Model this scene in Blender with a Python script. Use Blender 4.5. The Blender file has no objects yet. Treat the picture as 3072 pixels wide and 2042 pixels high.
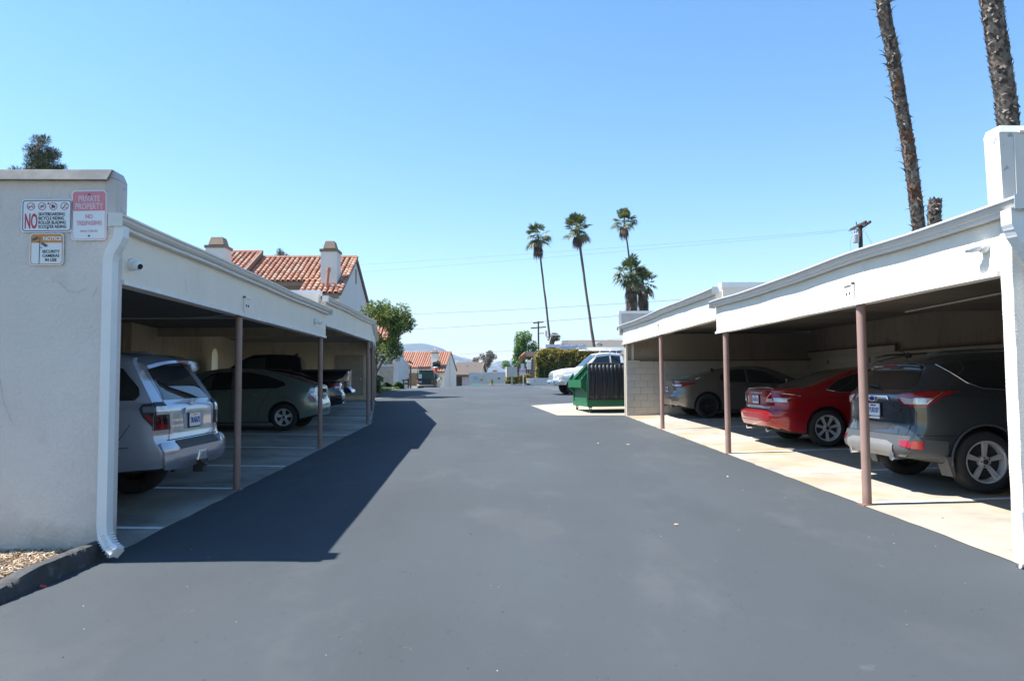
import bpy, bmesh, math, random
from mathutils import Vector, Matrix, noise
from mathutils.bvhtree import BVHTree

# ------------------------------------------------------------------ camera, sky, sun, exposure
SC = bpy.context.scene
COL = SC.collection
R = math.radians

cam = bpy.data.cameras.new('camera')
cam.sensor_width = 36.0
cam.lens = 36.0 * 2205.0 / 3072.0
cam.clip_start = 0.05
cam.clip_end = 20000
cam_o = bpy.data.objects.new('camera', cam)
COL.objects.link(cam_o)
yaw, pitch, roll = R(1.863), R(3.128), 0.0070
fw = Vector((math.sin(yaw) * math.cos(pitch), math.cos(yaw) * math.cos(pitch), math.sin(pitch)))
rt = Vector((math.cos(yaw), -math.sin(yaw), 0))
up = rt.cross(fw)
rt2 = rt * math.cos(roll) - up * math.sin(roll)
up2 = up * math.cos(roll) + rt * math.sin(roll)
mw = Matrix((rt2, up2, -fw)).transposed().to_4x4()
mw.translation = Vector((0, 0, 1.6))
cam_o.matrix_world = mw
SC.camera = cam_o

SUN_DIR = Vector((-0.590, 0.035, 1.0)).normalized()      # towards the sun
elev = math.asin(SUN_DIR.z)
azim = math.atan2(SUN_DIR.x, SUN_DIR.y)                   # clockwise from +Y
world = bpy.data.worlds.new('World')
SC.world = world
world.use_nodes = True
wn = world.node_tree.nodes
sky = wn.new('ShaderNodeTexSky')
sky.sky_type = 'NISHITA'
sky.sun_disc = False
sky.sun_elevation = elev
sky.sun_rotation = azim
sky.altitude = 0
sky.air_density = 1.35
sky.dust_density = 0.1
sky.ozone_density = 4.0
hs = wn.new('ShaderNodeHueSaturation'); hs.inputs['Saturation'].default_value = 1.18
world.node_tree.links.new(sky.outputs[0], hs.inputs['Color'])
world.node_tree.links.new(hs.outputs[0], wn['Background'].inputs[0])
wn['Background'].inputs[1].default_value = 0.088

sl = bpy.data.lights.new('sun', 'SUN')
sl.energy = 5.0
sl.angle = R(0.55)
sl.color = (1.0, 0.955, 0.89)
so = bpy.data.objects.new('sun', sl)
so.rotation_euler = (-SUN_DIR).to_track_quat('-Z', 'Y').to_euler()
so.location = (-20, 5, 40)
COL.objects.link(so)

SC.view_settings.view_transform = 'Standard'
SC.view_settings.look = 'None'
SC.view_settings.exposure = 1.33
SC.view_settings.gamma = 1.0
SC.view_settings.use_curve_mapping = False
SC.cycles.max_bounces = 8
SC.cycles.diffuse_bounces = 5
SC.cycles.transparent_max_bounces = 8
SC.cycles.use_denoising = True

# ------------------------------------------------------------------ materials
def srgb(r, g, b):
    f = lambda c: (c / 255 / 12.92) if c / 255 <= 0.04045 else ((c / 255 + 0.055) / 1.055) ** 2.4
    return (f(r), f(g), f(b))

MATS = {}
def M(name, col, rough=0.6, metal=0.0, var=0.12, vs=3.0, bump=0.0, bs=60.0, coat=0.0, col2=None,
      ior=1.5, spots=None, emit=None, stretch=None, spec=None, c2lo=0.45, c2hi=0.65, trans=0.0, base_dirt=None):
    if name in MATS: return MATS[name]
    m = bpy.data.materials.new(name); m.use_nodes = True
    nt = m.node_tree; N = nt.nodes; Lk = nt.links
    b = N['Principled BSDF']
    b.inputs['Roughness'].default_value = rough
    b.inputs['Metallic'].default_value = metal
    b.inputs['IOR'].default_value = ior
    if spec is not None: b.inputs['Specular IOR Level'].default_value = spec
    if coat:
        b.inputs['Coat Weight'].default_value = coat
        b.inputs['Coat Roughness'].default_value = 0.03
    if trans: b.inputs['Transmission Weight'].default_value = trans
    tc = N.new('ShaderNodeTexCoord')
    src = tc.outputs['Object']
    if stretch:
        mp = N.new('ShaderNodeMapping'); mp.inputs['Scale'].default_value = stretch
        Lk.new(src, mp.inputs[0]); src = mp.outputs[0]
    n1 = N.new('ShaderNodeTexNoise'); n1.inputs['Scale'].default_value = vs; n1.inputs['Detail'].default_value = 7
    Lk.new(src, n1.inputs['Vector'])
    cr = N.new('ShaderNodeValToRGB')
    cr.color_ramp.elements[0].position = 0.3; cr.color_ramp.elements[1].position = 0.72
    lo = [max(0, c * (1 - var)) for c in col]; hi = [min(1, c * (1 + var)) for c in col]
    cr.color_ramp.elements[0].color = (*lo, 1); cr.color_ramp.elements[1].color = (*hi, 1)
    Lk.new(n1.outputs['Fac'], cr.inputs[0])
    out = cr.outputs[0]
    def blend(out, scale, c2, lo, hi, detail=5, amt=1.0):
        n2 = N.new('ShaderNodeTexNoise'); n2.inputs['Scale'].default_value = scale; n2.inputs['Detail'].default_value = detail
        n2.inputs['Roughness'].default_value = 0.62
        Lk.new(src, n2.inputs['Vector'])
        mr = N.new('ShaderNodeMapRange'); mr.inputs['From Min'].default_value = lo; mr.inputs['From Max'].default_value = hi
        mr.inputs['To Max'].default_value = amt
        Lk.new(n2.outputs['Fac'], mr.inputs[0])
        mx = N.new('ShaderNodeMix'); mx.data_type = 'RGBA'
        Lk.new(mr.outputs[0], mx.inputs[0]); Lk.new(out, mx.inputs[6]); mx.inputs[7].default_value = (*c2, 1)
        return mx.outputs[2]
    if col2: out = blend(out, vs * 0.45, col2, c2lo, c2hi)
    for s in (spots or []): out = blend(out, *s)
    if base_dirt:                                        # splash-back dirt above the ground line
        z1, dcol = base_dirt
        sp = N.new('ShaderNodeSeparateXYZ'); Lk.new(tc.outputs['Object'], sp.inputs[0])
        n4 = N.new('ShaderNodeTexNoise'); n4.inputs['Scale'].default_value = 3.2; n4.inputs['Detail'].default_value = 8; Lk.new(tc.outputs['Object'], n4.inputs['Vector'])
        ad = N.new('ShaderNodeMath'); ad.operation = 'MULTIPLY_ADD'; ad.inputs[1].default_value = 1.5; Lk.new(n4.outputs['Fac'], ad.inputs[0])
        ng = N.new('ShaderNodeMath'); ng.operation = 'MULTIPLY'; ng.inputs[1].default_value = -1.0 / z1; Lk.new(sp.outputs[2], ng.inputs[0]); Lk.new(ng.outputs[0], ad.inputs[2])
        mr = N.new('ShaderNodeMapRange'); mr.inputs['From Min'].default_value = .05; mr.inputs['From Max'].default_value = .75; mr.inputs['To Max'].default_value = .55; Lk.new(ad.outputs[0], mr.inputs[0])
        mx = N.new('ShaderNodeMix'); mx.data_type = 'RGBA'; Lk.new(mr.outputs[0], mx.inputs[0]); Lk.new(out, mx.inputs[6]); mx.inputs[7].default_value = (*dcol, 1); out = mx.outputs[2]
    Lk.new(out, b.inputs['Base Color'])
    if emit:
        b.inputs['Emission Color'].default_value = (*emit[:3], 1); b.inputs['Emission Strength'].default_value = emit[3]
    if bump:
        n3 = N.new('ShaderNodeTexNoise'); n3.inputs['Scale'].default_value = bs; n3.inputs['Detail'].default_value = 4
        Lk.new(tc.outputs['Object'], n3.inputs['Vector'])
        bp = N.new('ShaderNodeBump'); bp.inputs['Strength'].default_value = bump; bp.inputs['Distance'].default_value = 0.02
        Lk.new(n3.outputs['Fac'], bp.inputs['Height']); Lk.new(bp.outputs[0], b.inputs['Normal'])
    MATS[name] = m
    return m

# setting materials
m_asph = M('asphalt', (.050, .059, .066), rough=.85, var=.10, vs=.5, bump=.35, bs=420, spec=.25,
           spots=[(.22, (.062, .073, .084), .38, .66, 6), (1.1, (.095, .103, .107), .56, .76, 9, .5), (.7, (.036, .044, .051), .54, .74, 8, .55),
                  (46.0, (.11, .11, .11), .69, .75, 2, .6), (34.0, (.012, .012, .012), .67, .73, 3, .7), (5.0, (.13, .135, .135), .68, .80, 10, .6), (.35, (.085, .09, .092), .55, .60, 10, .35)],
           stretch=(1.0, .55, 1.0))
m_conc = M('concrete', (.32, .295, .25), rough=.85, var=.16, vs=1.2, bump=.25, bs=90,
           spots=[(.55, (.33, .215, .10), .50, .66, 8, .85), (1.3, (.19, .17, .145), .56, .74, 9, .7), (9., (.24, .22, .19), .60, .8, 6, .5), (.9, (.13, .12, .11), .60, .72, 8, .75), (70., (.14, .12, .10), .68, .76, 2, .6)])
m_conc_in = M('concrete_oily', (.30, .295, .26), rough=.75, var=.25, vs=1.0, bump=.25, bs=90,
           spots=[(.6, (.08, .075, .07), .46, .66, 8, .85), (1.1, (.20, .155, .10), .56, .72, 8, .7), (2.6, (.30, .29, .27), .60, .75, 8, .5)])
m_line = M('line_paint', (.78, .78, .76), rough=.7, var=.06, vs=8, spots=[(30., (.4, .38, .34), .58, .7, 5, .6)])
m_stucco = M('stucco_white', (.68, .64, .58), rough=.9, var=.04, vs=1.4, bump=.55, bs=55,
             spots=[(1.1, (.58, .55, .51), .55, .8, 7, .5), (7., (.56, .51, .45), .64, .82, 9, .5)])
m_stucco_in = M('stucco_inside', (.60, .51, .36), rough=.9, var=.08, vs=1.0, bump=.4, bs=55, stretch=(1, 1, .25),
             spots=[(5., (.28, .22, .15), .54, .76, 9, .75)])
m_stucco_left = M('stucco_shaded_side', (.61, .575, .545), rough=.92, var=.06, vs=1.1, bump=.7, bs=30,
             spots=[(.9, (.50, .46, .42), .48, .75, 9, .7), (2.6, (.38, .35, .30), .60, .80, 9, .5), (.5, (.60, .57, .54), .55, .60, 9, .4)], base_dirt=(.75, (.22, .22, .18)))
m_fascia = M('fascia_paint', (.78, .72, .625), rough=.8, var=.03, vs=2, bump=.35, bs=30, stretch=(1, 1, .35),
             spots=[(6., (.56, .49, .40), .58, .82, 9, .6), (1.2, (.66, .61, .54), .5, .8, 8, .5)])
m_trim = M('trim_paint', (.76, .74, .70), rough=.75, var=.08, vs=6, spots=[(14., (.38, .33, .28), .62, .75, 7, .7)])
m_gutter = M('gutter_metal', (.60, .59, .57), rough=.45, metal=.15, var=.07, vs=3, spots=[(3., (.48, .46, .43), .55, .75, 7, .5)])
m_down = M('downspout_paint', (.70, .71, .71), rough=.55, var=.05, vs=3, spots=[(9., (.45, .42, .38), .66, .8, 7, .5)])
m_cap = M('coping_metal', (.25, .245, .235), rough=.6, metal=.3, var=.25, vs=7, spots=[(4., (.19, .19, .18), .5, .68, 8, .8), (12., (.55, .55, .53), .6, .72, 8, .7)])
m_capw = M('coping_white', (.68, .69, .71), rough=.45, var=.06, vs=3, spots=[(5., (.22, .22, .24), .70, .76, 8, .9)])
m_post = M('post_paint', (.30, .195, .165), rough=.55, var=.10, vs=4, base_dirt=(.5, (.13, .06, .035)), spots=[(16., (.12, .05, .03), .70, .76, 6, .9)])
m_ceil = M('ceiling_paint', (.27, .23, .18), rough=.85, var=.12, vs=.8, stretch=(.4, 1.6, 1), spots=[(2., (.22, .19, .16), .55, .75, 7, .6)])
m_block = M('block_paint', (.54, .505, .44), rough=.9, var=.06, vs=2.5, bump=.6, bs=60, spots=[(3., (.38, .33, .27), .62, .8, 8, .6)])
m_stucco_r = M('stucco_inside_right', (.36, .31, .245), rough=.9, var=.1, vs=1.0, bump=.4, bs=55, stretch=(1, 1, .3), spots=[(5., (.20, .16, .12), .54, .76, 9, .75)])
m_dark = M('dark_void', (.012, .012, .013), rough=.8, var=.1)
m_mulch = M('mulch_soil', (.09, .06, .045), rough=.95, var=.4, vs=20, bump=.8, bs=40)
m_kerb = M('tarred_kerb', (.045, .048, .05), rough=.9, var=.25, vs=6, bump=1.0, bs=25, spots=[(5., (.12, .12, .115), .58, .68, 8, .7)])
m_ground = M('dry_ground', (.20, .17, .13), rough=.95, var=.3, vs=.05, col2=(.10, .12, .05))

# ------------------------------------------------------------------ mesh helpers
class MB:
    def __init__(s): s.v = []; s.f = []; s.mi = []; s.k = 0
    def add(s, vs, fs):
        o = len(s.v); s.v += [tuple(v) for v in vs]
        for f in fs: s.f.append([i + o for i in f]); s.mi.append(s.k)
        return s
    def box(s, x0, x1, y0, y1, z0, z1, dx=0, dy=0):
        a = [(x0, y0, z0), (x1, y0, z0), (x1, y1, z0), (x0, y1, z0), (x0 + dx, y0 + dy, z1), (x1 - dx, y0 + dy, z1), (x1 - dx, y1 - dy, z1), (x0 + dx, y1 - dy, z1)]
        return s.add(a, [(3, 2, 1, 0), (4, 5, 6, 7), (0, 1, 5, 4), (1, 2, 6, 5), (2, 3, 7, 6), (3, 0, 4, 7)])
    def hexa(s, a):
        return s.add(a, [(3, 2, 1, 0), (4, 5, 6, 7), (0, 1, 5, 4), (1, 2, 6, 5), (2, 3, 7, 6), (3, 0, 4, 7)])
    def bar(s, p0, p1, w, h, upv=(0, 0, 1)):
        p0 = Vector(p0); p1 = Vector(p1); d = (p1 - p0).normalized(); u = Vector(upv)
        if abs(d.dot(u)) > .98: u = Vector((1, 0, 0))
        sx = d.cross(u).normalized() * w / 2; sz = sx.cross(d).normalized() * h / 2
        return s.hexa([p0 - sx - sz, p0 + sx - sz, p1 + sx - sz, p1 - sx - sz, p0 - sx + sz, p0 + sx + sz, p1 + sx + sz, p1 - sx + sz])
    def tube(s, path, r, n=10, caps=True, sq=None):
        P = [Vector(p) for p in path]; rs = r if isinstance(r, (list, tuple)) else [r] * len(P)
        rings = []; prev = None
        for i, p in enumerate(P):
            d = (P[min(i + 1, len(P) - 1)] - P[max(i - 1, 0)]).normalized()
            u = prev if prev else (Vector((0, 0, 1)) if abs(d.z) < .9 else Vector((1, 0, 0)))
            a = d.cross(u).normalized(); u = a.cross(d).normalized(); prev = u
            ring = []
            if sq:
                for sx, sy in ((-1, -1), (1, -1), (1, 1), (-1, 1)): ring.append(p + a * sx * sq[0] / 2 * rs[i] + u * sy * sq[1] / 2 * rs[i])
            else:
                for k in range(n):
                    t = 2 * math.pi * k / n; ring.append(p + a * math.cos(t) * rs[i] + u * math.sin(t) * rs[i])
            rings.append(ring)
        m = 4 if sq else n
        vs = [v for r_ in rings for v in r_]; fs = []
        for i in range(len(P) - 1):
            for k in range(m):
                fs.append((i * m + k, i * m + (k + 1) % m, (i + 1) * m + (k + 1) % m, (i + 1) * m + k))
        if caps: fs.append(tuple(reversed(range(m)))); fs.append(tuple(range((len(P) - 1) * m, len(P) * m)))
        return s.add(vs, fs)
    def lathe(s, prof, c=(0, 0, 0), axis='Z', n=24):
        vs = []; fs = []; m = len(prof)
        for k in range(n):
            t = 2 * math.pi * k / n; ct, st = math.cos(t), math.sin(t)
            for r, h in prof:
                if axis == 'Z': p = (r * ct, r * st, h)
                elif axis == 'Y': p = (r * ct, h, r * st)
                else: p = (h, r * ct, r * st)
                vs.append((p[0] + c[0], p[1] + c[1], p[2] + c[2]))
        for k in range(n):
            for j in range(m - 1):
                a = k * m + j; b = ((k + 1) % n) * m + j
                fs.append((a, b, b + 1, a + 1))
        return s.add(vs, fs)
    def prism(s, poly, d0, d1, fn):
        """poly: list of 2D points; fn(u,v,d)->3D"""
        n = len(poly)
        vs = [fn(u, v, d0) for u, v in poly] + [fn(u, v, d1) for u, v in poly]
        fs = [tuple(reversed(range(n))), tuple(range(n, 2 * n))] + [(i, (i + 1) % n, n + (i + 1) % n, n + i) for i in range(n)]
        return s.add(vs, fs)
    def grid(s, nu, nv, fn, closed_u=False):
        vs = [fn(i / nu, j / nv) for i in range(nu + 1) for j in range(nv + 1)]
        fs = [(i * (nv + 1) + j, (i + 1) * (nv + 1) + j, (i + 1) * (nv + 1) + j + 1, i * (nv + 1) + j + 1) for i in range(nu) for j in range(nv)]
        return s.add(vs, fs)
    def mesh(s, name, mats, smooth=False, off=None, merge=False, fixn=True):
        me = bpy.data.meshes.new(name)
        vs = s.v if off is None else [(v[0] - off[0], v[1] - off[1], v[2] - off[2]) for v in s.v]
        me.from_pydata(vs, [], s.f)
        if not isinstance(mats, (list, tuple)): mats = [mats]
        for m in mats: me.materials.append(m)
        if any(s.mi): me.polygons.foreach_set('material_index', s.mi)
        if merge or fixn:
            bm = bmesh.new(); bm.from_mesh(me)
            if merge: bmesh.ops.remove_doubles(bm, verts=bm.verts, dist=1e-5)
            if fixn: bmesh.ops.recalc_face_normals(bm, faces=bm.faces)
            bm.to_mesh(me); bm.free()
        if smooth is not False:
            me.shade_smooth()
            if smooth is not True: me.set_sharp_from_angle(angle=R(smooth))
        me.update()
        return me

def put(name, me, parent=None, loc=None, rot=None, label=None, cat=None, group=None, kind=None):
    o = bpy.data.objects.new(name, me); COL.objects.link(o)
    if parent is not None: o.parent = parent
    if loc is not None: o.location = loc
    if rot is not None: o.rotation_euler = rot
    if label: o['label'] = label
    if cat: o['category'] = cat
    if group: o['group'] = group
    if kind: o['kind'] = kind
    return o
def thing(name, label, cat, loc=(0, 0, 0), rz=0.0, group=None, kind=None):
    return put(name, None, None, loc, (0, 0, rz), label, cat, group, kind)
def part(name, mb, mat, parent, smooth=False, label=None, kind=None, world=True, merge=False, fixn=True):
    """a child mesh; world=True: mb is in world coordinates, parent is an unrotated thing (or a part of one)"""
    off = None
    if world:
        off = Vector(parent.location); p = parent.parent
        while p is not None: off = off + p.location; p = p.parent
    return put(name, mb.mesh(name, mat, smooth, off, merge, fixn), parent, label=label, kind=kind)
def struct(name, mb, mat, smooth=False, label=None, parent=None, kind='structure', merge=False):
    return put(name, mb.mesh(name, mat, smooth, None, merge), parent, label=label, kind=kind)
def copy_tree(o, parent=None):
    c = o.copy(); COL.objects.link(c)
    if parent is not None: c.parent = parent
    for ch in list(o.children): copy_tree(ch, c)
    return c

def text_mesh(txt, size, ext=0.001, bold=0.0, sx=1.0, align='CENTER', res=3):
    cu = bpy.data.curves.new('txt', 'FONT'); cu.body = txt; cu.size = size; cu.extrude = ext; cu.offset = bold
    cu.align_x = align; cu.align_y = 'CENTER'; cu.resolution_u = res
    o = bpy.data.objects.new('txt', cu); COL.objects.link(o)
    dg = bpy.context.evaluated_depsgraph_get(); dg.update()
    me = bpy.data.meshes.new_from_object(o.evaluated_get(dg))
    bpy.data.objects.remove(o); bpy.data.curves.remove(cu)
    if sx != 1.0: me.transform(Matrix.Diagonal((sx, 1, 1, 1)))
    return me
def text(name, txt, size, mat, parent, loc, rot, ext=0.001, bold=0.0, sx=1.0, align='CENTER', label=None):
    me = text_mesh(txt, size, ext, bold, sx, align); me.materials.clear(); me.materials.append(mat)
    return put(name, me, parent, loc, rot, label=label)

def pchip(tab):
    """smooth monotone interpolation through (x, y) table"""
    X = [p[0] for p in tab]; Y = [p[1] for p in tab]; n = len(X)
    h = [X[i + 1] - X[i] for i in range(n - 1)]; d = [(Y[i + 1] - Y[i]) / h[i] for i in range(n - 1)]
    m = [0.0] * n
    if n > 1: m[0] = d[0]; m[-1] = d[-1]
    for i in range(1, n - 1):
        if d[i - 1] * d[i] > 0:
            w1 = 2 * h[i] + h[i - 1]; w2 = h[i] + 2 * h[i - 1]
            m[i] = (w1 + w2) / (w1 / d[i - 1] + w2 / d[i])
    def f(x):
        if x <= X[0]: return Y[0]
        if x >= X[-1]: return Y[-1]
        i = 0
        while x > X[i + 1]: i += 1
        t = (x - X[i]) / h[i]
        return (Y[i] * (1 + 2 * t) * (1 - t) ** 2 + h[i] * m[i] * t * (1 - t) ** 2 + Y[i + 1] * t * t * (3 - 2 * t) + h[i] * m[i + 1] * t * t * (t - 1))
    return f

def sst(a, b, x):
    t = min(1, max(0, (x - a) / (b - a))); return t * t * (3 - 2 * t)

# ------------------------------------------------------------------ the lie of the land
S0 = 0.02222
def gz(x, y):
    yc = 47.0 + 9.0 * sst(-6, 1, x)                      # where the drive starts to level off
    if y <= yc: z = S0 * y
    else:
        t = y - yc; T = 16.0; s1 = -0.045
        if t < T: z = S0 * yc + S0 * t + (s1 - S0) * t * t / (2 * T)
        else: z = S0 * yc + (S0 + s1) / 2 * T + s1 * (t - T)
    if x > 0 and y > 40:
        zr = S0 * min(y, 52) + 0.006 * max(0, min(y, 85) - 52) - 0.03 * max(0, y - 85)
        w = sst(1.0, 3.5, x); z = z * (1 - w) + zr * w
    return max(z, -1.4)
# ------------------------------------------------------------------ ground
def axis(pts):
    out = []
    for (a, b, st) in pts:
        n = max(1, int(round((b - a) / st)))
        out += [a + (b - a) * i / n for i in range(n)]
    out.append(pts[-1][1]); return out
mb = MB()
xs = axis([(-5000, -400, 900), (-400, -60, 60), (-60, 60, 6), (60, 400, 60), (400, 5000, 900)])
ys = axis([(-300, -40, 50), (-40, 120, 6), (120, 400, 40), (400, 6400, 1000)])
vs = [(x, y, gz(x, y) - 0.25) for x in xs for y in ys]; ny = len(ys)
mb.add(vs, [(i * ny + j, (i + 1) * ny + j, (i + 1) * ny + j + 1, i * ny + j + 1) for i in range(len(xs) - 1) for j in range(ny - 1)])
struct('ground', mb, m_ground, smooth=True)
mb = MB()
xs = axis([(-24, -10, 2), (-10, 8, .5), (8, 34, 2)]); ys = axis([(-12, 4, 2), (4, 40, 2), (40, 84, 1)])
vs = [(x, y, gz(x, y)) for x in xs for y in ys]; ny = len(ys)
mb.add(vs, [(i * ny + j, (i + 1) * ny + j, (i + 1) * ny + j + 1, i * ny + j + 1) for i in range(len(xs) - 1) for j in range(ny - 1)])
struct('driveway', mb, m_asph, smooth=True)

LX, RX = -3.20, 4.18
def slabz(x, y, lift=0.006):
    d = max(0, LX - x, x - RX)
    return gz(x, y) + lift + 0.022 * d
def poly_sheet(poly, lift, step=1.0, zf=slabz):
    bm = bmesh.new(); vs = [bm.verts.new((x, y, 0)) for x, y in poly]; bm.faces.new(vs)
    for ax in (0, 1):
        lo = min(p[ax] for p in poly); hi = max(p[ax] for p in poly); c = lo + step
        while c < hi:
            co = [0, 0, 0]; co[ax] = c; no = [0, 0, 0]; no[ax] = 1
            bmesh.ops.bisect_plane(bm, geom=bm.verts[:] + bm.edges[:] + bm.faces[:], plane_co=co, plane_no=no); c += step
    for v in bm.verts: v.co.z = zf(v.co.x, v.co.y, lift)
    mb = MB(); bm.verts.index_update()
    mb.add([v.co[:] for v in bm.verts], [[v.index for v in f.verts] for f in bm.faces]); bm.free()
    return mb
# ragged slab edges against the tar coat
rnd = random.Random(4)
def ragged(x0, y0, x1, y1, n, amp=.012):
    return [(x0 + (x1 - x0) * i / n + rnd.uniform(-amp, amp), y0 + (y1 - y0) * i / n) for i in range(n + 1)]
K3 = -0.1445                                             # the far left block turns away by 8 degrees
def lx3(y): return LX + K3 * (y - 20.3)
struct('right_parking_slab', poly_sheet(ragged(RX, 5.6, RX, 22.45, 90) + [(10.2, 22.45), (10.2, 5.6)], .006), m_conc)
struct('left_parking_slab', poly_sheet([(-9.6, 6.4)] + ragged(LX, 6.4, LX, 20.3, 60) + [(lx3(34), 34), (-11.5, 34), (-9.6, 20.3)], .006), m_conc_in)
struct('bin_pad', poly_sheet([(1.63, 28.4), (1.75, 27.2), (2.13, 22.93), (4.25, 22.63), (7.5, 22.63), (7.5, 30.6), (3.5, 30.0), (2.4, 29.2)], .006, zf=lambda x, y, l: gz(x, y) + l), m_conc)
# stall lines
def stripe(x0, y0, x1, y1, w=.10, lift=.011, n=12, zf=slabz):
    d = Vector((x1 - x0, y1 - y0, 0)).normalized(); p = Vector((-d.y, d.x, 0)) * w / 2; mb = MB(); vs = []
    for i in range(n + 1):
        x = x0 + (x1 - x0) * i / n; y = y0 + (y1 - y0) * i / n
        for sg in (-1, 1):
            X = x + p.x * sg; Y = y + p.y * sg; vs.append((X, Y, zf(X, Y, lift)))
    mb.add(vs, [(2 * i, 2 * i + 1, 2 * i + 3, 2 * i + 2) for i in range(n)]); return mb
for y in (8.24, 10.54, 12.97, 15.31, 17.80, 20.17): struct('parking_line', stripe(RX + .02, y, 9.7, y), m_line)
for y in (7.44, 9.75, 11.84, 14.40, 16.97, 19.78): struct('parking_line', stripe(LX - .02, y, -8.9, y), m_line)
for y in (22.55, 25.33, 28.0, 30.6): struct('parking_line', stripe(lx3(y) - .02, y, lx3(y) - 5.4, y - .78), m_line)
for y in (46.0, 49.0, 52.0): struct('parking_line', stripe(3.2 + (52 - y) * .12, y, 9.5, y + .3, w=.12, lift=.01, zf=lambda x, y, l: gz(x, y) + l), m_line)

# mulch bed and tarred kerb by the near left wall
kerb_out = [(-3.2, 6.36), (-3.215, 6.2), (-3.235, 5.95), (-3.25, 5.70), (-3.285, 5.45), (-3.31, 5.17), (-3.33, 4.85), (-3.42, 4.5), (-3.8, 4.1), (-7.5, 3.8)]
kerb_in = [(-3.34, 6.36), (-3.37, 6.22), (-3.40, 5.98), (-3.42, 5.72), (-3.47, 5.48), (-3.52, 5.20), (-3.56, 4.92), (-3.64, 4.62), (-3.95, 4.28), (-7.5, 4.0)]
mb = MB(); n = 8; P = []
def cat(pts, t):
    k = min(int(t), len(pts) - 2); f = t - k; return Vector((pts[k][0] * (1 - f) + pts[k + 1][0] * f, pts[k][1] * (1 - f) + pts[k + 1][1] * f, 0))
NS = 220
for i in range(NS + 1):
    t = i / NS * (len(kerb_out) - 1); a = cat(kerb_out, t); b = cat(kerb_in, t)
    hh = .150 * (1 - .45 * sst(3.2, 5.5, t)); row = []
    for j, (f, h) in enumerate(((-.02, -.03), (0, .02), (.05, .70), (.14, .97), (.5, 1.0), (.80, .92), (.95, .6), (1.02, .2))):
        p = a.lerp(b, f); w = (noise.noise(Vector((p.x * 7, p.y * 7, j * .7))) * .016 + noise.noise(Vector((p.x * 28, p.y * 28, j * 1.7))) * .010) * (1 if j > 0 else 0)
        g = gz(p.x, p.y); row.append((p.x + w, p.y + w * .6, g + (h * hh if h > 0 else h) + w * .7))
    P += row
mb.add(P, [(i * 8 + j, (i + 1) * 8 + j, (i + 1) * 8 + j + 1, i * 8 + j + 1) for i in range(NS) for j in range(7)])
put('kerb', mb.mesh('kerb', m_kerb, 50), None, label='low tar coated kerb curving round the mulch bed at the left wall', kind='structure')
def bedz(x, y, l=0): return gz(x, y) + .075 + .02 * noise.noise(Vector((x * 2, y * 2, 0)))
struct('planting_bed', poly_sheet([(-7.5, 6.4)] + [(p[0], p[1]) for p in reversed(kerb_in)][0:] + [(-3.36, 6.4)], 0, .3, bedz), m_mulch, smooth=True)
mb = MB(); rnd = random.Random(7)
chip_m = [M('mulch_chip_a', (.42, .30, .18), rough=.9, var=.3, vs=9), M('mulch_chip_b', (.20, .12, .07), rough=.9, var=.3, vs=9), M('mulch_chip_c', (.62, .55, .45), rough=.9, var=.2, vs=9)]
for i in range(11000):
    x = rnd.uniform(-5.2, -3.38); y = rnd.uniform(4.3, 6.34)
    xe = min(cat(kerb_in, k * .5).x if abs(cat(kerb_in, k * .5).y - y) < .3 else 9 for k in range(19))
    if x > xe - .02: continue
    a = rnd.uniform(0, math.pi); l = rnd.uniform(.005, .024); w = rnd.uniform(.002, .006); z = bedz(x, y) + rnd.uniform(.002, .02)
    d = Vector((math.cos(a), math.sin(a), rnd.uniform(-.35, .35))) * l; mb.k = rnd.choice((0, 0, 0, 1, 2))
    mb.bar(Vector((x, y, z)) - d, Vector((x, y, z)) + d, w * 2, .003)
put('mulch', mb.mesh('mulch', chip_m), None, kind='stuff', label='shredded wood mulch in the bed at the foot of the left wall')
# ------------------------------------------------------------------ carports
def gutter(mb, x, y0, y1, ztop, side, wob=0.0, n=14):
    """K-style gutter along Y; side=+1: the open aisle is towards +X"""
    prof = [(0, 0), (0, -.105), (.050, -.110), (.062, -.100), (.062, -.078), (.082, -.066), (.098, -.045), (.104, -.020), (.120, -.018), (.120, 0), (.108, 0), (.104, -.012), (.09, -.05), (.05, -.07), (.02, -.09), (.012, 0)]
    vs = []; m = len(prof)
    for i in range(n + 1):
        y = y0 + (y1 - y0) * i / n; dz = -wob * math.sin(i / n * math.pi * 3.3 + 1) * .5 + (noise.noise(Vector((y * .8, x, 1))) * wob * .6)
        vs += [(x + side * a, y, ztop + b + dz) for a, b in prof]
    fs = [(i * m + j, (i + 1) * m + j, (i + 1) * m + (j + 1) % m, i * m + (j + 1) % m) for i in range(n) for j in range(m)]
    mb.add(vs, fs)
    for yy, e in ((y0, -.003), (y1, .003)):               # end caps
        mb.box(min(x, x + side * .122), max(x, x + side * .122), yy - .002 + e, yy + .002 + e, ztop - .112, ztop + .002)
    return mb
def strip(mb, pts, half_t, nrm):                          # helper: thin raised polyline (cracks, seams)
    for a, b in zip(pts[:-1], pts[1:]): mb.bar(a, b, half_t, half_t, nrm)
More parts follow.
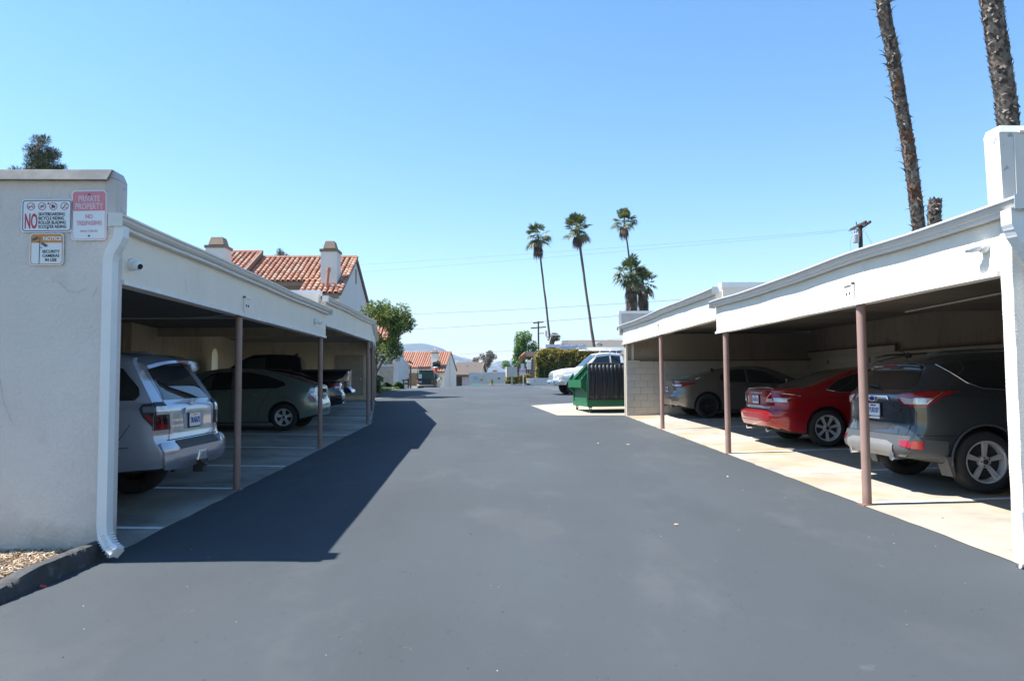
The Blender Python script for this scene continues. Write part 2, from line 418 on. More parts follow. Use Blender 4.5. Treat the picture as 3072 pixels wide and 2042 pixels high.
def wobbly_box(mb, x0, x1, y0, y1, z0, z1, n=24, amp=.006, seed=0):
    """long box along Y whose faces wander a little, as hand trowelled stucco does"""
    vs = []
    for i in range(n + 1):
        y = y0 + (y1 - y0) * i / n
        w = [noise.noise(Vector((y * 1.3, k * 3.1, seed))) * amp for k in range(4)]
        vs += [(x0 + w[0], y, z0 + w[1]), (x1 + w[2], y, z0 + w[1]), (x1 + w[3], y, z1), (x0 + w[0], y, z1)]
    fs = [(i * 4 + j, i * 4 + (j + 1) % 4, (i + 1) * 4 + (j + 1) % 4, (i + 1) * 4 + j) for i in range(n) for j in range(4)] + [(3, 2, 1, 0), (n * 4, n * 4 + 1, n * 4 + 2, n * 4 + 3)]
    mb.add(vs, fs)
post_me = {}
def post(parent, x, y, z0, z1, r=.048, world=True):
    mb = MB(); mb.tube([(x, y, z0 - .02), (x, y, z1)], r, 20)
    p = part('post', mb, m_post, parent, 40, world=world)
    mb = MB(); mb.box(x - r - .02, x + r + .02, y - r - .02, y + r + .02, z0 - .02, z0 + .008)
    part('base_plate', mb, m_post, p, world=world)
    return p
def bracket(parent, xf, y, z0, side, world=True):
    mb = MB(); a = xf + side * .004
    mb.box(min(a, xf + side * .016), max(a, xf + side * .016), y - .10, y + .09, z0 + .02, z0 + .23)
    b = part('post_bracket', mb, m_fascia, parent, world=world)
    mb = MB(); c = xf + side * .004; d = xf + side * .03
    for q in ((y - .13, y - .10, z0, z0 + .25), (y - .13, y + .09, z0 + .23, z0 + .26)): mb.box(min(c, d), max(c, d), *q)
    part('bracket_frame', mb, m_trim, b, world=world)
    for dy in (-.045, .035):
        mb = MB(); e = xf + side * .016; f = xf + side * .024
        mb.box(min(e, f), max(e, f), y + dy - .008, y + dy + .008, z0 + .12, z0 + .15); part('bolt', mb, m_dark, b, world=world)
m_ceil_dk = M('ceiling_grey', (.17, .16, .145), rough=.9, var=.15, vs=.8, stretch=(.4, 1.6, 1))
def ceiling(parent, x0, x1, y0, y1, z, w=1.22, world=True, mat=None):
    y = y0; k = 0
    while y < y1 - .05:
        ye = min(y + w, y1); mb = MB(); mb.box(x0, x1, y + .006, ye - .006, z, z + .02)
        part('ceiling_panel', mb, mat or m_ceil, parent, world=world); y = ye; k += 1
def downspout(parent, path, w=.095, d=.07, world=True, elbows=()):
    mb = MB(); mb.tube(path, 1.0, sq=(w, d))
    p = part('downspout', mb, m_down, parent, world=world)
    V = [Vector(q) for q in path]
    for (i0, i1, n) in elbows:                            # crimped elbow ribs follow the bend
        mb = MB(); seg = [(V[k + 1] - V[k]).length for k in range(i0, i1)]; tot = sum(seg)
        for i in range(n):
            t = tot * (i + .5) / n; k = 0
            while k < len(seg) - 1 and t > seg[k]: t -= seg[k]; k += 1
            d_ = (V[i0 + k + 1] - V[i0 + k]).normalized(); c = V[i0 + k] + d_ * t
            u_ = Vector((0, 1, 0)); mb.tube([c - d_ * .005, c + d_ * .005], 1.025, sq=(w, d))
        part('elbow_ribs', mb, m_down, p, world=world, kind='stuff')
    return p

# ---- near left carport, two stepped sections
LC = thing('carport', 'white stucco carport on the left side, over the silver suv and green hatchback', 'carport', (-6.2, 13.4, 0))
mb = MB()
mb.grid(40, 24, lambda u, v: (-9.4 + 6.2 * u, 6.36 + .010 * noise.noise(Vector((u * 9, v * 5, 0))) * (1 if .0 < u < 1 else 0), -.05 + 3.42 * v))
mb.add([(-9.4, 6.50, -.05), (-3.2, 6.50, -.05), (-3.2, 6.50, 3.37), (-9.4, 6.50, 3.37), (-9.4, 6.36, -.05), (-3.2, 6.36, -.05), (-3.2, 6.36, 3.37), (-9.4, 6.36, 3.37)],
       [(1, 0, 3, 2), (5, 1, 2, 6), (0, 4, 7, 3), (7, 6, 2, 3)])
nw = part('near_wall', mb, m_stucco_left, LC, merge=True, smooth=30)
# fine cracks in the near wall
y = 6.354
for pts in ([(-4.18, 1.80), (-4.12, 1.62), (-4.09, 1.45), (-4.00, 1.25)], [(-3.68, 2.48), (-3.61, 2.42), (-3.57, 2.38), (-3.49, 2.38), (-3.43, 2.41)], [(-3.76, 3.20), (-3.73, 3.17), (-3.72, 3.13)], [(-3.37, 2.34), (-3.33, 2.43)]):
    mb = MB(); strip(mb, [(a, y, b) for a, b in pts], .0015, (0, 1, 0))
    part('hairline_crack', mb, M('crack', (.40, .38, .36), rough=.95), nw)
mb = MB(); mb.hexa([(-9.5, 6.30, 3.345), (-3.25, 6.30, 3.34), (-3.25, 6.54, 3.34), (-9.5, 6.54, 3.345), (-9.5, 6.32, 3.42), (-3.215, 6.32, 3.43), (-3.215, 6.53, 3.43), (-9.5, 6.53, 3.42)])
part('coping', mb, m_cap, LC)
mb = MB(); mb.hexa([(-3.262, 6.335, 3.045), (-3.185, 6.335, 3.045), (-3.185, 6.53, 3.045), (-3.262, 6.53, 3.045), (-3.262, 6.335, 3.37), (-3.185, 6.335, 3.35), (-3.185, 6.53, 3.35), (-3.262, 6.53, 3.37)]); mb.hexa([(-3.249, 6.333, 3.371), (-3.183, 6.333, 3.352), (-3.183, 6.532, 3.352), (-3.249, 6.532, 3.371), (-3.214, 6.345, 3.426), (-3.20, 6.345, 3.40), (-3.20, 6.52, 3.40), (-3.214, 6.52, 3.426)])
part('parapet_end_cladding', mb, M('cladding_grey', (.46, .44, .43), rough=.6, var=.08, spots=[(6., (.25, .25, .26), .62, .70, 8, .7)]), LC)
for (y0, y1, zf, zt, zc, gy0, gy1) in ((6.502, 14.56, 2.475, 2.985, 2.86, 6.24, 14.62), (14.562, 20.28, 2.715, 3.215, 3.10, 14.25, 20.36)):
    mb = MB(); wobbly_box(mb, -3.36, -3.20, y0, y1, zf, zt, 30, .004, y0); part('fascia', mb, m_fascia, LC, 40)
    mb = MB(); wobbly_box(mb, -3.20, -3.178, y0, y1, zf - .012, zf + .03, 30, .004, y0 + 5); part('drip_edge', mb, m_trim, LC, 40)
    mb = MB(); gutter(mb, -3.198, gy0, gy1, zt + .05, 1, .012); part('gutter', mb, m_gutter, LC)
    mb = MB(); mb.box(-9.3, -3.362, y0, y1, zc + .024, zt + .02); part('roof', mb, m_cap, LC)
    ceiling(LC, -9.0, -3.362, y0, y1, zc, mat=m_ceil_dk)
mb = MB(); mb.box(-9.4, -3.30, 14.36, 14.54, 2.85, 3.30); st = part('step_wall', mb, m_stucco, LC)
mb = MB(); mb.box(-9.4, -3.27, 14.34, 14.56, 3.30, 3.385); part('coping', mb, m_capw, LC)
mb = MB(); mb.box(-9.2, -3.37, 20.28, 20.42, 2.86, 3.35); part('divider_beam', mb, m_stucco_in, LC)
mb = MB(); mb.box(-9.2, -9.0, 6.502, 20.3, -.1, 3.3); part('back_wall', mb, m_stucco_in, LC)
for x, y, zt in ((-3.265, 9.72, 2.475), (-3.265, 14.42, 2.475), (-3.265, 20.08, 2.715)):
    post(LC, x, y, slabz(x, y), zt, .044)
bracket(LC, -3.20, 9.80, 2.475, 1)
downspout(LC, [(-3.115, 6.30, 2.93), (-3.115, 6.30, 2.84), (-3.14, 6.30, 2.78), (-3.19, 6.305, 2.70), (-3.205, 6.31, 2.63), (-3.205, 6.31, .44), (-3.19, 6.30, .33), (-3.13, 6.27, .25), (-3.06, 6.24, .21)],
          elbows=[(1, 3, 6), (3, 4, 4), (5, 8, 12)], w=.105, d=.08)
mb = MB(); mb.tube([(-8.6, 9.2, 2.83), (-6.2, 9.25, 2.83), (-5.2, 8.8, 2.83)], .012, 8); part('conduit', mb, m_trim, LC)
mb = MB(); mb.tube([(-3.6, 9.2, 2.835), (-4.4, 11.3, 2.835), (-4.7, 13.6, 2.835), (-6.0, 14.3, 2.835)], .014, 8); part('conduit', mb, m_trim, LC)

# ---- far left carport, turned eight degrees away from the drive
FC = thing('carport', 'far half of the left carport row, over the black sedan and dark pickup', 'carport', (-3.2, 20.3, 0), math.atan(-K3))
def floc(x, y): return -3.2 + x * math.cos(.1435) - y * math.sin(.1435), 20.3 + x * math.sin(.1435) + y * math.cos(.1435)
for (y0, y1, zf, zt, zc, gy0, gy1) in ((.02, 5.1, 2.735, 3.235, 3.12, -.0, 5.15), (5.102, 13.0, 2.975, 3.475, 3.36, 4.95, 13.1)):
    mb = MB(); wobbly_box(mb, -.16, 0, y0, y1, zf, zt, 24, .004, y0 + 40); part('fascia', mb, m_fascia, FC, 40, world=False)
    mb = MB(); mb.box(0, .02, y0, y1, zf - .012, zf + .03); part('drip_edge', mb, m_trim, FC, world=False)
    mb = MB(); gutter(mb, .002, gy0, gy1, zt + .05, 1, .01); part('gutter', mb, m_gutter, FC, world=False)
    mb = MB(); mb.box(-6.0, -.162, y0, y1, zc + .024, zt + .02); part('roof', mb, m_cap, FC, world=False)
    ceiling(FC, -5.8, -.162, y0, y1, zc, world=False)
mb = MB(); mb.box(-6.0, -.1, 5.0, 5.1, 3.3, 3.62); part('step_wall', mb, m_stucco, FC, world=False)
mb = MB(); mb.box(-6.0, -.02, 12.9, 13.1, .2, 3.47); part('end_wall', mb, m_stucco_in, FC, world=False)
mb = MB(); mb.box(-6.02, -.01, 12.88, 13.12, 3.47, 3.72); part('parapet', mb, m_stucco, FC, world=False)
# back wall with an arched opening
mb = MB()
mb.box(-6.0, -5.8, -1.1, 7.65, .2, 3.5); mb.box(-6.0, -5.8, 8.6, 12.9, .2, 3.5)
arch = [(7.65, 3.5), (7.65, 2.55)] + [(8.125 - .475 * math.cos(a), 2.55 + .33 * math.sin(a)) for a in [math.pi * k / 12 for k in range(1, 12)]] + [(8.6, 2.55), (8.6, 3.5)]
for (a, b) in zip(arch[1:-2], arch[2:-1]):
    mb.hexa([(-6.0, a[0], a[1]), (-5.8, a[0], a[1]), (-5.8, b[0], b[1]), (-6.0, b[0], b[1]), (-6.0, a[0], 3.5), (-5.8, a[0], 3.5), (-5.8, b[0], 3.5), (-6.0, b[0], 3.5)])
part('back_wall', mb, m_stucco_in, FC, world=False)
mb = MB(); mb.box(-1.72, -.52, 12.84, 12.88, 1.0, 2.78)
cp = part('storage_door', mb, M('beige_panel', (.30, .25, .19), rough=.7), FC, world=False)
mb = MB(); mb.box(-.66, -.60, 12.82, 12.84, 1.7, 1.76); part('handle', mb, m_gutter, cp, world=False)
for lx, ly in ((-.05, 5.45), (-.05, 12.7)):
    wx, wy = floc(lx, ly); mbp = MB(); mbp.tube([(lx, ly, slabz(wx, wy) - .02), (lx, ly, 2.98)], .044, 20); part('post', mbp, m_post, FC, 40, world=False)

# ---- right carport, two stepped sections
RC = thing('carport', 'white stucco carport on the right side, over the dark suv, red sedan and grey sedan', 'carport', (7.2, 14.2, 0))
mb = MB()
n = 30
for i in range(n):                                        # end face with a trowelled, slightly swelling edge
    pass
wf = lambda v: 4.183 + .007 * noise.noise(Vector((v * 16, 0, 3)))
mb.grid(6, 60, lambda u, v: (wf(v) + .007 * noise.noise(Vector((v * 22, u * 3, 3))) * (0 < u < 1) - (.007 if 0 < u < 1 else 0), 5.69 + .135 * u + (.007 * noise.noise(Vector((v * 14, 7, 0))) if u == 0 else 0), -.05 + 3.4 * v))
mb.grid(20, 60, lambda u, v: (wf(v) if u == 0 else 4.19 + 6.1 * u * u, 5.69 + (.007 * noise.noise(Vector((v * 14, 7, 0))) if u == 0 else 0), -.05 + 3.4 * v))
mb.grid(4, 60, lambda u, v: (wf(v) if u == 0 else 4.19 + 6.1 * u, 5.825, -.05 + 3.4 * v))
part('near_wall', mb, m_stucco, RC, merge=True, smooth=45)
mb = MB(); mb.hexa([(4.12, 5.672, 2.985), (10.4, 5.672, 2.985), (10.4, 5.85, 2.985), (4.12, 5.85, 2.985), (4.105, 5.668, 3.56), (10.4, 5.668, 3.56), (10.4, 5.85, 3.56), (4.105, 5.85, 3.56)]); part('parapet', mb, M('parapet_paint', (.66, .63, .59), rough=.7, var=.05, spots=[(4.5, (.30, .31, .32), .615, .635, 7, .9), (2., (.58, .55, .50), .5, .8, 8, .5)]), RC)
mb = MB(); mb.hexa([(4.108, 5.66, 3.561), (10.5, 5.66, 3.561), (10.5, 5.86, 3.561), (4.108, 5.86, 3.561), (4.125, 5.68, 3.62), (10.5, 5.68, 3.62), (10.5, 5.85, 3.62), (4.125, 5.85, 3.62)])
part('coping', mb, m_capw, RC)
mb = MB(); mb.box(4.26, 10.4, 5.648, 5.659, 3.555, 3.572); mb.bar((4.225, 5.664, 3.0), (4.225, 5.662, 3.555), .006, .006); part('cladding_seam', mb, m_trim, RC)
for (y0, y1, zf, zt, zc, gy0, gy1) in ((5.826, 13.30, 2.440, 2.955, 2.83, 5.46, 13.30), (13.302, 22.66, 2.700, 3.215, 3.09, 13.10, 22.95)):
    mb = MB(); wobbly_box(mb, 4.182, 4.34, y0, y1, zf, zt, 44, .007, y0 + 2); part('fascia', mb, m_fascia, RC, 40)
    mb = MB(); wobbly_box(mb, 4.152, 4.18, y0, y1, zf - .012, zf + .028, 44, .006, y0 + 9); part('drip_edge', mb, m_trim, RC, 40)
    mb = MB(); gutter(mb, 4.172, gy0, gy1, zt + .05, -1, .022, 26); part('gutter', mb, m_gutter, RC)
    mb = MB(); mb.box(4.342, 10.3, y0, y1, zc + .024, zt + .02); part('roof', mb, m_cap, RC)
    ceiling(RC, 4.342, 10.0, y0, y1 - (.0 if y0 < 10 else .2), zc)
mb = MB(); mb.box(4.30, 10.3, 13.26, 13.42, 2.86, 3.28); part('step_wall', mb, m_stucco, RC)
mb = MB(); mb.box(4.27, 10.35, 13.24, 13.44, 3.28, 3.37); part('coping', mb, m_capw, RC)
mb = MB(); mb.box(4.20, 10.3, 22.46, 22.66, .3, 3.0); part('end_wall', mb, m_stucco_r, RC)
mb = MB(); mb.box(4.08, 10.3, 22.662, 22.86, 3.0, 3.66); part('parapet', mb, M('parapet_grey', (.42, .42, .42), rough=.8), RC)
mb = MB(); mb.box(4.06, 10.3, 22.64, 22.88, 3.66, 3.74); mb.box(4.05, 4.14, 22.63, 22.66, 3.18, 3.66); part('coping', mb, m_capw, RC)
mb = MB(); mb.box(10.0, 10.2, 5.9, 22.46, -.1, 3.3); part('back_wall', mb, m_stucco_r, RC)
mb = MB(); mb.box(9.93, 9.998, 13.0, 22.40, .1, 2.18); part('block_backing', mb, M('mortar', (.52, .485, .42), rough=.95), RC)
mb = MB(); mb.box(4.26, 9.93, 22.405, 22.458, .3, 2.16); part('block_backing', mb, MATS['mortar'], RC)
mb = MB(); mb.hexa([(-.198, -.02, -.098), (.198, -.02, -.098), (.198, .02, -.098), (-.198, .02, -.098), (-.198, -.02, .098), (.198, -.02, .098), (.198, .02, .098), (-.198, .02, .098)])
bm = bmesh.new(); bm.from_mesh(mb.mesh('t', m_block)); bmesh.ops.bevel(bm, geom=bm.edges[:], offset=.004, segments=1, affect='EDGES'); blk = bpy.data.meshes.new('block'); bm.to_mesh(blk); bm.free(); blk.materials.append(m_block)
rnd = random.Random(2)
for r in range(9):
    z = 2.072 - r * .2
    for c in range(15):
        x = 4.46 + c * .4 - (.2 if r % 2 else 0)
        if x > 9.8 or z < .42: continue
        o = put('block', blk, RC, Vector((x + (.10 if x < 4.4 else 0), 22.397 + rnd.uniform(-.002, .002), z)) - RC.location)
        if x < 4.4: o.scale = (.49, 1, 1)
for r in range(7):
    for c in range(22):
        y = 13.62 + c * .4 + (.2 if r % 2 else 0)
        if y > 22.3: continue
        z = 2.14 - r * .2
        put('block', blk, RC, Vector((9.922 + rnd.uniform(-.002, .002), y, z)) - RC.location, (0, 0, math.pi / 2))
mb = MB(); mb.box(9.88, 9.998, 17.55, 22.40, 2.242, 2.40); part('upper_block_course', mb, m_block, RC)
mb = MB()
mb.box(9.86, 9.90, 13.4, 17.5, 2.245, 2.275); mb.box(9.86, 9.90, 17.5, 22.4, 2.405, 2.435); mb.box(9.86, 9.90, 17.47, 17.52, 2.245, 2.435)
part('ledge_trim', mb, M('ledge_brown', (.16, .10, .07), rough=.8), RC)
mb = MB(); mb.box(4.22, 9.9, 22.33, 22.405, 2.165, 2.20); part('ledge_trim', mb, MATS['ledge_brown'], RC)
mb = MB(); mb.box(4.20, 4.62, 22.31, 22.40, 2.16, 2.185); mb.box(4.215, 4.27, 22.38, 22.458, .45, 2.70); mb.box(4.40, 4.47, 22.41, 22.458, 2.2, 2.70); part('corner_frame', mb, m_stucco, RC)
for yy, z0, z1 in ((10.8, 2.47, 2.93), (8.0, 2.47, 2.93), (10.42, 2.47, 2.93), (15.9, 2.73, 3.2), (20.3, 2.73, 3.2)):
    mb = MB(); mb.box(4.1755, 4.181, yy, yy + .006, z0, z1); part('board_seam', mb, m_trim, RC)
for x, y, zt in ((4.235, 8.19, 2.44), (4.235, 12.95, 2.44), (4.235, 17.86, 2.70)):
    post(RC, x, y, slabz(x, y), zt, .050)
bracket(RC, 4.18, 8.33, 2.44, -1); bracket(RC, 4.18, 17.95, 2.70, -1)
downspout(RC, [(4.11, 5.57, 2.91), (4.11, 5.57, 2.80), (4.15, 5.575, 2.71), (4.28, 5.59, 2.54), (4.335, 5.60, 2.46), (4.335, 5.60, .35), (4.30, 5.56, .22)], elbows=[(1, 3, 5), (3, 4, 4)], w=.12, d=.10)
mb = MB(); mb.tube([(4.16, 5.68, .55), (4.155, 5.67, .30), (4.14, 5.66, .17), (4.13, 5.65, .12)], [.012, .018, .026, .028], 10); part('drain_pipe', mb, m_down, RC, 40)
mb = MB(); mb.tube([(6.3, 6.2, 2.80), (7.3, 9.9, 2.80), (7.6, 13.1, 2.80)], .016, 8); part('conduit', mb, m_trim, RC)
m_num = M('stencil_black', (.02, .02, .02), rough=.8)
text('stall_number', '5', .20, m_num, RC, Vector((9.885, 18.75, 2.07)) - RC.location, (R(90), 0, R(-90)), bold=.004)
text('stall_number', '4', .20, m_num, RC, Vector((9.885, 21.10, 2.07)) - RC.location, (R(90), 0, R(-90)), bold=.004)
mb = MB()                                                 # rubble of tar at the foot of the right wall
rnd = random.Random(12)
for i in range(60):
    x = rnd.uniform(4.10, 4.6); y = rnd.uniform(5.45, 5.72); s = rnd.uniform(.006, .022); z = gz(x, y)
    mb.tube([(x - s, y, z), (x, y + s * .3, z + s * rnd.uniform(.4, .9)), (x + s, y, z)], [s * .4, s, s * .3], 5)
put('tar_crumbs', mb.mesh('tar_crumbs', m_kerb, True), None, kind='stuff', label='crumbled tar at the foot of the right wall')

# ---- cameras on the walls
m_camw = M('camera_white', (.74, .76, .78), rough=.35, var=.02); m_lens = M('camera_lens', (.01, .008, .008), rough=.06, var=.1)
def turret(loc, rz, label, tilt=.35):
    t = thing('security_camera', label, 'security camera', loc, rz, 'security cameras on the carport fronts')
    mb = MB(); mb.lathe([(.0, 0), (.052, 0), (.055, .01), (.055, .035), (.048, .05), (.0, .055)], axis='X'); part('mount', mb, m_camw, t, 35, world=False)
    mb = MB(); a = Vector((.05, 0, 0)); d = Vector((1, .25, -tilt)).normalized()
    c = a + d * .03
    pts = [c - d * .045, c - d * .03, c, c + d * .03, c + d * .045]; mb.tube(pts, [.02, .038, .046, .038, .026], 20); hd = part('camera_head', mb, m_camw, t, True, world=False)
    mb = MB(); mb.tube([c + d * .036, c + d * .052], [.028, .024], 18); part('lens', mb, m_lens, hd, 40, world=False)
    return t
turret((-3.198, 6.66, 2.66), R(-38), 'white dome camera above the near left opening, its black lens showing')
turret((-3.198, 13.62, 2.72), R(12), 'small white dome camera at the far end of the first left fascia')
t = thing('security_camera', 'white bullet camera on the right fascia beside the bent downspout', 'security camera', (4.180, 5.99, 2.69), 0, 'security cameras on the carport fronts')
mb = MB(); mb.lathe([(0, 0), (.05, 0), (.05, -.03), (.038, -.05), (.03, -.055), (0, -.055)], axis='X'); part('mount', mb, m_camw, t, 35, world=False)
mb = MB(); mb.tube([(-.045, .0, 0), (-.070, .005, .0), (-.085, .02, 0), (-.095, .05, -.005)], [.03, .036, .040, .036], 18); part('camera_head', mb, m_camw, t, 50, world=False)
mb = MB(); mb.tube([(-.094, .045, -.005), (-.100, .095, -.012)], [.034, .022], 18); part('sun_hood', mb, m_gutter, t, 50, world=False)

# ---- signs on the near left wall
def rrect(w, h, r, n=5):
    pts = []
    for cx, cy, a0 in ((w / 2 - r, h / 2 - r, 0), (-w / 2 + r, h / 2 - r, 90), (-w / 2 + r, -h / 2 + r, 180), (w / 2 - r, -h / 2 + r, 270)):
        for k in range(n + 1):
            a = R(a0 + 90 * k / n); pts.append((cx + r * math.cos(a), cy + r * math.sin(a)))
    return pts
def ring_poly(mb, outer, inner, d0, d1):
    n = len(outer)
    vs = [(u, -d1, v) for u, v in outer] + [(u, -d1, v) for u, v in inner] + [(u, -d0, v) for u, v in outer] + [(u, -d0, v) for u, v in inner]
    fs = []
    for i in range(n):
        j = (i + 1) % n
        fs += [(i, j, n + j, n + i), (2 * n + i, 2 * n + j, j, i), (n + i, n + j, 3 * n + j, 3 * n + i)]
    mb.add(vs, fs)
m_sw = M('sign_white', (.66, .70, .74), rough=.35, var=.03); m_navy = M('sign_navy', (.02, .03, .10), rough=.4); m_red = M('sign_red', (.42, .02, .05), rough=.4)
m_pink = M('sign_faded_red', (.60, .20, .25), rough=.5, var=.12, vs=4); m_pinkt = M('sign_faded_text', (.62, .28, .32), rough=.5); m_ora = M('sign_orange', (.55, .22, .05), rough=.45, var=.05)
m_blk = M('sign_black', (.02, .02, .025), rough=.5); m_bolt = M('bolt_steel', (.12, .12, .13), rough=.5, metal=.6)
m_pinkl = M('sign_pale_pink', (.58, .50, .56), rough=.5)
def plate(mb, pts, d0, d1): mb.prism(pts, d0, d1, lambda u, v, d: (u, -d, v))
def sign_base(name, label, x, z, w, h, r, tilt=0):
    t = thing(name, label, 'sign', (x * .9755, 6.350, 1.6 + (z - 1.6) * .9755)); t.scale = (.9755, 1, .9755); t.rotation_euler = (0, tilt, 0)
    mb = MB(); plate(mb, rrect(w, h, r), .002, .006); part('panel', mb, m_sw, t, world=False); return t
def stx(parent, txt, size, mat, x, z, sx=1, bold=0, align='CENTER', d=.0075):
    return text('lettering', txt, size, mat, parent, (x, -d, z), (R(90), 0, 0), ext=.0006, bold=bold, sx=sx, align=align)
s1 = sign_base('rules_sign', 'white sign with navy border forbidding skateboarding, bicycle riding, roller blading and scooter riding', -3.862, 3.072, .440, .292, .028, R(-.5))
mb = MB(); ring_poly(mb, rrect(.418, .272, .024), rrect(.405, .259, .018), .006, .0072); part('border', mb, m_navy, s1, world=False)
stx(s1, 'NO', .185, m_red, -.135, -.055, sx=.38, bold=.004)
for k, w in enumerate(('SKATEBOARDING', 'BICYCLE RIDING', 'ROLLER BLADING', 'SCOOTER RIDING')):
    stx(s1, w, .040, m_blk, -.072, .012 - k * .037, sx=.74 if k else .71, align='LEFT', bold=.0006)
for k in range(4):
    cx = -.138 + k * .0965; cz = .083; mb = MB()
    circ = lambda r: [(cx + r * math.cos(2 * math.pi * i / 28), cz + r * math.sin(2 * math.pi * i / 28)) for i in range(28)]
    ring_poly(mb, circ(.034), circ(.0295), .006, .0078); mb.bar((cx - .021, -.0072, cz - .021), (cx + .021, -.0072, cz + .021), .004, .0012, (0, 1, 0))
    rg = part('prohibition_ring', mb, m_red, s1, world=False); mb = MB()
    B = lambda a, b, w=.0035: mb.bar((cx + a[0], -.0068, cz + a[1]), (cx + b[0], -.0068, cz + b[1]), w, .001, (0, 1, 0))
    dot = lambda x, z, r: mb.prism([(cx + x + r * math.cos(i * .7), cz + z + r * math.sin(i * .7)) for i in range(9)], .0062, .0072, lambda u, v, d: (u, -d, v))
    if k == 0: B((-.022, .002), (-.014, -.002)); B((-.014, -.002), (.014, -.002)); B((.014, -.002), (.022, .002)); dot(-.017, -.007, .0045); dot(.017, -.007, .0045)
    elif k == 1:
        for sx_ in (-.012, .012): mb.lathe([(.0075, -.0072), (.0095, -.0072), (.0095, -.0062), (.0075, -.0062)], (cx + sx_, 0, cz - .004), 'Y', 16)
        B((-.012, -.004), (-.004, .008)); B((-.004, .008), (.008, .008)); B((.008, .008), (.012, -.004)); B((-.004, .008), (0, -.004)); B((0, -.004), (.008, .008))
    elif k == 2: mb.prism([(cx + a, cz + b) for a, b in ((-.014, .014), (-.002, .016), (0, .003), (.016, .002), (.018, -.008), (-.015, -.010), (-.016, .0))], .0062, .0072, lambda u, v, d: (u, -d, v)); dot(-.009, -.013, .004); dot(.001, -.013, .004); dot(.011, -.013, .004)
    else: B((.007, .018), (-.010, -.012), .003); B((-.012, -.012), (.014, -.012), .003); B((.003, .017), (.011, .019), .003); dot(-.012, -.015, .004); dot(.014, -.015, .004)
    part('pictogram', mb, m_blk, s1, world=False)
def bolt(p, x, z, r=.008):
    mb = MB(); mb.lathe([(0, -.012), (r * .7, -.012), (r, -.008), (r, -.006)], (x, 0, z), 'Y', 12); part('bolt', mb, m_bolt, p, 40, world=False)
bolt(s1, .012, .108); bolt(s1, .008, -.112)
s2 = sign_base('private_property_sign', 'tall faded pink and white private property no trespassing sign', -3.498, 3.075, .302, .445, .032, R(-1.0))
mb = MB(); ring_poly(mb, rrect(.282, .425, .028), rrect(.274, .417, .024), .006, .0070); part('border', mb, m_pink, s2, world=False)
mb = MB(); top = rrect(.274, .417, .024); top = [p for p in top if p[1] > .04]; plate(mb, top + [(-.137, .040), (.137, .040)], .006, .0068)
part('header_band', mb, m_pink, s2, world=False)
stx(s2, 'PRIVATE', .072, m_pinkl, 0, .145, sx=.70, bold=.002); stx(s2, 'PROPERTY', .075, m_pinkl, 0, .078, sx=.68, bold=.002)
stx(s2, 'NO', .055, m_pinkt, 0, -.012, sx=.72, bold=.001); stx(s2, 'TRESPASSING', .055, m_pinkt, 0.002, -.070, sx=.66, bold=.001); stx(s2, 'PENAL CODE 602', .026, m_pinkt, 0, -.140, sx=.75)
bolt(s2, 0, .185, .009); bolt(s2, 0, -.182, .009)
s3 = sign_base('camera_notice_sign', 'small orange and white notice sign about security cameras in use', -3.856, 2.776, .292, .285, .034, R(-.4))
mb = MB(); ring_poly(mb, rrect(.276, .268, .030), rrect(.262, .254, .024), .006, .0070); part('border', mb, m_ora, s3, world=False)
mb = MB(); top = [p for p in rrect(.262, .254, .024) if p[1] > .05]; plate(mb, top + [(-.131, .056), (.131, .056)], .006, .0068); part('header_band', mb, m_ora, s3, world=False)
stx(s3, 'NOTICE', .047, m_sw, .048, .092, sx=.92, bold=.0015)
for k, w in enumerate(('SECURITY', 'CAMERAS', 'IN USE')): stx(s3, w, .036, m_blk, .038, -.022 - k * .037, sx=.93, bold=.0008)
mb = MB()
mb.bar((-.062, -.0078, -.128), (-.058, -.0078, .108), .006, .001, (0, 1, 0)); mb.bar((-.085, -.0078, .066), (-.060, -.0078, .066), .005, .001, (0, 1, 0)); mb.bar((-.060, -.0078, .014), (-.035, -.0078, .014), .005, .001, (0, 1, 0))
for pts in ([(-.128, .088), (-.120, .072), (-.078, .088), (-.070, .108), (-.090, .110)], [(-.048, .046), (-.044, .062), (-.034, .060), (.008, .038), (.006, .024), (-.010, .018)]):
    mb.prism(pts, .0072, .0084, lambda u, v, d: (u, -d, v))
part('camera_drawing', mb, M('sign_dark_teal', (.05, .07, .08), rough=.4), s3, world=False)
# ------------------------------------------------------------------ vehicles
def paint(name, col, metal=.5, rough=.32, **k): return M(name, col, rough=rough, metal=metal, var=.04, vs=3, coat=1.0, **k)
m_glass = M('car_glass', (.012, .014, .016), rough=.02, var=.05, spec=.9)
m_glass_lt = M('car_glass_clear', (.05, .075, .065), rough=.02, var=.1)
m_tyre = M('tyre_rubber', (.022, .022, .023), rough=.85, var=.15, vs=20)
m_blkpl = M('black_plastic', (.025, .026, .028), rough=.6, var=.1)
m_rim = M('rim_alloy', (.62, .64, .67), rough=.35, metal=.35, var=.05)
m_rimd = M('rim_black', (.02, .02, .022), rough=.35, metal=.4)
m_rimm = M('rim_machined', (.62, .62, .63), rough=.3, metal=.4)
m_chrome = M('chrome', (.75, .77, .80), rough=.08, metal=1.0, var=.02)
m_tlr = M('taillight_red', (.26, .005, .010), rough=.08, var=.15, vs=30, coat=1, emit=None)
m_tlc = M('taillight_clear', (.62, .60, .60), rough=.12, var=.15, vs=30, coat=1, metal=.3)
m_tlo = M('taillight_orange', (.60, .10, .02), rough=.1, coat=1)
m_plate = M('plate_white', (.72, .73, .76), rough=.5, var=.05)
m_pltxt = M('plate_blue', (.04, .06, .22), rough=.5)
m_gap = M('panel_gap', (.008, .008, .009), rough=.9)
m_under = M('underbody', (.015, .015, .016), rough=.9)

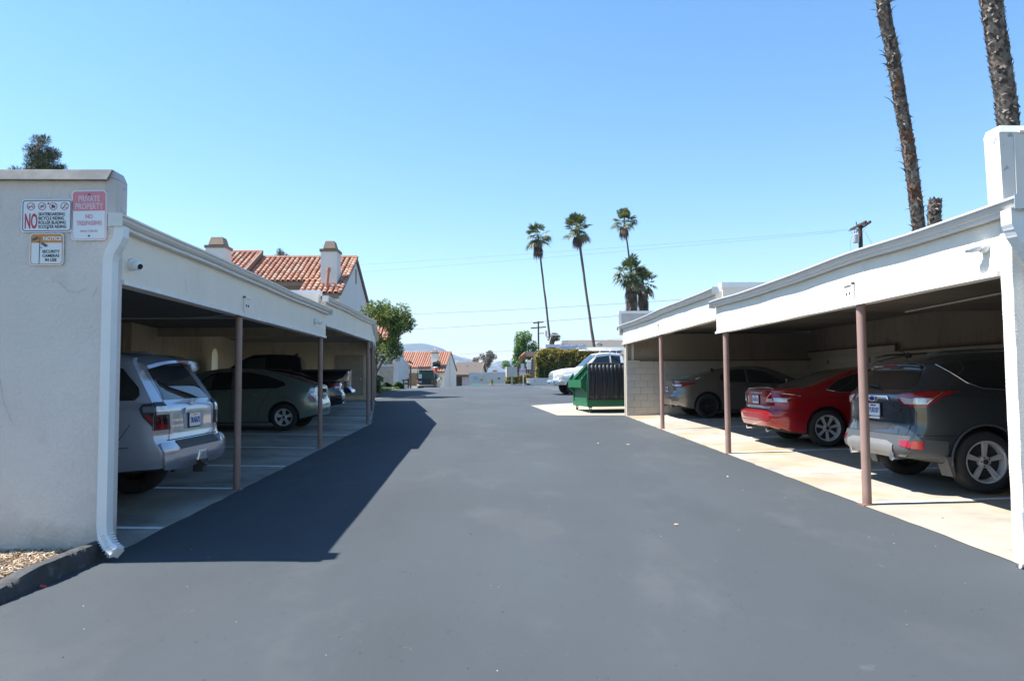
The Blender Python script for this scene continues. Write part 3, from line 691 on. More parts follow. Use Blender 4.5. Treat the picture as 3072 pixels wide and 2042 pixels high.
def loft_body(L, W, top, belt, bot, plan, rear, front, tumble=.35, shoulder=.945, NX=86, arches=(), arch_r=.37, roofr=.10, arch_depth=.27, cr_=(.16, 5)):
    ft, fb, fbo, fp = pchip(top), pchip(belt), pchip(bot), pchip(plan)
    fr, ff = pchip(rear), pchip(front)
    def section(x):
        w = W * fp(x); zb, zl, zt = fbo(x), fb(x), ft(x)
        zl = min(zl, zt - .02); h = zt - zl; rc = min(roofr, .45 * h)
        wr = w * shoulder - tumble * (h - rc) * (1 if h > .15 else .8 + .2 * h / .15)
        P = [(0, zb), (w * .6, zb), (w * .86, zb + .005), (w * .945, zb + .03), (w * .975, zb + .085)]
        for f, q in ((.22, .992), (.38, .998), (.52, 1.0), (.66, .998), (.78, .990), (.88, .978), (.95, .965)):
            P.append((w * q, zb + .085 + (zl - zb - .085) * f))
        P.append((w * shoulder, zl))
        a = (w * shoulder, zl); b = (wr, zt - rc)
        for f in (.10, .3, .5, .7, .9): P.append((a[0] + (b[0] - a[0]) * f + .018 * math.sin(f * math.pi) * min(1, h), a[1] + (b[1] - a[1]) * f))
        P.append(b)
        for t in (22, 45, 68): P.append((wr - .13 * min(1, h / .3) * (1 - math.cos(R(t))), zt - rc + rc * .86 * math.sin(R(t))))
        P.append((max(.01, wr - .20), zt - rc * .09)); P.append((wr * .5, zt - rc * .02)); P.append((0, zt))
        return P
    xs = []
    for i in range(NX + 1):
        u = i / NX; xs.append(L * (u - .10 * math.sin(2 * math.pi * u) / (2 * math.pi) * 4 / 4 * 1.6))
    fade = lambda x, a: max(0.0, 1 - x / a) ** 1.15
    def place(x, y, z):
        cr = cr_[0] * (abs(y) / W) ** cr_[1]
        return Vector((x + fade(x, .75) * (fr(z) + cr) - fade(L - x, .75) * (-ff(z) + cr * 1.5), y, z))
    rows = [[place(x, y, z) for y, z in section(x)] for x in xs]
    m = len(rows[0]); mb = MB(); vs = []
    for r_ in rows: vs += r_
    vs2 = [Vector((v.x, -v.y, v.z)) for v in vs]; n = len(rows)
    f1 = [(i * m + j, (i + 1) * m + j, (i + 1) * m + j + 1, i * m + j + 1) for i in range(n - 1) for j in range(m - 1)]
    mb.add(vs, f1); mb.add(vs2, [tuple(reversed(f)) for f in f1])
    for x0, row in ((0, section(0)), (L, section(L))):      # end caps as curved grids
        K = 14
        def fn(u, v):
            j = min(int(round(v * (m - 1))), m - 1); y, z = row[j]; return place(x0, y * (1 - 2 * u), z)
        mb.grid(K, m - 1, fn)
    bm = bmesh.new(); me = mb.mesh('b', m_gap); bm.from_mesh(me)
    bmesh.ops.remove_doubles(bm, verts=bm.verts, dist=2e-4)
    bmesh.ops.dissolve_degenerate(bm, edges=bm.edges, dist=1e-4)
    bmesh.ops.recalc_face_normals(bm, faces=bm.faces)
    tree = BVHTree.FromBMesh(bm)
    # wheel arches
    for (ax, az) in arches:
        for sy in (-1, 1):
            pass
    return bm, tree
def cut_arches(bm, W, arches, r, depth, zc):
    me = bpy.data.meshes.new('body'); bm.to_mesh(me); bm.free()
    o = bpy.data.objects.new('tmp_body', me); COL.objects.link(o); cutters = []
    for ax in arches:
        for sy in (-1, 1):
            c = MB(); c.tube([(ax, sy * (W - depth), zc), (ax, sy * (W + .3), zc)], r, 40)
            co = bpy.data.objects.new('tmp_cut', c.mesh('c', m_gap)); COL.objects.link(co); cutters.append(co)
            md = o.modifiers.new('b', 'BOOLEAN'); md.operation = 'DIFFERENCE'; md.object = co; md.solver = 'EXACT'
    dg = bpy.context.evaluated_depsgraph_get(); dg.update()
    res = bpy.data.meshes.new_from_object(o.evaluated_get(dg))
    for c in cutters: bpy.data.objects.remove(c)
    bpy.data.objects.remove(o)
    return res

class Car:
    def __init__(s, name, label, spec, colour, loc, rz, group=None):
        s.L, s.W = spec['L'], spec['W']
        s.t = thing(name, label, spec.get('cat', 'car'), loc, rz, group)
        bm, s.tree = loft_body(s.L, s.W, spec['top'], spec['belt'], spec['bot'], spec['plan'], spec['rear'], spec['front'], spec.get('tumble', .35), roofr=spec.get('roofr', .10), cr_=spec.get('cr', (.16, 5)))
        me = cut_arches(bm, s.W, spec['axles'], spec['wr'] + .055, .28, spec['wr'] + .01)
        me.name = 'body'; me.materials.clear(); me.materials.append(colour); me.materials.append(m_under)
        dark = []
        for p in me.polygons:                               # arch liners and floor are unpainted
            c = p.center; k = 0
            for ax in spec['axles']:
                if math.hypot(c.x - ax, c.z - spec['wr'] - .01) < spec['wr'] + .052 and abs(c.y) < s.W: k = 1
            if p.normal.z < -.85 and c.z < .5: k = 1
            dark.append(k)
        me.polygons.foreach_set('material_index', dark)
        me.shade_smooth(); me.set_sharp_from_angle(angle=R(38))
        s.body = put('body', me, s.t); s.colour = colour; s.spec = spec
    def hit(s, axis, u, v, sgn):
        """axis 'y': side view (u=x, v=z); 'x': end view (u=y, v=z); 'z': plan (u=x, v=y)"""
        if axis == 'y': o = Vector((u, sgn * 3, v)); d = Vector((0, -sgn, 0))
        elif axis == 'x': o = Vector((-2 if sgn < 0 else s.L + 2, u, v)); d = Vector((-sgn, 0, 0))
        else: o = Vector((u, v, 4)); d = Vector((0, 0, -1))
        h = s.tree.ray_cast(o, d); return h[0], h[1], d
    def patch(s, name, mat, axis, sgn, poly, off=.004, nu=14, nv=6, parent=None, both=False, smooth=60, label=None, hit2=None):
        sg = [sgn] if not both else [-1, 1]
        res = None
        for g in sg:
            pl = poly
            if both and axis in 'x': pl = [(-a, b) for a, b in poly] if g > 0 else poly
            if both and axis == 'z': pl = [(a, b * g) for a, b in poly]
            us = [p[0] for p in pl]; u0, u1 = min(us) + 1e-4, max(us) - 1e-4
            cols = []
            ks = sorted(set([u0 + (u1 - u0) * i / nu for i in range(nu + 1)] + [min(max(u, u0), u1) for u in us]))
            for u in ks:
                vv = []
                for a, b in zip(pl, pl[1:] + pl[:1]):
                    if (a[0] - u) * (b[0] - u) <= 0 and a[0] != b[0]: vv.append(a[1] + (b[1] - a[1]) * (u - a[0]) / (b[0] - a[0]))
                if len(vv) < 2: continue
                cols.append((u, min(vv), max(vv)))
            vs = []; ok = True; last = None
            for u, a, b in cols:
                for j in range(nv + 1):
                    v = a + (b - a) * j / nv
                    sgd = g if axis == 'y' else sgn
                    p, nrm, d = s.hit(axis, u, v, sgd)
                    if axis != 'z':                       # keep off grazing hits round the corner
                        uu = u; mid = 0 if axis == 'x' else s.L / 2; k_ = 0
                        while (p is None or -nrm.dot(d) < .30) and k_ < 40:
                            uu += .01 if uu < mid else -.01; k_ += 1; p, nrm, d = s.hit(axis, uu, v, sgd)
                    if p is None:
                        p, nrm = (last if last else (Vector((u, 0, v)), -d))
                    last = (p, nrm); vs.append((p + nrm * off, p - nrm * .004))
            n = len(vs); mb = MB(); c = len(cols); r = nv + 1
            if c < 2: continue
            V = [a for a, b in vs] + [b for a, b in vs]
            F = [(i * r + j, (i + 1) * r + j, (i + 1) * r + j + 1, i * r + j + 1) for i in range(c - 1) for j in range(nv)]
            for i in range(c - 1):
                F += [(i * r, i * r + n, (i + 1) * r + n, (i + 1) * r), (i * r + nv, (i + 1) * r + nv, (i + 1) * r + nv + n, i * r + nv + n)]
            for j in range(nv):
                F += [(j, j + 1, j + 1 + n, j + n), ((c - 1) * r + j, (c - 1) * r + j + n, (c - 1) * r + j + 1 + n, (c - 1) * r + j + 1)]
            mb.add(V, F)
            res = put(name, mb.mesh(name, mat, smooth), parent or s.t, label=label)
        return res
    def line(s, axis, sgn, pts, w=.007, mat=None, off=.0015, name='panel_gap', both=False, parent=None, step=.05):
        for g in ([-1, 1] if both else [sgn]):
            P = []
            for (a, b) in zip(pts[:-1], pts[1:]):
                k = max(1, int(math.hypot(b[0] - a[0], b[1] - a[1]) / step))
                P += [(a[0] + (b[0] - a[0]) * i / k, a[1] + (b[1] - a[1]) * i / k) for i in range(k)]
            P.append(pts[-1]); V = []
            for (u, v) in P:
                uu = u * (g if (both and axis == 'x') else 1); vv = v * (g if (both and axis == 'z') else 1)
                p, n, d = s.hit(axis, uu, vv, g if axis == 'y' else sgn)
                if p is not None: V.append((p, n))
            if len(V) < 2: continue
            mb = MB(); vs = []
            for i, (p, n) in enumerate(V):
                t = (V[min(i + 1, len(V) - 1)][0] - V[max(i - 1, 0)][0]).normalized(); b = t.cross(n).normalized() * w / 2
                vs += [p - b + n * off, p + b + n * off]
            mb.add(vs, [(2 * i, 2 * i + 1, 2 * i + 3, 2 * i + 2) for i in range(len(V) - 1)])
            put(name, mb.mesh(name, mat or m_gap, fixn=False), parent or s.body)
    def rod(s, name, mat, axis, sgn, pts, r=.012, off=.01, both=False, parent=None):
        for g in ([-1, 1] if both else [sgn]):
            V = []
            for (u, v) in pts:
                uu = u * (g if (both and axis == 'x') else 1); vv = v * (g if (both and axis == 'z') else 1)
                p, n, d = s.hit(axis, uu, vv, g if axis == 'y' else sgn)
                if p is not None: V.append(p + n * off)
            if len(V) > 1:
                mb = MB(); mb.tube(V, r, 8); put(name, mb.mesh(name, mat, True), parent or s.t)
    def badge_text(s, txt, y, z, size, mat, sx=1.0, sgn=-1, side='x', x=None, bold=.002, name='lettering', parent=None):
        if side == 'x':
            p, n, d = s.hit('x', y, z, sgn)
            me = text_mesh(txt, size, .002, bold, sx); me.materials.clear(); me.materials.append(mat)
            zz = n.copy(); xx = Vector((0, -1 if sgn < 0 else 1, 0)); xx = (xx - zz * xx.dot(zz)).normalized(); yy = zz.cross(xx)
            me.transform(Matrix((xx, yy, zz)).transposed().to_4x4()); me.transform(Matrix.Translation(p + n * .004))
            return put(name, me, parent or s.t)
    def plate_(s, y, z, txt, sgn=-1, w=.305, h=.152, xoff=0):
        p, n, d = s.hit('x', y, z, sgn)
        nn = Vector((n.x, 0, n.z * .5)).normalized(); xx = Vector((0, -1 if sgn < 0 else 1, 0)); yy = nn.cross(xx)
        mt = Matrix((xx, yy, nn)).transposed().to_4x4(); mt.translation = p + nn * (.008 + xoff)
        mb = MB(); mb.prism(rrect(w, h, .012, 3), 0, .006, lambda u, v, d_: mt @ Vector((u, v, d_))); a = put('licence_plate', mb.mesh('licence_plate', m_plate), s.t)
        mb = MB(); mb.prism(rrect(w + .03, h + .03, .012, 3), -.004, .002, lambda u, v, d_: mt @ Vector((u, v, d_))); put('plate_frame', mb.mesh('plate_frame', m_blkpl), a)
        me = text_mesh(txt, .085, .0008, .003, .82); me.materials.clear(); me.materials.append(m_pltxt); me.transform(mt @ Matrix.Translation((0, -.01, .0075))); put('plate_number', me, a)
        me = text_mesh('California', .035, .0006, .001); me.materials.clear(); me.materials.append(m_tlr); me.transform(mt @ Matrix.Translation((0, .055, .0075))); put('plate_state', me, a)
    def wheels(s, spokes=6, mat=None, style='plain', rim_r=.22, w=.215, twin=False, hubmat=None, disc=None):
        r = s.spec['wr']; mat = mat or m_rim; first = None
        for ax in s.spec['axles']:
            for sy in (1, -1):
                if first is None:
                    mb = MB(); hw = w / 2
                    mb.lathe([(rim_r - .01, -hw + .02), (rim_r + .005, -hw + .005), (rim_r + .04, -hw - .004), (r - .04, -hw), (r - .012, -hw + .018), (r, -hw + .05), (r, hw - .05), (r - .012, hw - .018), (r - .04, hw), (rim_r + .04, hw + .004), (rim_r + .005, hw - .005), (rim_r - .01, hw - .02)], axis='Y', n=44)
                    mb.lathe([(0, .02), (rim_r - .012, .02), (rim_r - .012, -hw + .02)], axis='Y', n=30)
                    me = mb.mesh('wheel', m_tyre, 35); mb = MB()
                    mb.lathe([(rim_r + .004, hw - .012), (rim_r + .006, hw - .002), (rim_r - .010, hw - .004), (rim_r - .022, hw - .03), (rim_r - .03, .02), (rim_r - .02, .02)], axis='Y', n=40)
                    n_ = spokes
                    for i in range(n_):
                        for tw in ((-.5, .5) if twin else (0,)):
                            a = 2 * math.pi * (i + .25) / n_ ; da = tw * .16 * 5 / n_
                            def pt(rad, dd, y, da_=0): return Vector((rad * math.cos(a + da_) - dd * math.sin(a + da_), y, rad * math.sin(a + da_) + dd * math.cos(a + da_)))
                            w0, w1 = (.020, .016) if twin else ((.030, .050) if n_ <= 6 else (.018, .018))
                            if style == 'fork': w0, w1 = .018, .018
                            y0, y1 = hw - .045, hw - .014
                            A = .045; B_ = rim_r - .008
                            mb.hexa([pt(A, -w0, y0 - .02, da * .3), pt(B_, -w1, y1 - .03, da), pt(B_, w1, y1 - .03, da), pt(A, w0, y0 - .02, da * .3), pt(A, -w0 * .8, y0 + .01, da * .3), pt(B_, -w1 * .8, y1, da), pt(B_, w1 * .8, y1, da), pt(A, w0 * .8, y0 + .01, da * .3)])
                    mb.lathe([(0, hw - .022), (.045, hw - .024), (.07, hw - .035), (.07, .03)], axis='Y', n=24)
                    mr = mb.mesh('rim', mat, 35)
                    mb = MB(); mb.lathe([(0, hw - .012), (.028, hw - .014), (.032, hw - .022), (.032, hw - .03)], axis='Y', n=18)
                    for i in range(5): mb.tube([(.052 * math.cos(i * 1.2566), hw - .03, .052 * math.sin(i * 1.2566)), (.052 * math.cos(i * 1.2566), hw - .018, .052 * math.sin(i * 1.2566))], .009, 8)
                    mc = mb.mesh('hub_cap', hubmat or m_blkpl, 35); first = (me, mr, mc)
                a = put('wheel', first[0], s.t, (ax, sy * (s.W - w / 2 - .015), r), (0, 0, 0 if sy > 0 else math.pi))
                put('rim', first[1], a); put('hub_cap', first[2], a)
    def mirror(s, x, z, mat=None, size=(.10, .20, .15), both=True, mg=None):
        for sy in (-1, 1):
            p, n, d = s.hit('y', x, z, sy)
            if p is None: continue
            c = p + Vector((.02, sy * .13, .03)); mb = MB()
            a, b, e = size
            mb.tube([c + Vector((a * .9, 0, 0)), c + Vector((a * .5, 0, 0)), c, c - Vector((a * .35, 0, 0))], [.3, .75, 1, .96], sq=(b, e)); mb.bar(p, c + Vector((.02, 0, -.05)), .04, .03)
            q = put('side_mirror', mb.mesh('side_mirror', mat or s.colour, 50), s.t)
            mb = MB(); mb.box(c.x - a * .42, c.x - a * .36, c.y - b * .42, c.y + b * .42, c.z - e * .4, c.z + e * .4); put('mirror_glass', mb.mesh('mirror_glass', mg or m_chrome), q)
    def fin(s, x, r=.045, mat=None):
        p, n, d = s.hit('z', x, 0, 1); mb = MB()
        mb.hexa([p + Vector(v) for v in ((-.07, -.025, -.01), (.11, -.025, -.01), (.11, .025, -.01), (-.07, .025, -.01), (-.075, -.004, r * 1.3), (-.03, -.004, r * 1.2), (-.03, .004, r * 1.2), (-.075, .004, r * 1.3))])
        put('antenna_fin', mb.mesh('antenna_fin', mat or m_blkpl), s.t)
    def wiper(s, y0, z0, y1, z1):
        P = []
        for f in (0, .5, 1):
            p, n, d = s.hit('x', y0 + (y1 - y0) * f, z0 + (z1 - z0) * f, -1); P.append(p + n * (.03 if f < 1 else .02))
        mb = MB(); mb.tube(P, [.014, .011, .006], 6); put('rear_wiper', mb.mesh('rear_wiper', m_blkpl), s.t)

G_ = lambda x, y: slabz(x, y, .006)

# ---- silver suv, near left ------------------------------------------------
c_silver = paint('paint_silver_blue', (.46, .48, .54), metal=.65, rough=.28)
SP = dict(L=4.82, W=.955, wr=.385, axles=(1.10, 3.89), cat='suv', tumble=.24, roofr=.10, cr=(.10, 7),
    top=[(0, 1.66), (.3, 1.68), (1.0, 1.705), (2.2, 1.71), (2.8, 1.68), (3.15, 1.52), (3.45, 1.26), (3.6, 1.20), (4.3, 1.14), (4.65, 1.06), (4.82, .95)],
    belt=[(0, 1.14), (1.0, 1.145), (2.2, 1.12), (3.4, 1.09), (4.2, 1.05), (4.82, .88)],
    bot=[(0, .46), (.6, .42), (1.5, .34), (3.2, .34), (4.3, .40), (4.82, .46)],
    plan=[(0, .93), (.15, .965), (.6, 1), (3.9, 1), (4.5, .95), (4.82, .82)],
    rear=[(.40, .10), (.47, .035), (.55, .0), (.70, 0), (.725, .045), (.80, .075), (1.10, .085), (1.14, .12), (1.22, .17), (1.60, .42), (1.75, .50)],
    front=[(.4, -.06), (.6, 0), (.9, 0), (1.1, -.12)])
x, y = -3.31, 8.60
C = Car('suv', 'silver suv with a rear spoiler parked nearest in the left carport', SP, c_silver, (x, y, G_(x - 1.5, y) + .0), math.pi)
for nm, pl in (('rear_quarter_window', [(.30, 1.24), (.34, 1.19), (.95, 1.18), (1.12, 1.19), (1.08, 1.55), (.58, 1.55), (.50, 1.52), (.32, 1.32)]),
               ('rear_door_window', [(1.22, 1.19), (2.05, 1.17), (2.05, 1.56), (1.22, 1.56)]), ('front_door_window', [(2.15, 1.17), (3.15, 1.15), (2.75, 1.54), (2.15, 1.56)])):
    C.patch(nm, m_glass, 'y', 1, pl, .003, 14, 6, both=True)
C.patch('rear_window', m_glass, 'x', -1, [(-.61, 1.19), (.61, 1.19), (.53, 1.52), (.47, 1.57), (-.47, 1.57), (-.53, 1.52)], .006, 20, 8)
C.patch('windshield', m_glass, 'z', 1, [(2.82, -.60), (3.45, -.68), (3.45, .68), (2.82, .60)], .004, 10, 10)
mb = MB(); P = []
sec = [(.20, 1.595), (.215, 1.630), (.38, 1.690), (.75, 1.716), (.80, 1.690), (.55, 1.610), (.26, 1.578)]
n = 14
for i in range(n + 1):
    u = -1 + 2 * i / n; yy = u * .66; e = abs(u) ** 6
    P += [Vector((px + .10 * e - (.02 if .25 < abs(u) < .6 else 0), yy, pz - .075 * abs(u) ** 3.5 - (0 if abs(u) > .8 or k not in (1, 2) else .006))) for k, (px, pz) in enumerate(sec)]
m_ = len(sec); mb.add(P, [(i * m_ + j, (i + 1) * m_ + j, (i + 1) * m_ + (j + 1) % m_, i * m_ + (j + 1) % m_) for i in range(n) for j in range(m_)] + [tuple(range(m_)), tuple(range(n * m_, (n + 1) * m_))])
put('spoiler', mb.mesh('spoiler', c_silver, 40), C.t)
mb = MB(); mb.box(.194, .202, -.12, .12, 1.600, 1.620); put('brake_light', mb.mesh('brake_light', m_tlr), C.t)
for sy in (-1, 1):                                        # tail lamps: wrap from the side to the rear
    L_ = C.patch('tail_lamp', m_blkpl, 'y', sy, [(.05, .88), (.12, .89), (.24, 1.02), (.28, 1.10), (.26, 1.15), (.05, 1.165)], .012, 10, 5)
    C.patch('tail_lamp_lens', m_tlr, 'y', sy, [(.06, .895), (.11, .91), (.23, 1.03), (.19, 1.04), (.12, .98), (.06, .935)], .017, 8, 3, parent=L_)
    C.patch('tail_lamp_lens', m_glass, 'y', sy, [(.06, .95), (.11, .99), (.18, 1.045), (.06, 1.045)], .015, 8, 3, parent=L_)
    C.patch('tail_lamp_lens', M('smoked_lens', (.16, .16, .17), rough=.1, coat=1), 'y', sy, [(.06, 1.065), (.24, 1.065), (.25, 1.115), (.06, 1.125)], .015, 8, 3, parent=L_)
C.patch('tail_lamp', m_blkpl, 'x', -1, [(.625, .88), (.90, .88), (.90, 1.165), (.67, 1.165), (.65, 1.12)], .012, 8, 5, both=True)
C.patch('tail_lamp_lens', m_tlc, 'x', -1, [(.65, 1.04), (.86, 1.04), (.86, 1.115), (.665, 1.115)], .018, 6, 3, both=True)
C.patch('tail_lamp_lens', m_glass, 'x', -1, [(.685, .935), (.86, .935), (.86, 1.03), (.69, 1.03)], .017, 6, 3, both=True)
C.patch('tail_lamp_lens', m_tlr, 'x', -1, [(.685, .89), (.86, .89), (.86, .93), (.685, .93)], .018, 6, 2, both=True)
C.patch('bumper_step', m_blkpl, 'x', -1, [(-.60, .655), (.60, .655), (.54, .752), (-.54, .752)], .008, 14, 3)
C.patch('rear_bumper', c_silver, 'x', -1, [(-.90, .485), (-.5, .465), (.5, .465), (.90, .485), (.90, .70), (.86, .735), (.66, .74), (.58, .665), (-.58, .665), (-.66, .74), (-.86, .735), (-.90, .70)], .030, 26, 5, smooth=40)
C.patch('rear_bumper', c_silver, 'y', 1, [(.02, .50), (.55, .47), (.62, .50), (.45, .68), (.30, .73), (.02, .735)], .018, 10, 5, both=True, smooth=40)
C.line('x', -1, [(-.70, .765), (.70, .765)], .012); C.line('x', -1, [(.66, .765), (.615, .90), (.64, 1.18), (.60, 1.55)], .009, both=True); C.line('y', 1, [(.50, .72), (.35, .95)], .006, both=True)
C.line('y', 1, [(.16, .72), (.55, .70), (.72, .62)], .008, both=True); C.line('y', 1, [(.80, 1.03), (1.16, 1.16), (1.19, 1.63)], .008, both=True)
C.line('y', 1, [(1.50, .50), (1.50, .75), (1.18, 1.10)], .008, both=True); C.line('y', 1, [(2.10, .44), (2.10, 1.62)], .008, both=True)
C.patch('fuel_door', c_silver, 'y', 1, [(.90, .96), (.92, .93), (1.06, .93), (1.08, .96), (1.08, 1.07), (1.06, 1.10), (.92, 1.10), (.90, 1.07)], .004, 8, 4); C.line('y', 1, [(.90, .96), (.92, .93), (1.06, .93), (1.08, .96), (1.08, 1.07), (1.06, 1.10), (.92, 1.10), (.90, 1.07), (.90, .96)], .007, off=.005)
g = C.patch('garnish_bar', c_silver, 'x', -1, [(-.30, 1.035), (.30, 1.035), (.26, 1.090), (-.26, 1.090)], .026, 12, 3)
C.badge_text('4RUNNER', 0, 1.062, .048, m_blkpl, sx=1.15, parent=g)
for o_ in C.t.children:
    pass
for (a, b, r_) in ((.062, .043, 0),):                    # three-oval emblem
    p, nn, d = C.hit('x', 0, 1.135, -1); e = MB()
    def oval(rx, rz_, cz, w=.006):
        e.tube([(p.x - .018, rx * math.cos(t * math.pi / 12), p.z + cz + rz_ * math.sin(t * math.pi / 12)) for t in range(25)], w, 6, caps=False)
    oval(.060, .042, 0); oval(.020, .040, 0, .005); oval(.044, .015, .020, .005)
    put('emblem', e.mesh('emblem', m_chrome, True), C.t)
C.plate_(0, .955, '7RAE672', xoff=.006)
C.patch('plate_recess', M('silver_shadow', (.36, .39, .46), rough=.4, metal=.5), 'x', -1, [(-.26, .86), (.26, .86), (.30, 1.045), (-.30, 1.045)], .003, 8, 3)
mb = MB(); mb.box(-.05, .06, -.045, .045, .36, .47); mb.tube([(-.06, -.05, .44), (-.06, .05, .44)], .02, 10); mb.box(-.055, .0, -.10, .10, .47, .50); put('tow_hitch', mb.mesh('tow_hitch', m_blkpl), C.t)
C.patch('hitch_cover', m_tlc, 'x', -1, [(-.13, .52), (.13, .52), (.11, .60), (-.11, .60)], .045, 4, 2)
for sy in (-1, 1):
    mb = MB(); mb.tube([(.85, sy * .66, 1.700), (.95, sy * .66, 1.745), (2.4, sy * .64, 1.752), (2.55, sy * .64, 1.71)], .018, 8); put('roof_rail', mb.mesh('roof_rail', c_silver, True), C.t)
    mb = MB(); mb.hexa([(.62, sy * .78, .26), (.66, sy * .78, .26), (.70, sy * .94, .26), (.66, sy * .95, .26), (.60, sy * .76, .56), (.66, sy * .76, .56), (.66, sy * .955, .56), (.60, sy * .955, .56)]); put('mud_flap', mb.mesh('mud_flap', m_blkpl), C.t)
    mb = MB()                                            # flared arch edge
    pts = [(1.10 + .475 * math.cos(a), sy * (.955 + .012), .395 + .475 * math.sin(a)) for a in [R(-12 + 204 * k / 20) for k in range(21)]]
    mb.tube(pts, .028, 8); put('arch_flare', mb.mesh('arch_flare', c_silver, True), C.t)
C.fin(.98, .05, m_blkpl); C.wheels(6, rim_r=.225, w=.25); C.mirror(3.15, 1.12)

# ---- sage green hatchback ------------------------------------------------
c_sage = paint('paint_sage', (.175, .225, .20), metal=.45, rough=.3)
SP = dict(L=4.45, W=.862, wr=.312, axles=(.83, 3.53), tumble=.42, roofr=.11,
    top=[(0, 1.02), (.10, 1.075), (.30, 1.135), (.75, 1.27), (1.3, 1.405), (1.9, 1.475), (2.3, 1.485), (2.7, 1.44), (3.2, 1.25), (3.65, 1.02), (4.0, .90), (4.3, .78), (4.45, .66)],
    belt=[(0, .93), (.5, .985), (1.2, .975), (2.4, .93), (3.4, .885), (4.1, .79), (4.45, .6)],
    bot=[(0, .33), (.4, .24), (1.0, .17), (3.2, .17), (4.0, .2), (4.45, .26)],
    plan=[(0, .86), (.12, .93), (.5, .985), (1.2, 1), (3.5, 1), (4.1, .93), (4.45, .70)],
    rear=[(.25, .12), (.36, .03), (.52, 0), (.66, .02), (.72, .06), (1.02, .10), (1.2, .18)], front=[(.2, -.08), (.5, 0), (.7, -.1), (.9, -.3)])
x, y = -4.0, 18.40
C = Car('hatchback', 'dull sage green hatchback behind the second left post', SP, c_sage, (x, y, G_(x - 1.5, y)), math.pi)
C.patch('side_window', m_glass, 'y', 1, [(.80, 1.06), (1.0, 1.00), (2.02, .975), (2.02, 1.385), (1.7, 1.375), (1.25, 1.29), (.84, 1.13)], .003, 16, 6, both=True)
C.patch('side_window', m_glass, 'y', 1, [(2.08, .975), (3.05, .95), (3.05, .975), (2.6, 1.33), (2.45, 1.375), (2.08, 1.39)], .003, 14, 6, both=True)
C.patch('painted_lit_view', m_glass_lt, 'y', 1, [(2.55, 1.00), (2.98, .985), (2.60, 1.30), (2.5, 1.32)], .0045, 8, 4)  # paler patch on opaque glass; its colour stands for the lit wall beyond
C.patch('rear_window', m_glass, 'z', 1, [(.36, -.56), (1.28, -.50), (1.28, .50), (.36, .56)], .003, 12, 10)
C.patch('rear_window', m_glass, 'x', -1, [(-.50, .86), (.50, .86), (.54, 1.02), (-.54, 1.02)], .005, 12, 4)
C.rod('tailgate_lip', c_sage, 'x', -1, [(-.62, 1.02), (-.3, 1.045), (0, 1.05), (.3, 1.045), (.62, 1.02)], .018, .01)
for sy in (1, -1):
    L_ = C.patch('tail_lamp', m_tlc, 'x', -1, [(sy * .58, .69), (sy * .80, .66), (sy * .85, .80), (sy * .78, .96), (sy * .62, 1.0)], .012, 8, 6)
    C.patch('tail_lamp_lens', m_tlr, 'x', -1, [(sy * .70, .66), (sy * .80, .665), (sy * .835, .78), (sy * .80, .88), (sy * .745, .80)], .017, 6, 4, parent=L_)
    S_ = C.patch('tail_lamp', m_tlc, 'y', sy, [(.10, .70), (.20, .68), (.28, .86), (.22, .99), (.13, .99)], .010, 6, 5)
    C.patch('tail_lamp_lens', m_tlr, 'y', sy, [(.14, .685), (.20, .69), (.275, .86), (.245, .88), (.20, .80)], .014, 5, 3, parent=S_)
    C.line('y', sy, [(.115, .90), (.235, .89)], .012, m_gap, .016, 'lamp_divider'); C.line('y', sy, [(.11, .80), (.24, .80)], .010, m_gap, .016, 'lamp_divider')
C.plate_(0, .80, '6KCD115', xoff=.01)
C.line('y', 1, [(1.42, .28), (1.42, .5), (1.22, .84), (1.1, 1.0)], .007, both=True); C.line('y', 1, [(2.05, .22), (2.05, 1.40)], .008, both=True); C.line('y', 1, [(3.10, .24), (3.14, .7), (3.05, .95)], .007, both=True)
C.line('y', 1, [(.14, .655), (.45, .655)], .007, both=True)
for hx in (1.55, 2.62): C.rod('door_handle', c_sage, 'y', 1, [(hx - .10, .835), (hx, .84), (hx + .10, .835)], .014, .022, both=True)
C.line('y', 1, [(.78, .78), (.98, .78), (.98, .92), (.78, .92), (.78, .78)], .005)
C.wheels(5, rim_r=.20, w=.185); C.mirror(2.98, .99, mg=M('mirror_reflection', (.45, .55, .45), rough=.05, metal=1))

# ---- black sedan (turned with the far carport) -----------------------------
c_black = paint('paint_black_blue', (.010, .013, .024), metal=.3, rough=.18)
SP = dict(L=4.55, W=.877, wr=.315, axles=(.95, 3.62), tumble=.40, roofr=.11,
    top=[(0, .90), (.05, 1.015), (.25, 1.035), (.65, 1.06), (1.1, 1.20), (1.6, 1.37), (2.1, 1.43), (2.5, 1.42), (2.9, 1.30), (3.45, 1.02), (3.7, .95), (4.2, .84), (4.45, .72), (4.55, .62)],
    belt=[(0, .88), (.5, .955), (1.2, .96), (2.4, .915), (3.5, .87), (4.2, .76), (4.55, .58)],
    bot=[(0, .34), (.5, .24), (1.0, .18), (3.4, .18), (4.2, .21), (4.55, .28)],
    plan=[(0, .85), (.12, .93), (.5, .98), (1.2, 1), (3.5, 1), (4.2, .92), (4.55, .72)],
    rear=[(.25, .10), (.4, .02), (.55, 0), (.66, .03), (.75, .09), (1.0, .10), (1.05, .06)], front=[(.2, -.08), (.5, 0), (.7, -.08), (.9, -.3)])
lx, ly = -.85, 3.35; wx, wy = floc(lx, ly)
C = Car('sedan', 'black sedan with a rear lip spoiler between the green hatchback and the pickup', SP, c_black, (wx, wy, G_(wx - 1.5, wy)), math.pi + math.atan(-K3))
C.patch('side_window', m_glass, 'y', 1, [(1.02, 1.02), (1.25, .985), (3.1, .945), (3.0, 1.05), (2.5, 1.33), (1.8, 1.34), (1.35, 1.22)], .003, 20, 6, both=True)
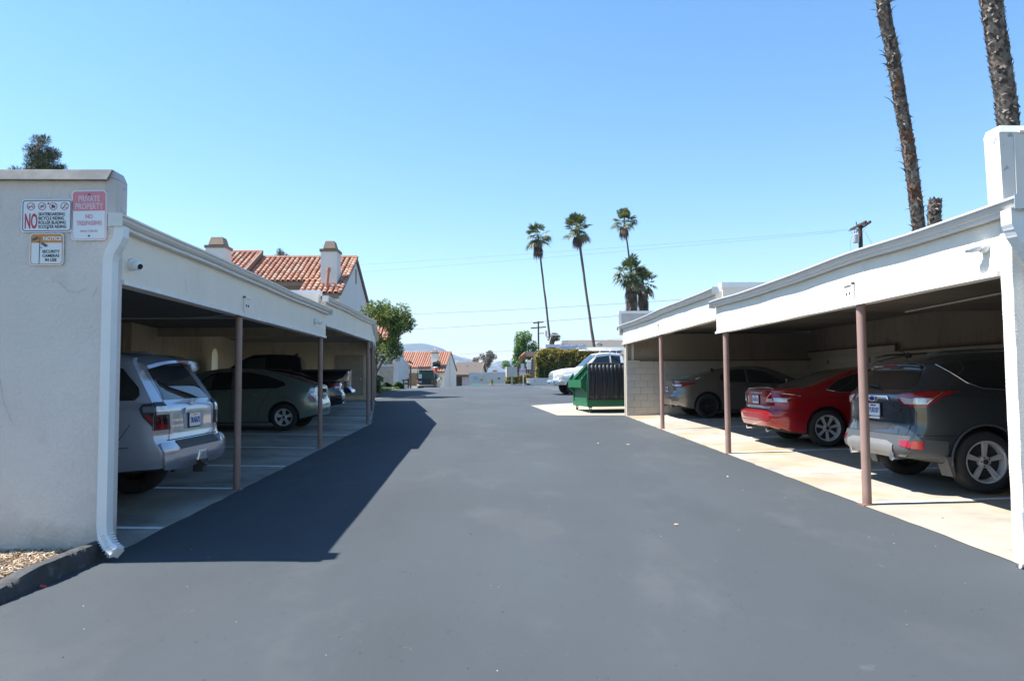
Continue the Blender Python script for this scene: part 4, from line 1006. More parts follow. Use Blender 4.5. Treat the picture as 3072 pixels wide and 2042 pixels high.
C.patch('rear_window', m_glass, 'z', 1, [(.72, -.55), (1.55, -.48), (1.55, .48), (.72, .55)], .003, 12, 10)
mb = MB(); mb.prism([(-.02, 1.03), (.0, 1.085), (.10, 1.07), (.24, 1.035)], -.66, .66, lambda u, v, d: (u, d, v)); put('lip_spoiler', mb.mesh('lip_spoiler', c_black), C.t)
for sy in (1, -1):
    L_ = C.patch('tail_lamp', m_tlr, 'y', sy, [(.06, .80), (.16, .79), (.50, .93), (.40, .945), (.08, .955)], .010, 8, 4)
    L_ = C.patch('tail_lamp', m_tlr, 'x', -1, [(sy * .50, .84), (sy * .84, .78), (sy * .84, .955), (sy * .56, .95)], .010, 8, 4)
    C.patch('tail_lamp_lens', m_tlc, 'x', -1, [(sy * .60, .84), (sy * .80, .82), (sy * .80, .86), (sy * .60, .88)], .015, 4, 2, parent=L_)
C.plate_(0, .80, '7XKL204')
C.rod('exhaust_tip', m_chrome, 'x', -1, [(.50, .36), (.58, .36)], .03, .0)
C.wheels(9, rim_r=.215, w=.20, mat=m_rim); C.mirror(3.0, .98); C.fin(1.75)

# ---- dark pickup -----------------------------------------------------------
c_dkblue = paint('paint_dark_blue', (.008, .012, .026), metal=.3, rough=.2)
def pickup_bed(C, x1, zt, W):
    mb = MB(); mb.box(.12, x1 - .04, -W + .16, W - .16, zt - .005, zt + .006); put('bed_cavity', mb.mesh('bed_cavity', m_under), C.t)
    for sy in (-1, 1): mb = MB(); mb.box(.05, x1 - .02, sy * W * .93 - .05, sy * W * .93 + .05, zt - .03, zt + .035); put('bed_rail', mb.mesh('bed_rail', m_blkpl), C.t)
    mb = MB(); mb.box(.04, .11, -W + .12, W - .12, zt - .03, zt + .03); put('tailgate_cap', mb.mesh('tailgate_cap', m_blkpl), C.t)
SP = dict(L=5.7, W=.98, wr=.40, axles=(1.25, 4.75), cat='pickup truck', tumble=.26, roofr=.12,
    top=[(0, 1.32), (.3, 1.34), (1.62, 1.34), (1.66, 1.36), (1.74, 1.80), (1.95, 1.88), (2.6, 1.91), (3.2, 1.89), (3.6, 1.74), (4.15, 1.36), (4.35, 1.27), (5.2, 1.20), (5.6, 1.10), (5.7, .95)],
    belt=[(0, 1.28), (1.6, 1.29), (1.8, 1.25), (4.2, 1.18), (5.2, 1.10), (5.7, .9)],
    bot=[(0, .55), (.5, .50), (1.5, .45), (4.5, .42), (5.3, .42), (5.7, .5)],
    plan=[(0, .96), (.1, .985), (.5, 1), (5.0, 1), (5.5, .93), (5.7, .85)],
    rear=[(.45, .04), (.52, -.10), (.68, -.10), (.71, .03), (1.35, .03)], front=[(.5, 0), (.9, 0), (1.2, -.06)])
lx, ly = -.75, 6.25; wx, wy = floc(lx, ly)
C = Car('pickup_truck', 'very dark blue pickup truck at the far end of the left carport', SP, c_dkblue, (wx, wy, G_(wx - 1.5, wy)), math.pi + math.atan(-K3))
C.patch('side_window', m_glass, 'y', 1, [(1.98, 1.33), (2.75, 1.30), (2.75, 1.78), (2.05, 1.76)], .003, 10, 6, both=True)
C.patch('side_window', m_glass_lt, 'y', 1, [(2.85, 1.30), (3.95, 1.26), (3.4, 1.74), (2.85, 1.78)], .003, 10, 6, both=True)
for sy in (1, -1): C.patch('tail_lamp', m_tlr, 'y', sy, [(.03, .98), (.16, .98), (.16, 1.24), (.03, 1.24)], .010, 4, 4)
C.patch('tail_lamp', m_tlr, 'x', -1, [(.80, .98), (.965, .98), (.965, 1.24), (.80, 1.24)], .010, 4, 4, both=True)
C.patch('rear_bumper', m_chrome, 'x', -1, [(-.92, .53), (.92, .53), (.92, .68), (-.92, .68)], .012, 14, 3)
C.line('y', 1, [(1.68, .5), (1.68, 1.30)], .012, both=True); C.line('y', 1, [(2.80, .48), (2.80, 1.80)], .009, both=True)
pickup_bed(C, 1.66, 1.335, .98); C.wheels(6, rim_r=.23, w=.26); C.fin(1.95, .06); C.mirror(3.85, 1.28, size=(.12, .2, .24))

# ---- dark grey suv, near right ---------------------------------------------
c_grey = paint('paint_dark_grey', (.050, .058, .066), metal=.55, rough=.27)
m_clad = M('grey_cladding', (.065, .07, .075), rough=.5, var=.08); m_skid = M('skid_silver', (.27, .27, .265), rough=.4, metal=.4)
SP = dict(L=4.53, W=.92, wr=.358, axles=(.93, 3.62), cat='suv', tumble=.36, roofr=.13,
    top=[(0, 1.535), (.25, 1.60), (.8, 1.655), (1.7, 1.675), (2.3, 1.65), (2.8, 1.50), (3.3, 1.20), (3.5, 1.12), (4.1, 1.02), (4.4, .88), (4.53, .76)],
    belt=[(0, 1.18), (.5, 1.19), (1.3, 1.13), (2.4, 1.05), (3.4, 1.0), (4.1, .90), (4.53, .68)],
    bot=[(0, .40), (.4, .32), (1.0, .25), (3.3, .24), (4.1, .26), (4.53, .32)],
    plan=[(0, .85), (.12, .93), (.45, .985), (1.0, 1), (3.7, 1), (4.2, .92), (4.53, .72)],
    rear=[(.32, .16), (.40, .06), (.48, .0), (.58, 0), (.62, .02), (.66, .07), (.86, .10), (1.10, .10), (1.17, .14), (1.22, .20), (1.50, .37), (1.56, .36)],
    front=[(.3, -.08), (.6, 0), (.8, -.06), (1.0, -.25)])
x, y = 4.88, 9.36
C = Car('suv', 'dark grey suv with large red tail lamps parked nearest in the right carport', SP, c_grey, (x, y, G_(x + 1.2, y)), 0)
C.patch('rear_window', m_glass, 'x', -1, [(-.62, 1.21), (.62, 1.21), (.66, 1.27), (.58, 1.475), (-.58, 1.475), (-.66, 1.27)], .006, 20, 8)
for nm, pl in (('rear_quarter_window', [(.50, 1.50), (.78, 1.29), (.95, 1.22), (1.25, 1.20), (1.25, 1.545), (.8, 1.545)]), ('rear_door_window', [(1.31, 1.20), (2.08, 1.17), (2.08, 1.545), (1.31, 1.545)]), ('front_door_window', [(2.14, 1.17), (3.02, 1.12), (2.62, 1.48), (2.14, 1.54)])):
    C.patch(nm, m_glass, 'y', -1, pl, .003, 14, 6, both=True)
C.rod('window_trim', m_chrome, 'y', -1, [(.48, 1.505), (.62, 1.40), (.77, 1.285), (.95, 1.213), (1.3, 1.19), (2.1, 1.16), (3.0, 1.11)], .007, .004, both=True)
C.rod('tailgate_spoiler', c_grey, 'x', -1, [(-.60, 1.485), (-.3, 1.505), (0, 1.51), (.3, 1.505), (.60, 1.485)], .020, .03)
C.patch('brake_light', m_tlr, 'x', -1, [(-.15, 1.485), (.15, 1.485), (.15, 1.515), (-.15, 1.515)], .054, 6, 2)
for sy in (-1, 1):
    L_ = C.patch('tail_lamp', m_tlr, 'y', sy, [(.14, 1.00), (.26, .99), (.46, 1.12), (.66, 1.185), (.40, 1.19), (.14, 1.165)], .014, 14, 6)
    C.patch('tail_lamp_lens', m_tlc, 'y', sy, [(.15, 1.03), (.27, 1.03), (.33, 1.10), (.15, 1.10)], .019, 6, 3, parent=L_)
    C.rod('lamp_chrome_line', m_chrome, 'y', sy, [(.27, 1.03), (.36, 1.105), (.44, 1.15), (.47, 1.18)], .006, .018, parent=L_)
    L_ = C.patch('tail_lamp', m_tlr, 'x', -1, [(sy * .50, 1.12), (sy * .60, 1.03), (sy * .80, 1.00), (sy * .90, 1.00), (sy * .90, 1.16), (sy * .64, 1.165)], .014, 12, 6)
    C.patch('tail_lamp_lens', m_tlc, 'x', -1, [(sy * .60, 1.075), (sy * .66, 1.035), (sy * .88, 1.03), (sy * .88, 1.09), (sy * .60, 1.10)], .019, 8, 3, parent=L_)
g = C.patch('garnish_bar', m_chrome, 'x', -1, [(-.37, 1.045), (.37, 1.045), (.32, 1.115), (-.32, 1.115)], .018, 12, 3)
p, nn, d = C.hit('x', 0, 1.085, -1); mb = MB(); mb.lathe([(0, -.034), (.032, -.033), (.036, -.028)], (p.x, p.y, p.z), 'X', 24); me = mb.mesh('emblem', M('emblem_blue', (.015, .03, .16), rough=.2), 40)
me.transform(Matrix.Translation(p) @ Matrix.Diagonal((1, 2.0, .9, 1)) @ Matrix.Translation(-p)); e = put('emblem', me, g)
mb = MB(); mb.tube([(p.x - .032, .074 * math.cos(t * math.pi / 12), p.z + .033 * math.sin(t * math.pi / 12)) for t in range(25)], .005, 6, caps=False); put('emblem_ring', mb.mesh('emblem_ring', m_chrome, True), e)
C.plate_(0, .945, '7YUE107', xoff=.008)
C.badge_text('TITANIUM', -.56, .985, .028, m_chrome, sx=1.2); C.badge_text('ECOBOOST', -.56, .955, .024, m_chrome, sx=1.1)
C.line('x', -1, [(-.70, .66), (.70, .66)], .012); C.line('x', -1, [(.70, .66), (.74, .85), (.70, 1.0)], .009, both=True); C.line('x', -1, [(-.66, .81), (.66, .81)], .008)
C.line('y', -1, [(.12, .67), (.56, .66)], .008, both=True)
C.patch('lower_bumper', m_clad, 'x', -1, [(-.91, .40), (.91, .40), (.91, .635), (.70, .655), (-.70, .655), (-.91, .635)], .010, 22, 5)
C.patch('lower_bumper', m_clad, 'y', -1, [(.10, .41), (.42, .36), (.49, .37), (.48, .60), (.10, .635)], .010, 10, 5, both=True)
C.patch('skid_plate', m_skid, 'x', -1, [(-.62, .40), (.62, .40), (.55, .54), (.40, .58), (-.40, .58), (-.55, .54)], .022, 16, 4)
for sy in (-1, 1):
    C.patch('bumper_reflector', m_tlr, 'x', -1, [(sy * .66, .535), (sy * .84, .50), (sy * .90, .50), (sy * .90, .595), (sy * .64, .60)], .018, 5, 3)
    mb = MB(); mb.tube([(.02, sy * .50, .385), (.22, sy * .48, .40)], .042, 16); mb.tube([(.018, sy * .50, .385), (.06, sy * .50, .385)], .034, 16); put('exhaust_tip', mb.mesh('exhaust_tip', m_chrome, 40), C.t)
    mb = MB(); mb.hexa([(.50, sy * .72, .19), (.53, sy * .72, .19), (.55, sy * .90, .19), (.52, sy * .905, .19), (.44, sy * .70, .42), (.52, sy * .70, .42), (.52, sy * .915, .42), (.44, sy * .915, .42)]); put('mud_flap', mb.mesh('mud_flap', M('flap_grey', (.10, .10, .10), rough=.6)), C.t)
    mb = MB(); mb.tube([(.45, sy * .60, 1.625), (.65, sy * .615, 1.66), (1.6, sy * .61, 1.695), (2.2, sy * .58, 1.675), (2.35, sy * .57, 1.63)], .016, 8); put('roof_rail', mb.mesh('roof_rail', m_clad, True), C.t)
    mb = MB(); pts = [(.93 + .425 * math.cos(a), sy * (.92 + .004), .368 + .425 * math.sin(a)) for a in [R(-8 + 196 * k / 20) for k in range(21)]]; mb.tube(pts, .014, 8); put('arch_cladding', mb.mesh('arch_cladding', m_clad, True), C.t)
C.line('y', -1, [(1.45, .38), (1.42, .6), (1.22, .95), (1.27, 1.2)], .008, both=True); C.line('y', -1, [(2.11, .34), (2.11, 1.17)], .008, both=True)
C.rod('door_handle', m_chrome, 'y', -1, [(1.40, 1.0), (1.60, 1.0)], .012, .02, both=True)
p, nn, d = C.hit('z', .55, 0, 1); mb = MB(); mb.tube([p, p + Vector((.03, 0, .03))], .035, 10); mb.tube([p + Vector((0, 0, .02)), p + Vector((-.27, 0, .24))], .006, 6); put('antenna', mb.mesh('antenna', m_blkpl, 40), C.t)
C.rod('release_handle', m_chrome, 'x', -1, [(-.14, .845), (.14, .845)], .018, .012)
C.wiper(.0, 1.215, .40, 1.25); C.wheels(5, rim_r=.242, w=.235, mat=m_rimm, twin=True, hubmat=m_blkpl); C.mirror(2.95, 1.10)

# ---- red sedan --------------------------------------------------------------
c_red = paint('paint_red', (.30, .006, .010), metal=.25, rough=.2)
SP = dict(L=4.92, W=.92, wr=.335, axles=(1.08, 3.87), tumble=.42, roofr=.11,
    top=[(0, .90), (.05, 1.03), (.25, 1.055), (.72, 1.085), (1.2, 1.25), (1.75, 1.42), (2.3, 1.47), (2.7, 1.45), (3.1, 1.32), (3.65, 1.05), (3.9, .98), (4.5, .86), (4.8, .72), (4.92, .62)],
    belt=[(0, .88), (.5, .97), (1.3, .975), (2.5, .925), (3.7, .88), (4.5, .78), (4.92, .58)],
    bot=[(0, .36), (.35, .24), (1.0, .20), (3.6, .19), (4.5, .22), (4.92, .28)],
    plan=[(0, .82), (.12, .90), (.5, .975), (1.2, 1), (3.8, 1), (4.5, .92), (4.92, .70)],
    rear=[(.22, .16), (.36, .05), (.52, 0), (.62, .0), (.66, .07), (.70, .11), (.98, .10), (1.04, .05)], front=[(.2, -.08), (.5, 0), (.7, -.08), (.9, -.3)])
x, y = 5.08, 14.12
C = Car('sedan', 'bright red sedan in the middle of the right carport', SP, c_red, (x, y, G_(x + 1.2, y)), 0)
C.patch('rear_window', M('glass_dusty', (.045, .05, .040), rough=.12), 'z', 1, [(.80, -.62), (1.66, -.50), (1.66, .50), (.80, .62)], .003, 12, 12)
C.patch('side_window', m_glass, 'y', -1, [(1.10, 1.035), (1.32, .995), (2.18, .975), (2.18, 1.37), (1.75, 1.33), (1.35, 1.20)], .003, 16, 6, both=True)
C.patch('side_window', m_glass_lt, 'y', -1, [(2.25, .97), (3.32, .93), (3.2, 1.03), (2.72, 1.31), (2.25, 1.37)], .003, 16, 6, both=True)
C.rod('window_trim', m_chrome, 'y', -1, [(3.2, .955), (2.2, .963), (1.32, .985), (1.09, 1.03), (1.13, 1.07), (1.35, 1.21), (1.75, 1.345), (2.2, 1.39), (2.7, 1.33)], .006, .004, both=True)
for sy in (-1, 1):
    L_ = C.patch('tail_lamp', m_tlr, 'y', sy, [(.14, .80), (.30, .815), (.60, .915), (.50, .935), (.30, .96), (.14, .965)], .012, 12, 5)
    C.patch('tail_lamp_lens', m_tlc, 'y', sy, [(.15, .81), (.28, .825), (.44, .88), (.15, .88)], .016, 6, 3, parent=L_)
    C.rod('lamp_trim', m_chrome, 'y', sy, [(.14, .797), (.30, .812), (.60, .915), (.50, .938), (.30, .963), (.14, .967)], .005, .012, parent=L_)
    L_ = C.patch('tail_lamp', m_tlr, 'x', -1, [(sy * .50, .80), (sy * .66, .795), (sy * .87, .80), (sy * .87, .965), (sy * .66, .955), (sy * .56, .90)], .012, 10, 5)
    C.patch('tail_lamp_lens', m_tlc, 'x', -1, [(sy * .52, .805), (sy * .86, .81), (sy * .86, .87), (sy * .56, .87)], .017, 6, 3, parent=L_)
    C.rod('lamp_trim', m_chrome, 'x', -1, [(sy * .50, .80), (sy * .56, .90), (sy * .66, .957), (sy * .80, .965)], .005, .014, parent=L_)
    mb = MB(); mb.tube([(.09, sy * .52, .285), (.30, sy * .50, .30)], .034, 14); put('exhaust_tip', mb.mesh('exhaust_tip', m_chrome, 40), C.t)
C.rod('trunk_lip', c_red, 'x', -1, [(-.66, 1.035), (-.3, 1.055), (0, 1.06), (.3, 1.055), (.66, 1.035)], .016, .006)
g = C.patch('garnish_bar', m_chrome, 'x', -1, [(-.28, .955), (.28, .955), (.28, .985), (-.28, .985)], .010, 8, 2)
C.plate_(0, .845, '7DXR372', xoff=.006)
C.line('x', -1, [(-.70, .675), (.70, .675)], .012); C.line('x', -1, [(.70, .675), (.60, .79)], .008, both=True); C.line('x', -1, [(-.86, .46), (.86, .46)], .010, off=.001)
C.line('y', -1, [(.14, .665), (.60, .63), (.68, .60)], .008, both=True)
C.line('y', -1, [(1.62, .30), (1.60, .55), (1.30, .92), (1.25, 1.0)], .008, both=True); C.line('y', -1, [(2.21, .26), (2.21, .97)], .008, both=True)
for hx in (1.75, 2.85): C.rod('door_handle', c_red, 'y', -1, [(hx - .10, .87), (hx, .875), (hx + .10, .87)], .014, .022, both=True)
C.wheels(7, rim_r=.232, w=.215, mat=m_rimm, twin=True); C.mirror(3.2, .97)

# ---- grey sedan with black wheels ---------------------------------------------
c_pew = paint('paint_pewter', (.17, .165, .15), metal=.6, rough=.3)
SP = dict(L=4.85, W=.915, wr=.335, axles=(1.02, 3.81), tumble=.43, roofr=.11,
    top=[(0, .92), (.05, 1.05), (.30, 1.075), (.62, 1.095), (1.2, 1.27), (1.8, 1.42), (2.3, 1.455), (2.7, 1.43), (3.1, 1.30), (3.7, 1.03), (3.9, .97), (4.5, .86), (4.75, .72), (4.85, .62)],
    belt=[(0, .90), (.5, .985), (1.3, .985), (2.5, .93), (3.7, .885), (4.5, .78), (4.85, .58)],
    bot=[(0, .36), (.4, .26), (1.0, .2), (3.6, .19), (4.4, .22), (4.85, .28)],
    plan=[(0, .84), (.12, .92), (.5, .98), (1.2, 1), (3.8, 1), (4.4, .92), (4.85, .70)],
    rear=[(.22, .14), (.36, .04), (.5, 0), (.60, .0), (.68, .05), (.74, .10), (1.0, .09), (1.05, .05)], front=[(.2, -.08), (.5, 0), (.7, -.08), (.9, -.3)])
x, y = 5.12, 21.32
C = Car('sedan', 'pewter grey sedan with black wheels beside the far block wall on the right', SP, c_pew, (x, y, G_(x + 1.2, y)), 0)
C.patch('rear_window', m_glass, 'z', 1, [(.70, -.58), (1.62, -.50), (1.62, .50), (.70, .58)], .003, 12, 12)
C.patch('side_window', m_glass, 'y', -1, [(1.38, 1.10), (1.42, 1.02), (1.55, .995), (2.12, .98), (2.12, 1.36), (1.75, 1.33), (1.45, 1.23)], .003, 14, 6, both=True)
C.patch('side_window', m_glass, 'y', -1, [(2.18, .98), (3.25, .935), (3.1, 1.05), (2.68, 1.29), (2.18, 1.36)], .003, 14, 6, both=True)
C.rod('roof_trim', m_chrome, 'y', -1, [(.70, 1.08), (1.0, 1.18), (1.4, 1.30), (1.8, 1.375), (2.3, 1.40), (2.8, 1.31)], .006, .004, both=True)
for sy in (-1, 1):
    L_ = C.patch('tail_lamp', m_tlr, 'y', sy, [(.12, .83), (.20, .84), (.72, .965), (.12, .985)], .012, 12, 4)
    L_ = C.patch('tail_lamp', m_tlr, 'x', -1, [(sy * .52, .90), (sy * .85, .83), (sy * .85, .985), (sy * .55, .975)], .012, 10, 4)
    C.patch('tail_lamp_lens', m_tlc, 'x', -1, [(sy * .56, .905), (sy * .82, .88), (sy * .82, .93), (sy * .56, .945)], .017, 6, 2, parent=L_)
    mb = MB(); me = None; mb.tube([(.05, sy * .60, .33), (.20, sy * .58, .34)], [.05, .045], 16); put('exhaust_tip', mb.mesh('exhaust_tip', m_blkpl, 40), C.t)
C.patch('bumper_reflector', m_tlr, 'x', -1, [(.55, .50), (.84, .475), (.84, .495), (.55, .52)], .010, 6, 2, both=True)
C.plate_(0, .80, '7BRS918', xoff=.004); C.line('x', -1, [(-.70, .68), (.70, .68)], .010)
C.line('y', -1, [(1.62, .30), (1.60, .55), (1.30, .92)], .008, both=True); C.line('y', -1, [(2.15, .26), (2.15, .98)], .008, both=True)
for hx in (1.72, 2.80): C.rod('door_handle', c_pew, 'y', -1, [(hx - .10, .88), (hx + .10, .88)], .014, .022, both=True)
C.wheels(9, rim_r=.235, w=.215, mat=m_rimd); C.mirror(3.2, .98); C.fin(1.45)

# ---- white pickup with ladder rack, beyond the bin ------------------------------
c_white = paint('paint_white', (.74, .74, .73), metal=0, rough=.3)
m_headl = M('headlamp_lens', (.42, .42, .36), rough=.12, var=.2, vs=20, coat=1)
SP = dict(L=5.6, W=.985, wr=.385, axles=(1.15, 4.60), cat='pickup truck', tumble=.30, roofr=.14,
    top=[(0, 1.28), (1.9, 1.30), (1.96, 1.34), (2.05, 1.92), (2.3, 2.02), (2.9, 2.06), (3.3, 2.02), (3.6, 1.80), (4.05, 1.40), (4.2, 1.33), (4.9, 1.28), (5.35, 1.20), (5.55, 1.12), (5.6, 1.06)],
    belt=[(0, 1.24), (1.9, 1.25), (2.2, 1.24), (4.1, 1.17), (4.7, 1.03), (5.3, .96), (5.6, .80)],
    bot=[(0, .55), (1.5, .45), (4.5, .44), (5.2, .44), (5.6, .46)],
    plan=[(0, .97), (.5, 1), (4.4, 1), (4.9, .98), (5.35, .95), (5.6, .88)],
    rear=[(.45, .04), (1.35, .03)], front=[(.44, .02), (.50, .06), (.66, .07), (.70, .0), (.95, -.02), (1.12, -.06), (1.25, -.15)])
C = Car('pickup_truck', 'white pickup truck with a ladder rack parked beyond the green bin', SP, c_white, (9.05, 39.4, gz(6, 39)), math.pi + R(8))
C.t.scale = (1.04, 1.04, 1.06)
C.patch('windshield', m_glass, 'z', 1, [(3.42, -.66), (4.08, -.80), (4.08, .80), (3.42, .66)], .004, 12, 12)
C.patch('front_door_window', m_glass, 'y', 1, [(2.75, 1.30), (3.92, 1.26), (3.86, 1.34), (3.42, 1.82), (2.75, 1.90)], .003, 14, 6, both=True)
C.patch('rear_door_window', m_glass, 'y', 1, [(2.14, 1.32), (2.68, 1.30), (2.68, 1.90), (2.2, 1.87)], .003, 8, 6, both=True)
g = C.patch('grille', m_chrome, 'x', 1, [(-.46, .74), (.46, .74), (.46, 1.02), (.40, 1.08), (-.40, 1.08), (-.46, 1.02)], .015, 14, 6)
for (a, b) in ((-.38, -.04), (.04, .38)):
    for (c_, d_) in ((.76, .88), (.92, 1.03)): C.patch('grille_opening', M('grille_shadow', (.16, .17, .19), rough=.5), 'x', 1, [(a, c_), (b, c_), (b, d_), (a, d_)], .019, 5, 2, parent=g)
for sy in (-1, 1):
    C.patch('headlamp', m_headl, 'x', 1, [(sy * .52, .78), (sy * .80, .78), (sy * .80, .97), (sy * .54, .98)], .012, 6, 4)
    C.patch('headlamp', m_headl, 'y', sy, [(5.10, .82), (5.40, .78), (5.44, .95), (5.16, .97)], .010, 6, 4)
C.patch('front_bumper', m_chrome, 'x', 1, [(-.92, .47), (.92, .47), (.92, .70), (-.92, .70)], .025, 18, 4)
C.patch('front_bumper', m_chrome, 'y', 1, [(5.12, .50), (5.50, .47), (5.50, .70), (5.12, .70)], .022, 6, 4, both=True)
C.patch('bumper_opening', m_blkpl, 'x', 1, [(-.16, .54), (.16, .54), (.16, .62), (-.16, .62)], .030, 3, 2)
C.patch('painted_arch_shadow', m_blkpl, 'y', 1, [(4.14, .46), (4.20, .46), (4.22, .72), (4.18, .74)], .006, 3, 3, both=True)  # arch shadow put in as a dark strip behind the front wheel
C.line('y', 1, [(2.72, .50), (2.72, 1.78)], .01, both=True); C.line('y', 1, [(4.02, .5), (4.02, 1.18)], .01, both=True)
C.line('y', 1, [(4.15, 1.06), (5.1, .99)], .012, m_gap, both=True)
C.rod('door_handle', m_blkpl, 'y', 1, [(2.85, 1.08), (3.05, 1.08)], .018, .02, both=True)
C.mirror(3.80, 1.26, mat=m_blkpl, size=(.12, .22, .20)); C.wheels(5, rim_r=.215, w=.25); pickup_bed(C, 1.95, 1.29, .985)
mb = MB()
for sy in (-1, 1):
    mb.tube([(.1, sy * .86, 2.22), (3.9, sy * .80, 2.22)], .03, 8)
    for xx in (.3, 1.85, 2.75): mb.tube([(xx, sy * .90, 1.3 if xx < 2 else 2.0), (xx, sy * .84, 2.22)], .022, 8)
for xx in (.3, 1.85, 3.6): mb.tube([(xx, -.83, 2.22), (xx, .83, 2.22)], .025, 8)
rk = put('ladder_rack', mb.mesh('ladder_rack', c_white, True), C.t)
LD = thing('ladder', 'white ladder lying along the roof rack of the white pickup', 'ladder', (9.05, 39.4, gz(6, 39)), math.pi + R(8))
mb = MB()
for yy in (.30, .70): mb.bar((.0, yy, 2.46), (4.5, yy, 2.41), .035, .09)
part('rail', mb, c_white, LD, world=False); mb = MB()
for k in range(14): mb.tube([(.2 + k * .31, .30, 2.455 - .004 * k), (.2 + k * .31, .70, 2.455 - .004 * k)], .018, 6)
part('rungs', mb, c_white, LD, world=False)

# ---- dark work truck with a rack, down the slope -----------------------------------
c_dgreen = paint('paint_black_green', (.010, .022, .020), metal=.2, rough=.3)
SP = dict(L=5.4, W=.96, wr=.38, axles=(1.15, 4.45), cat='work truck', tumble=.26, roofr=.12,
    top=[(0, 1.22), (.3, 1.24), (1.95, 1.24), (2.0, 1.28), (2.08, 1.70), (2.3, 1.80), (2.9, 1.82), (3.2, 1.78), (3.6, 1.55), (4.0, 1.26), (4.2, 1.2), (5.0, 1.12), (5.3, 1.02), (5.4, .9)],
    belt=[(0, 1.18), (1.9, 1.19), (2.1, 1.18), (4.0, 1.12), (5.0, 1.02), (5.4, .85)], bot=[(0, .5), (1.5, .42), (4.5, .4), (5.4, .45)],
    plan=[(0, .96), (.1, .985), (.5, 1), (4.7, 1), (5.2, .93), (5.4, .85)], rear=[(.40, .04), (.50, -.12), (.66, -.12), (.70, .03), (1.3, .03)], front=[(.5, 0), (.9, 0), (1.2, -.06)])
tx, ty = -5.75, 69.0
C = Car('work_truck', 'dark green work truck with a pipe rack, seen from behind past the crest', SP, c_dgreen, (tx, ty, gz(tx, ty)), R(90))
C.patch('rear_window', m_glass, 'x', -1, [(-.62, 1.34), (.62, 1.34), (.56, 1.68), (-.56, 1.68)], .004, 10, 5)
C.patch('tail_lamp', m_tlr, 'x', -1, [(.80, .85), (.94, .85), (.94, 1.12), (.80, 1.12)], .010, 4, 4, both=True)
C.patch('rear_bumper', m_blkpl, 'x', -1, [(-.90, .52), (.90, .52), (.90, .65), (-.90, .65)], .012, 14, 3)
C.plate_(.62, .95, '8K21704')
C.mirror(3.65, 1.25, mat=m_blkpl, size=(.16, .30, .26)); C.wheels(6, rim_r=.215, w=.25); pickup_bed(C, 1.95, 1.24, .96)
mb = MB()
for z in (1.95, 2.18, 2.38): mb.tube([(.10, -.86, z), (.10, .86, z)], .022, 6); mb.tube([(1.95, -.86, z), (1.95, .86, z)], .022, 6)
for sy in (-1, 1):
    for xx in (.1, 1.95, 3.9): mb.tube([(xx, sy * .86, 1.2), (xx, sy * .86, 2.42)], .025, 6)
    mb.tube([(.1, sy * .86, 2.38), (3.9, sy * .86, 2.38)], .025, 6)
put('pipe_rack', mb.mesh('pipe_rack', m_blkpl, True), C.t)
zb = gz(tx, ty)
def cargo(name, label, cat_, loc, mb, mat): t = thing(name, label, cat_, loc, 0, 'load on the dark work truck'); put('shell', mb.mesh('shell', mat, 40), t); return t
mb = MB(); mb.box(-.78, .66, -.35, .35, 0, .80, .05, .05); cargo('tool_chest', 'dark green tool chest filling the bed of the work truck', 'tool chest', (tx, ty + .6, zb + 1.26), mb, M('chest_green', (.01, .06, .045), rough=.4))
mb = MB(); mb.lathe([(0, 0), (.17, 0), (.19, .05), (.19, .42), (.17, .46), (0, .47)]); t = cargo('water_cooler', 'orange water cooler with a white lid on the right of the truck rack', 'water cooler', (tx + .82, ty + .05, zb + 1.78), mb, M('cooler_orange', (.62, .10, .03), rough=.4))
mb = MB(); mb.lathe([(.0, .47), (.20, .47), (.20, .53), (.17, .56), (0, .57)]); mb.box(-.05, .05, -.22, -.18, .05, .12); put('lid', mb.mesh('lid', m_sw, 40), t)
mb = MB(); mb.box(-.14, .14, -.10, .10, 0, .42); cargo('fuel_can', 'pale plastic can standing at the left of the truck bed', 'can', (tx - .62, ty - .15 + .33, zb + 1.02 + .22), mb, m_plate)
# ------------------------------------------------------------------ dumpster
m_binG = M('bin_green', (.010, .115, .045), rough=.42, var=.10, vs=4, spots=[(5., (.02, .06, .03), .54, .72, 9, .7), (14., (.07, .18, .10), .64, .74, 6, .6), (9., (.10, .05, .025), .68, .74, 8, .8)])
m_binD = M('bin_green_dark', (.008, .085, .038), rough=.5, var=.1)
m_lid = M('lid_plastic', (.022, .024, .028), rough=.5, var=.1, spots=[(9., (.06, .065, .07), .62, .76, 7, .5)])
D = thing('dumpster', 'green steel dumpster with black ribbed lids hanging open down its back', 'dumpster', (3.22, 23.78, gz(3.2, 23.8) + .01), R(7))
W_, DD = 2.1, 1.95                                       # local x along the back, local y away from the camera
prof = [(0, .20), (DD, .20), (DD, 1.02), (DD - .10, 1.10), (.05, 1.56), (0, 1.56)]
mb = MB(); mb.prism(prof, 0, W_, lambda u, v, d: (d, u, v)); bd = part('body', mb, m_binG, D, world=False)
mb = MB()                                                 # top rims, corner posts, base skirt
mb.bar((-.03, -.02, 1.545), (-.03, DD - .10, 1.075), .07, .09); mb.bar((W_ + .03, -.02, 1.545), (W_ + .03, DD - .1, 1.075), .07, .09)
mb.box(-.03, W_ + .03, DD - .02, DD + .05, 1.0, 1.10); mb.box(-.04, W_ + .04, -.03, .03, 1.49, 1.57)
mb.box(-.025, .0, 0, DD, .20, .34); mb.box(W_, W_ + .025, 0, DD, .20, .34); mb.box(-.02, W_ + .02, -.028, 0, .20, .42)
for yy in (.04, DD - .10): mb.box(-.03, 0, yy, yy + .06, .34, 1.06)
part('rim', mb, m_binG, D, world=False)
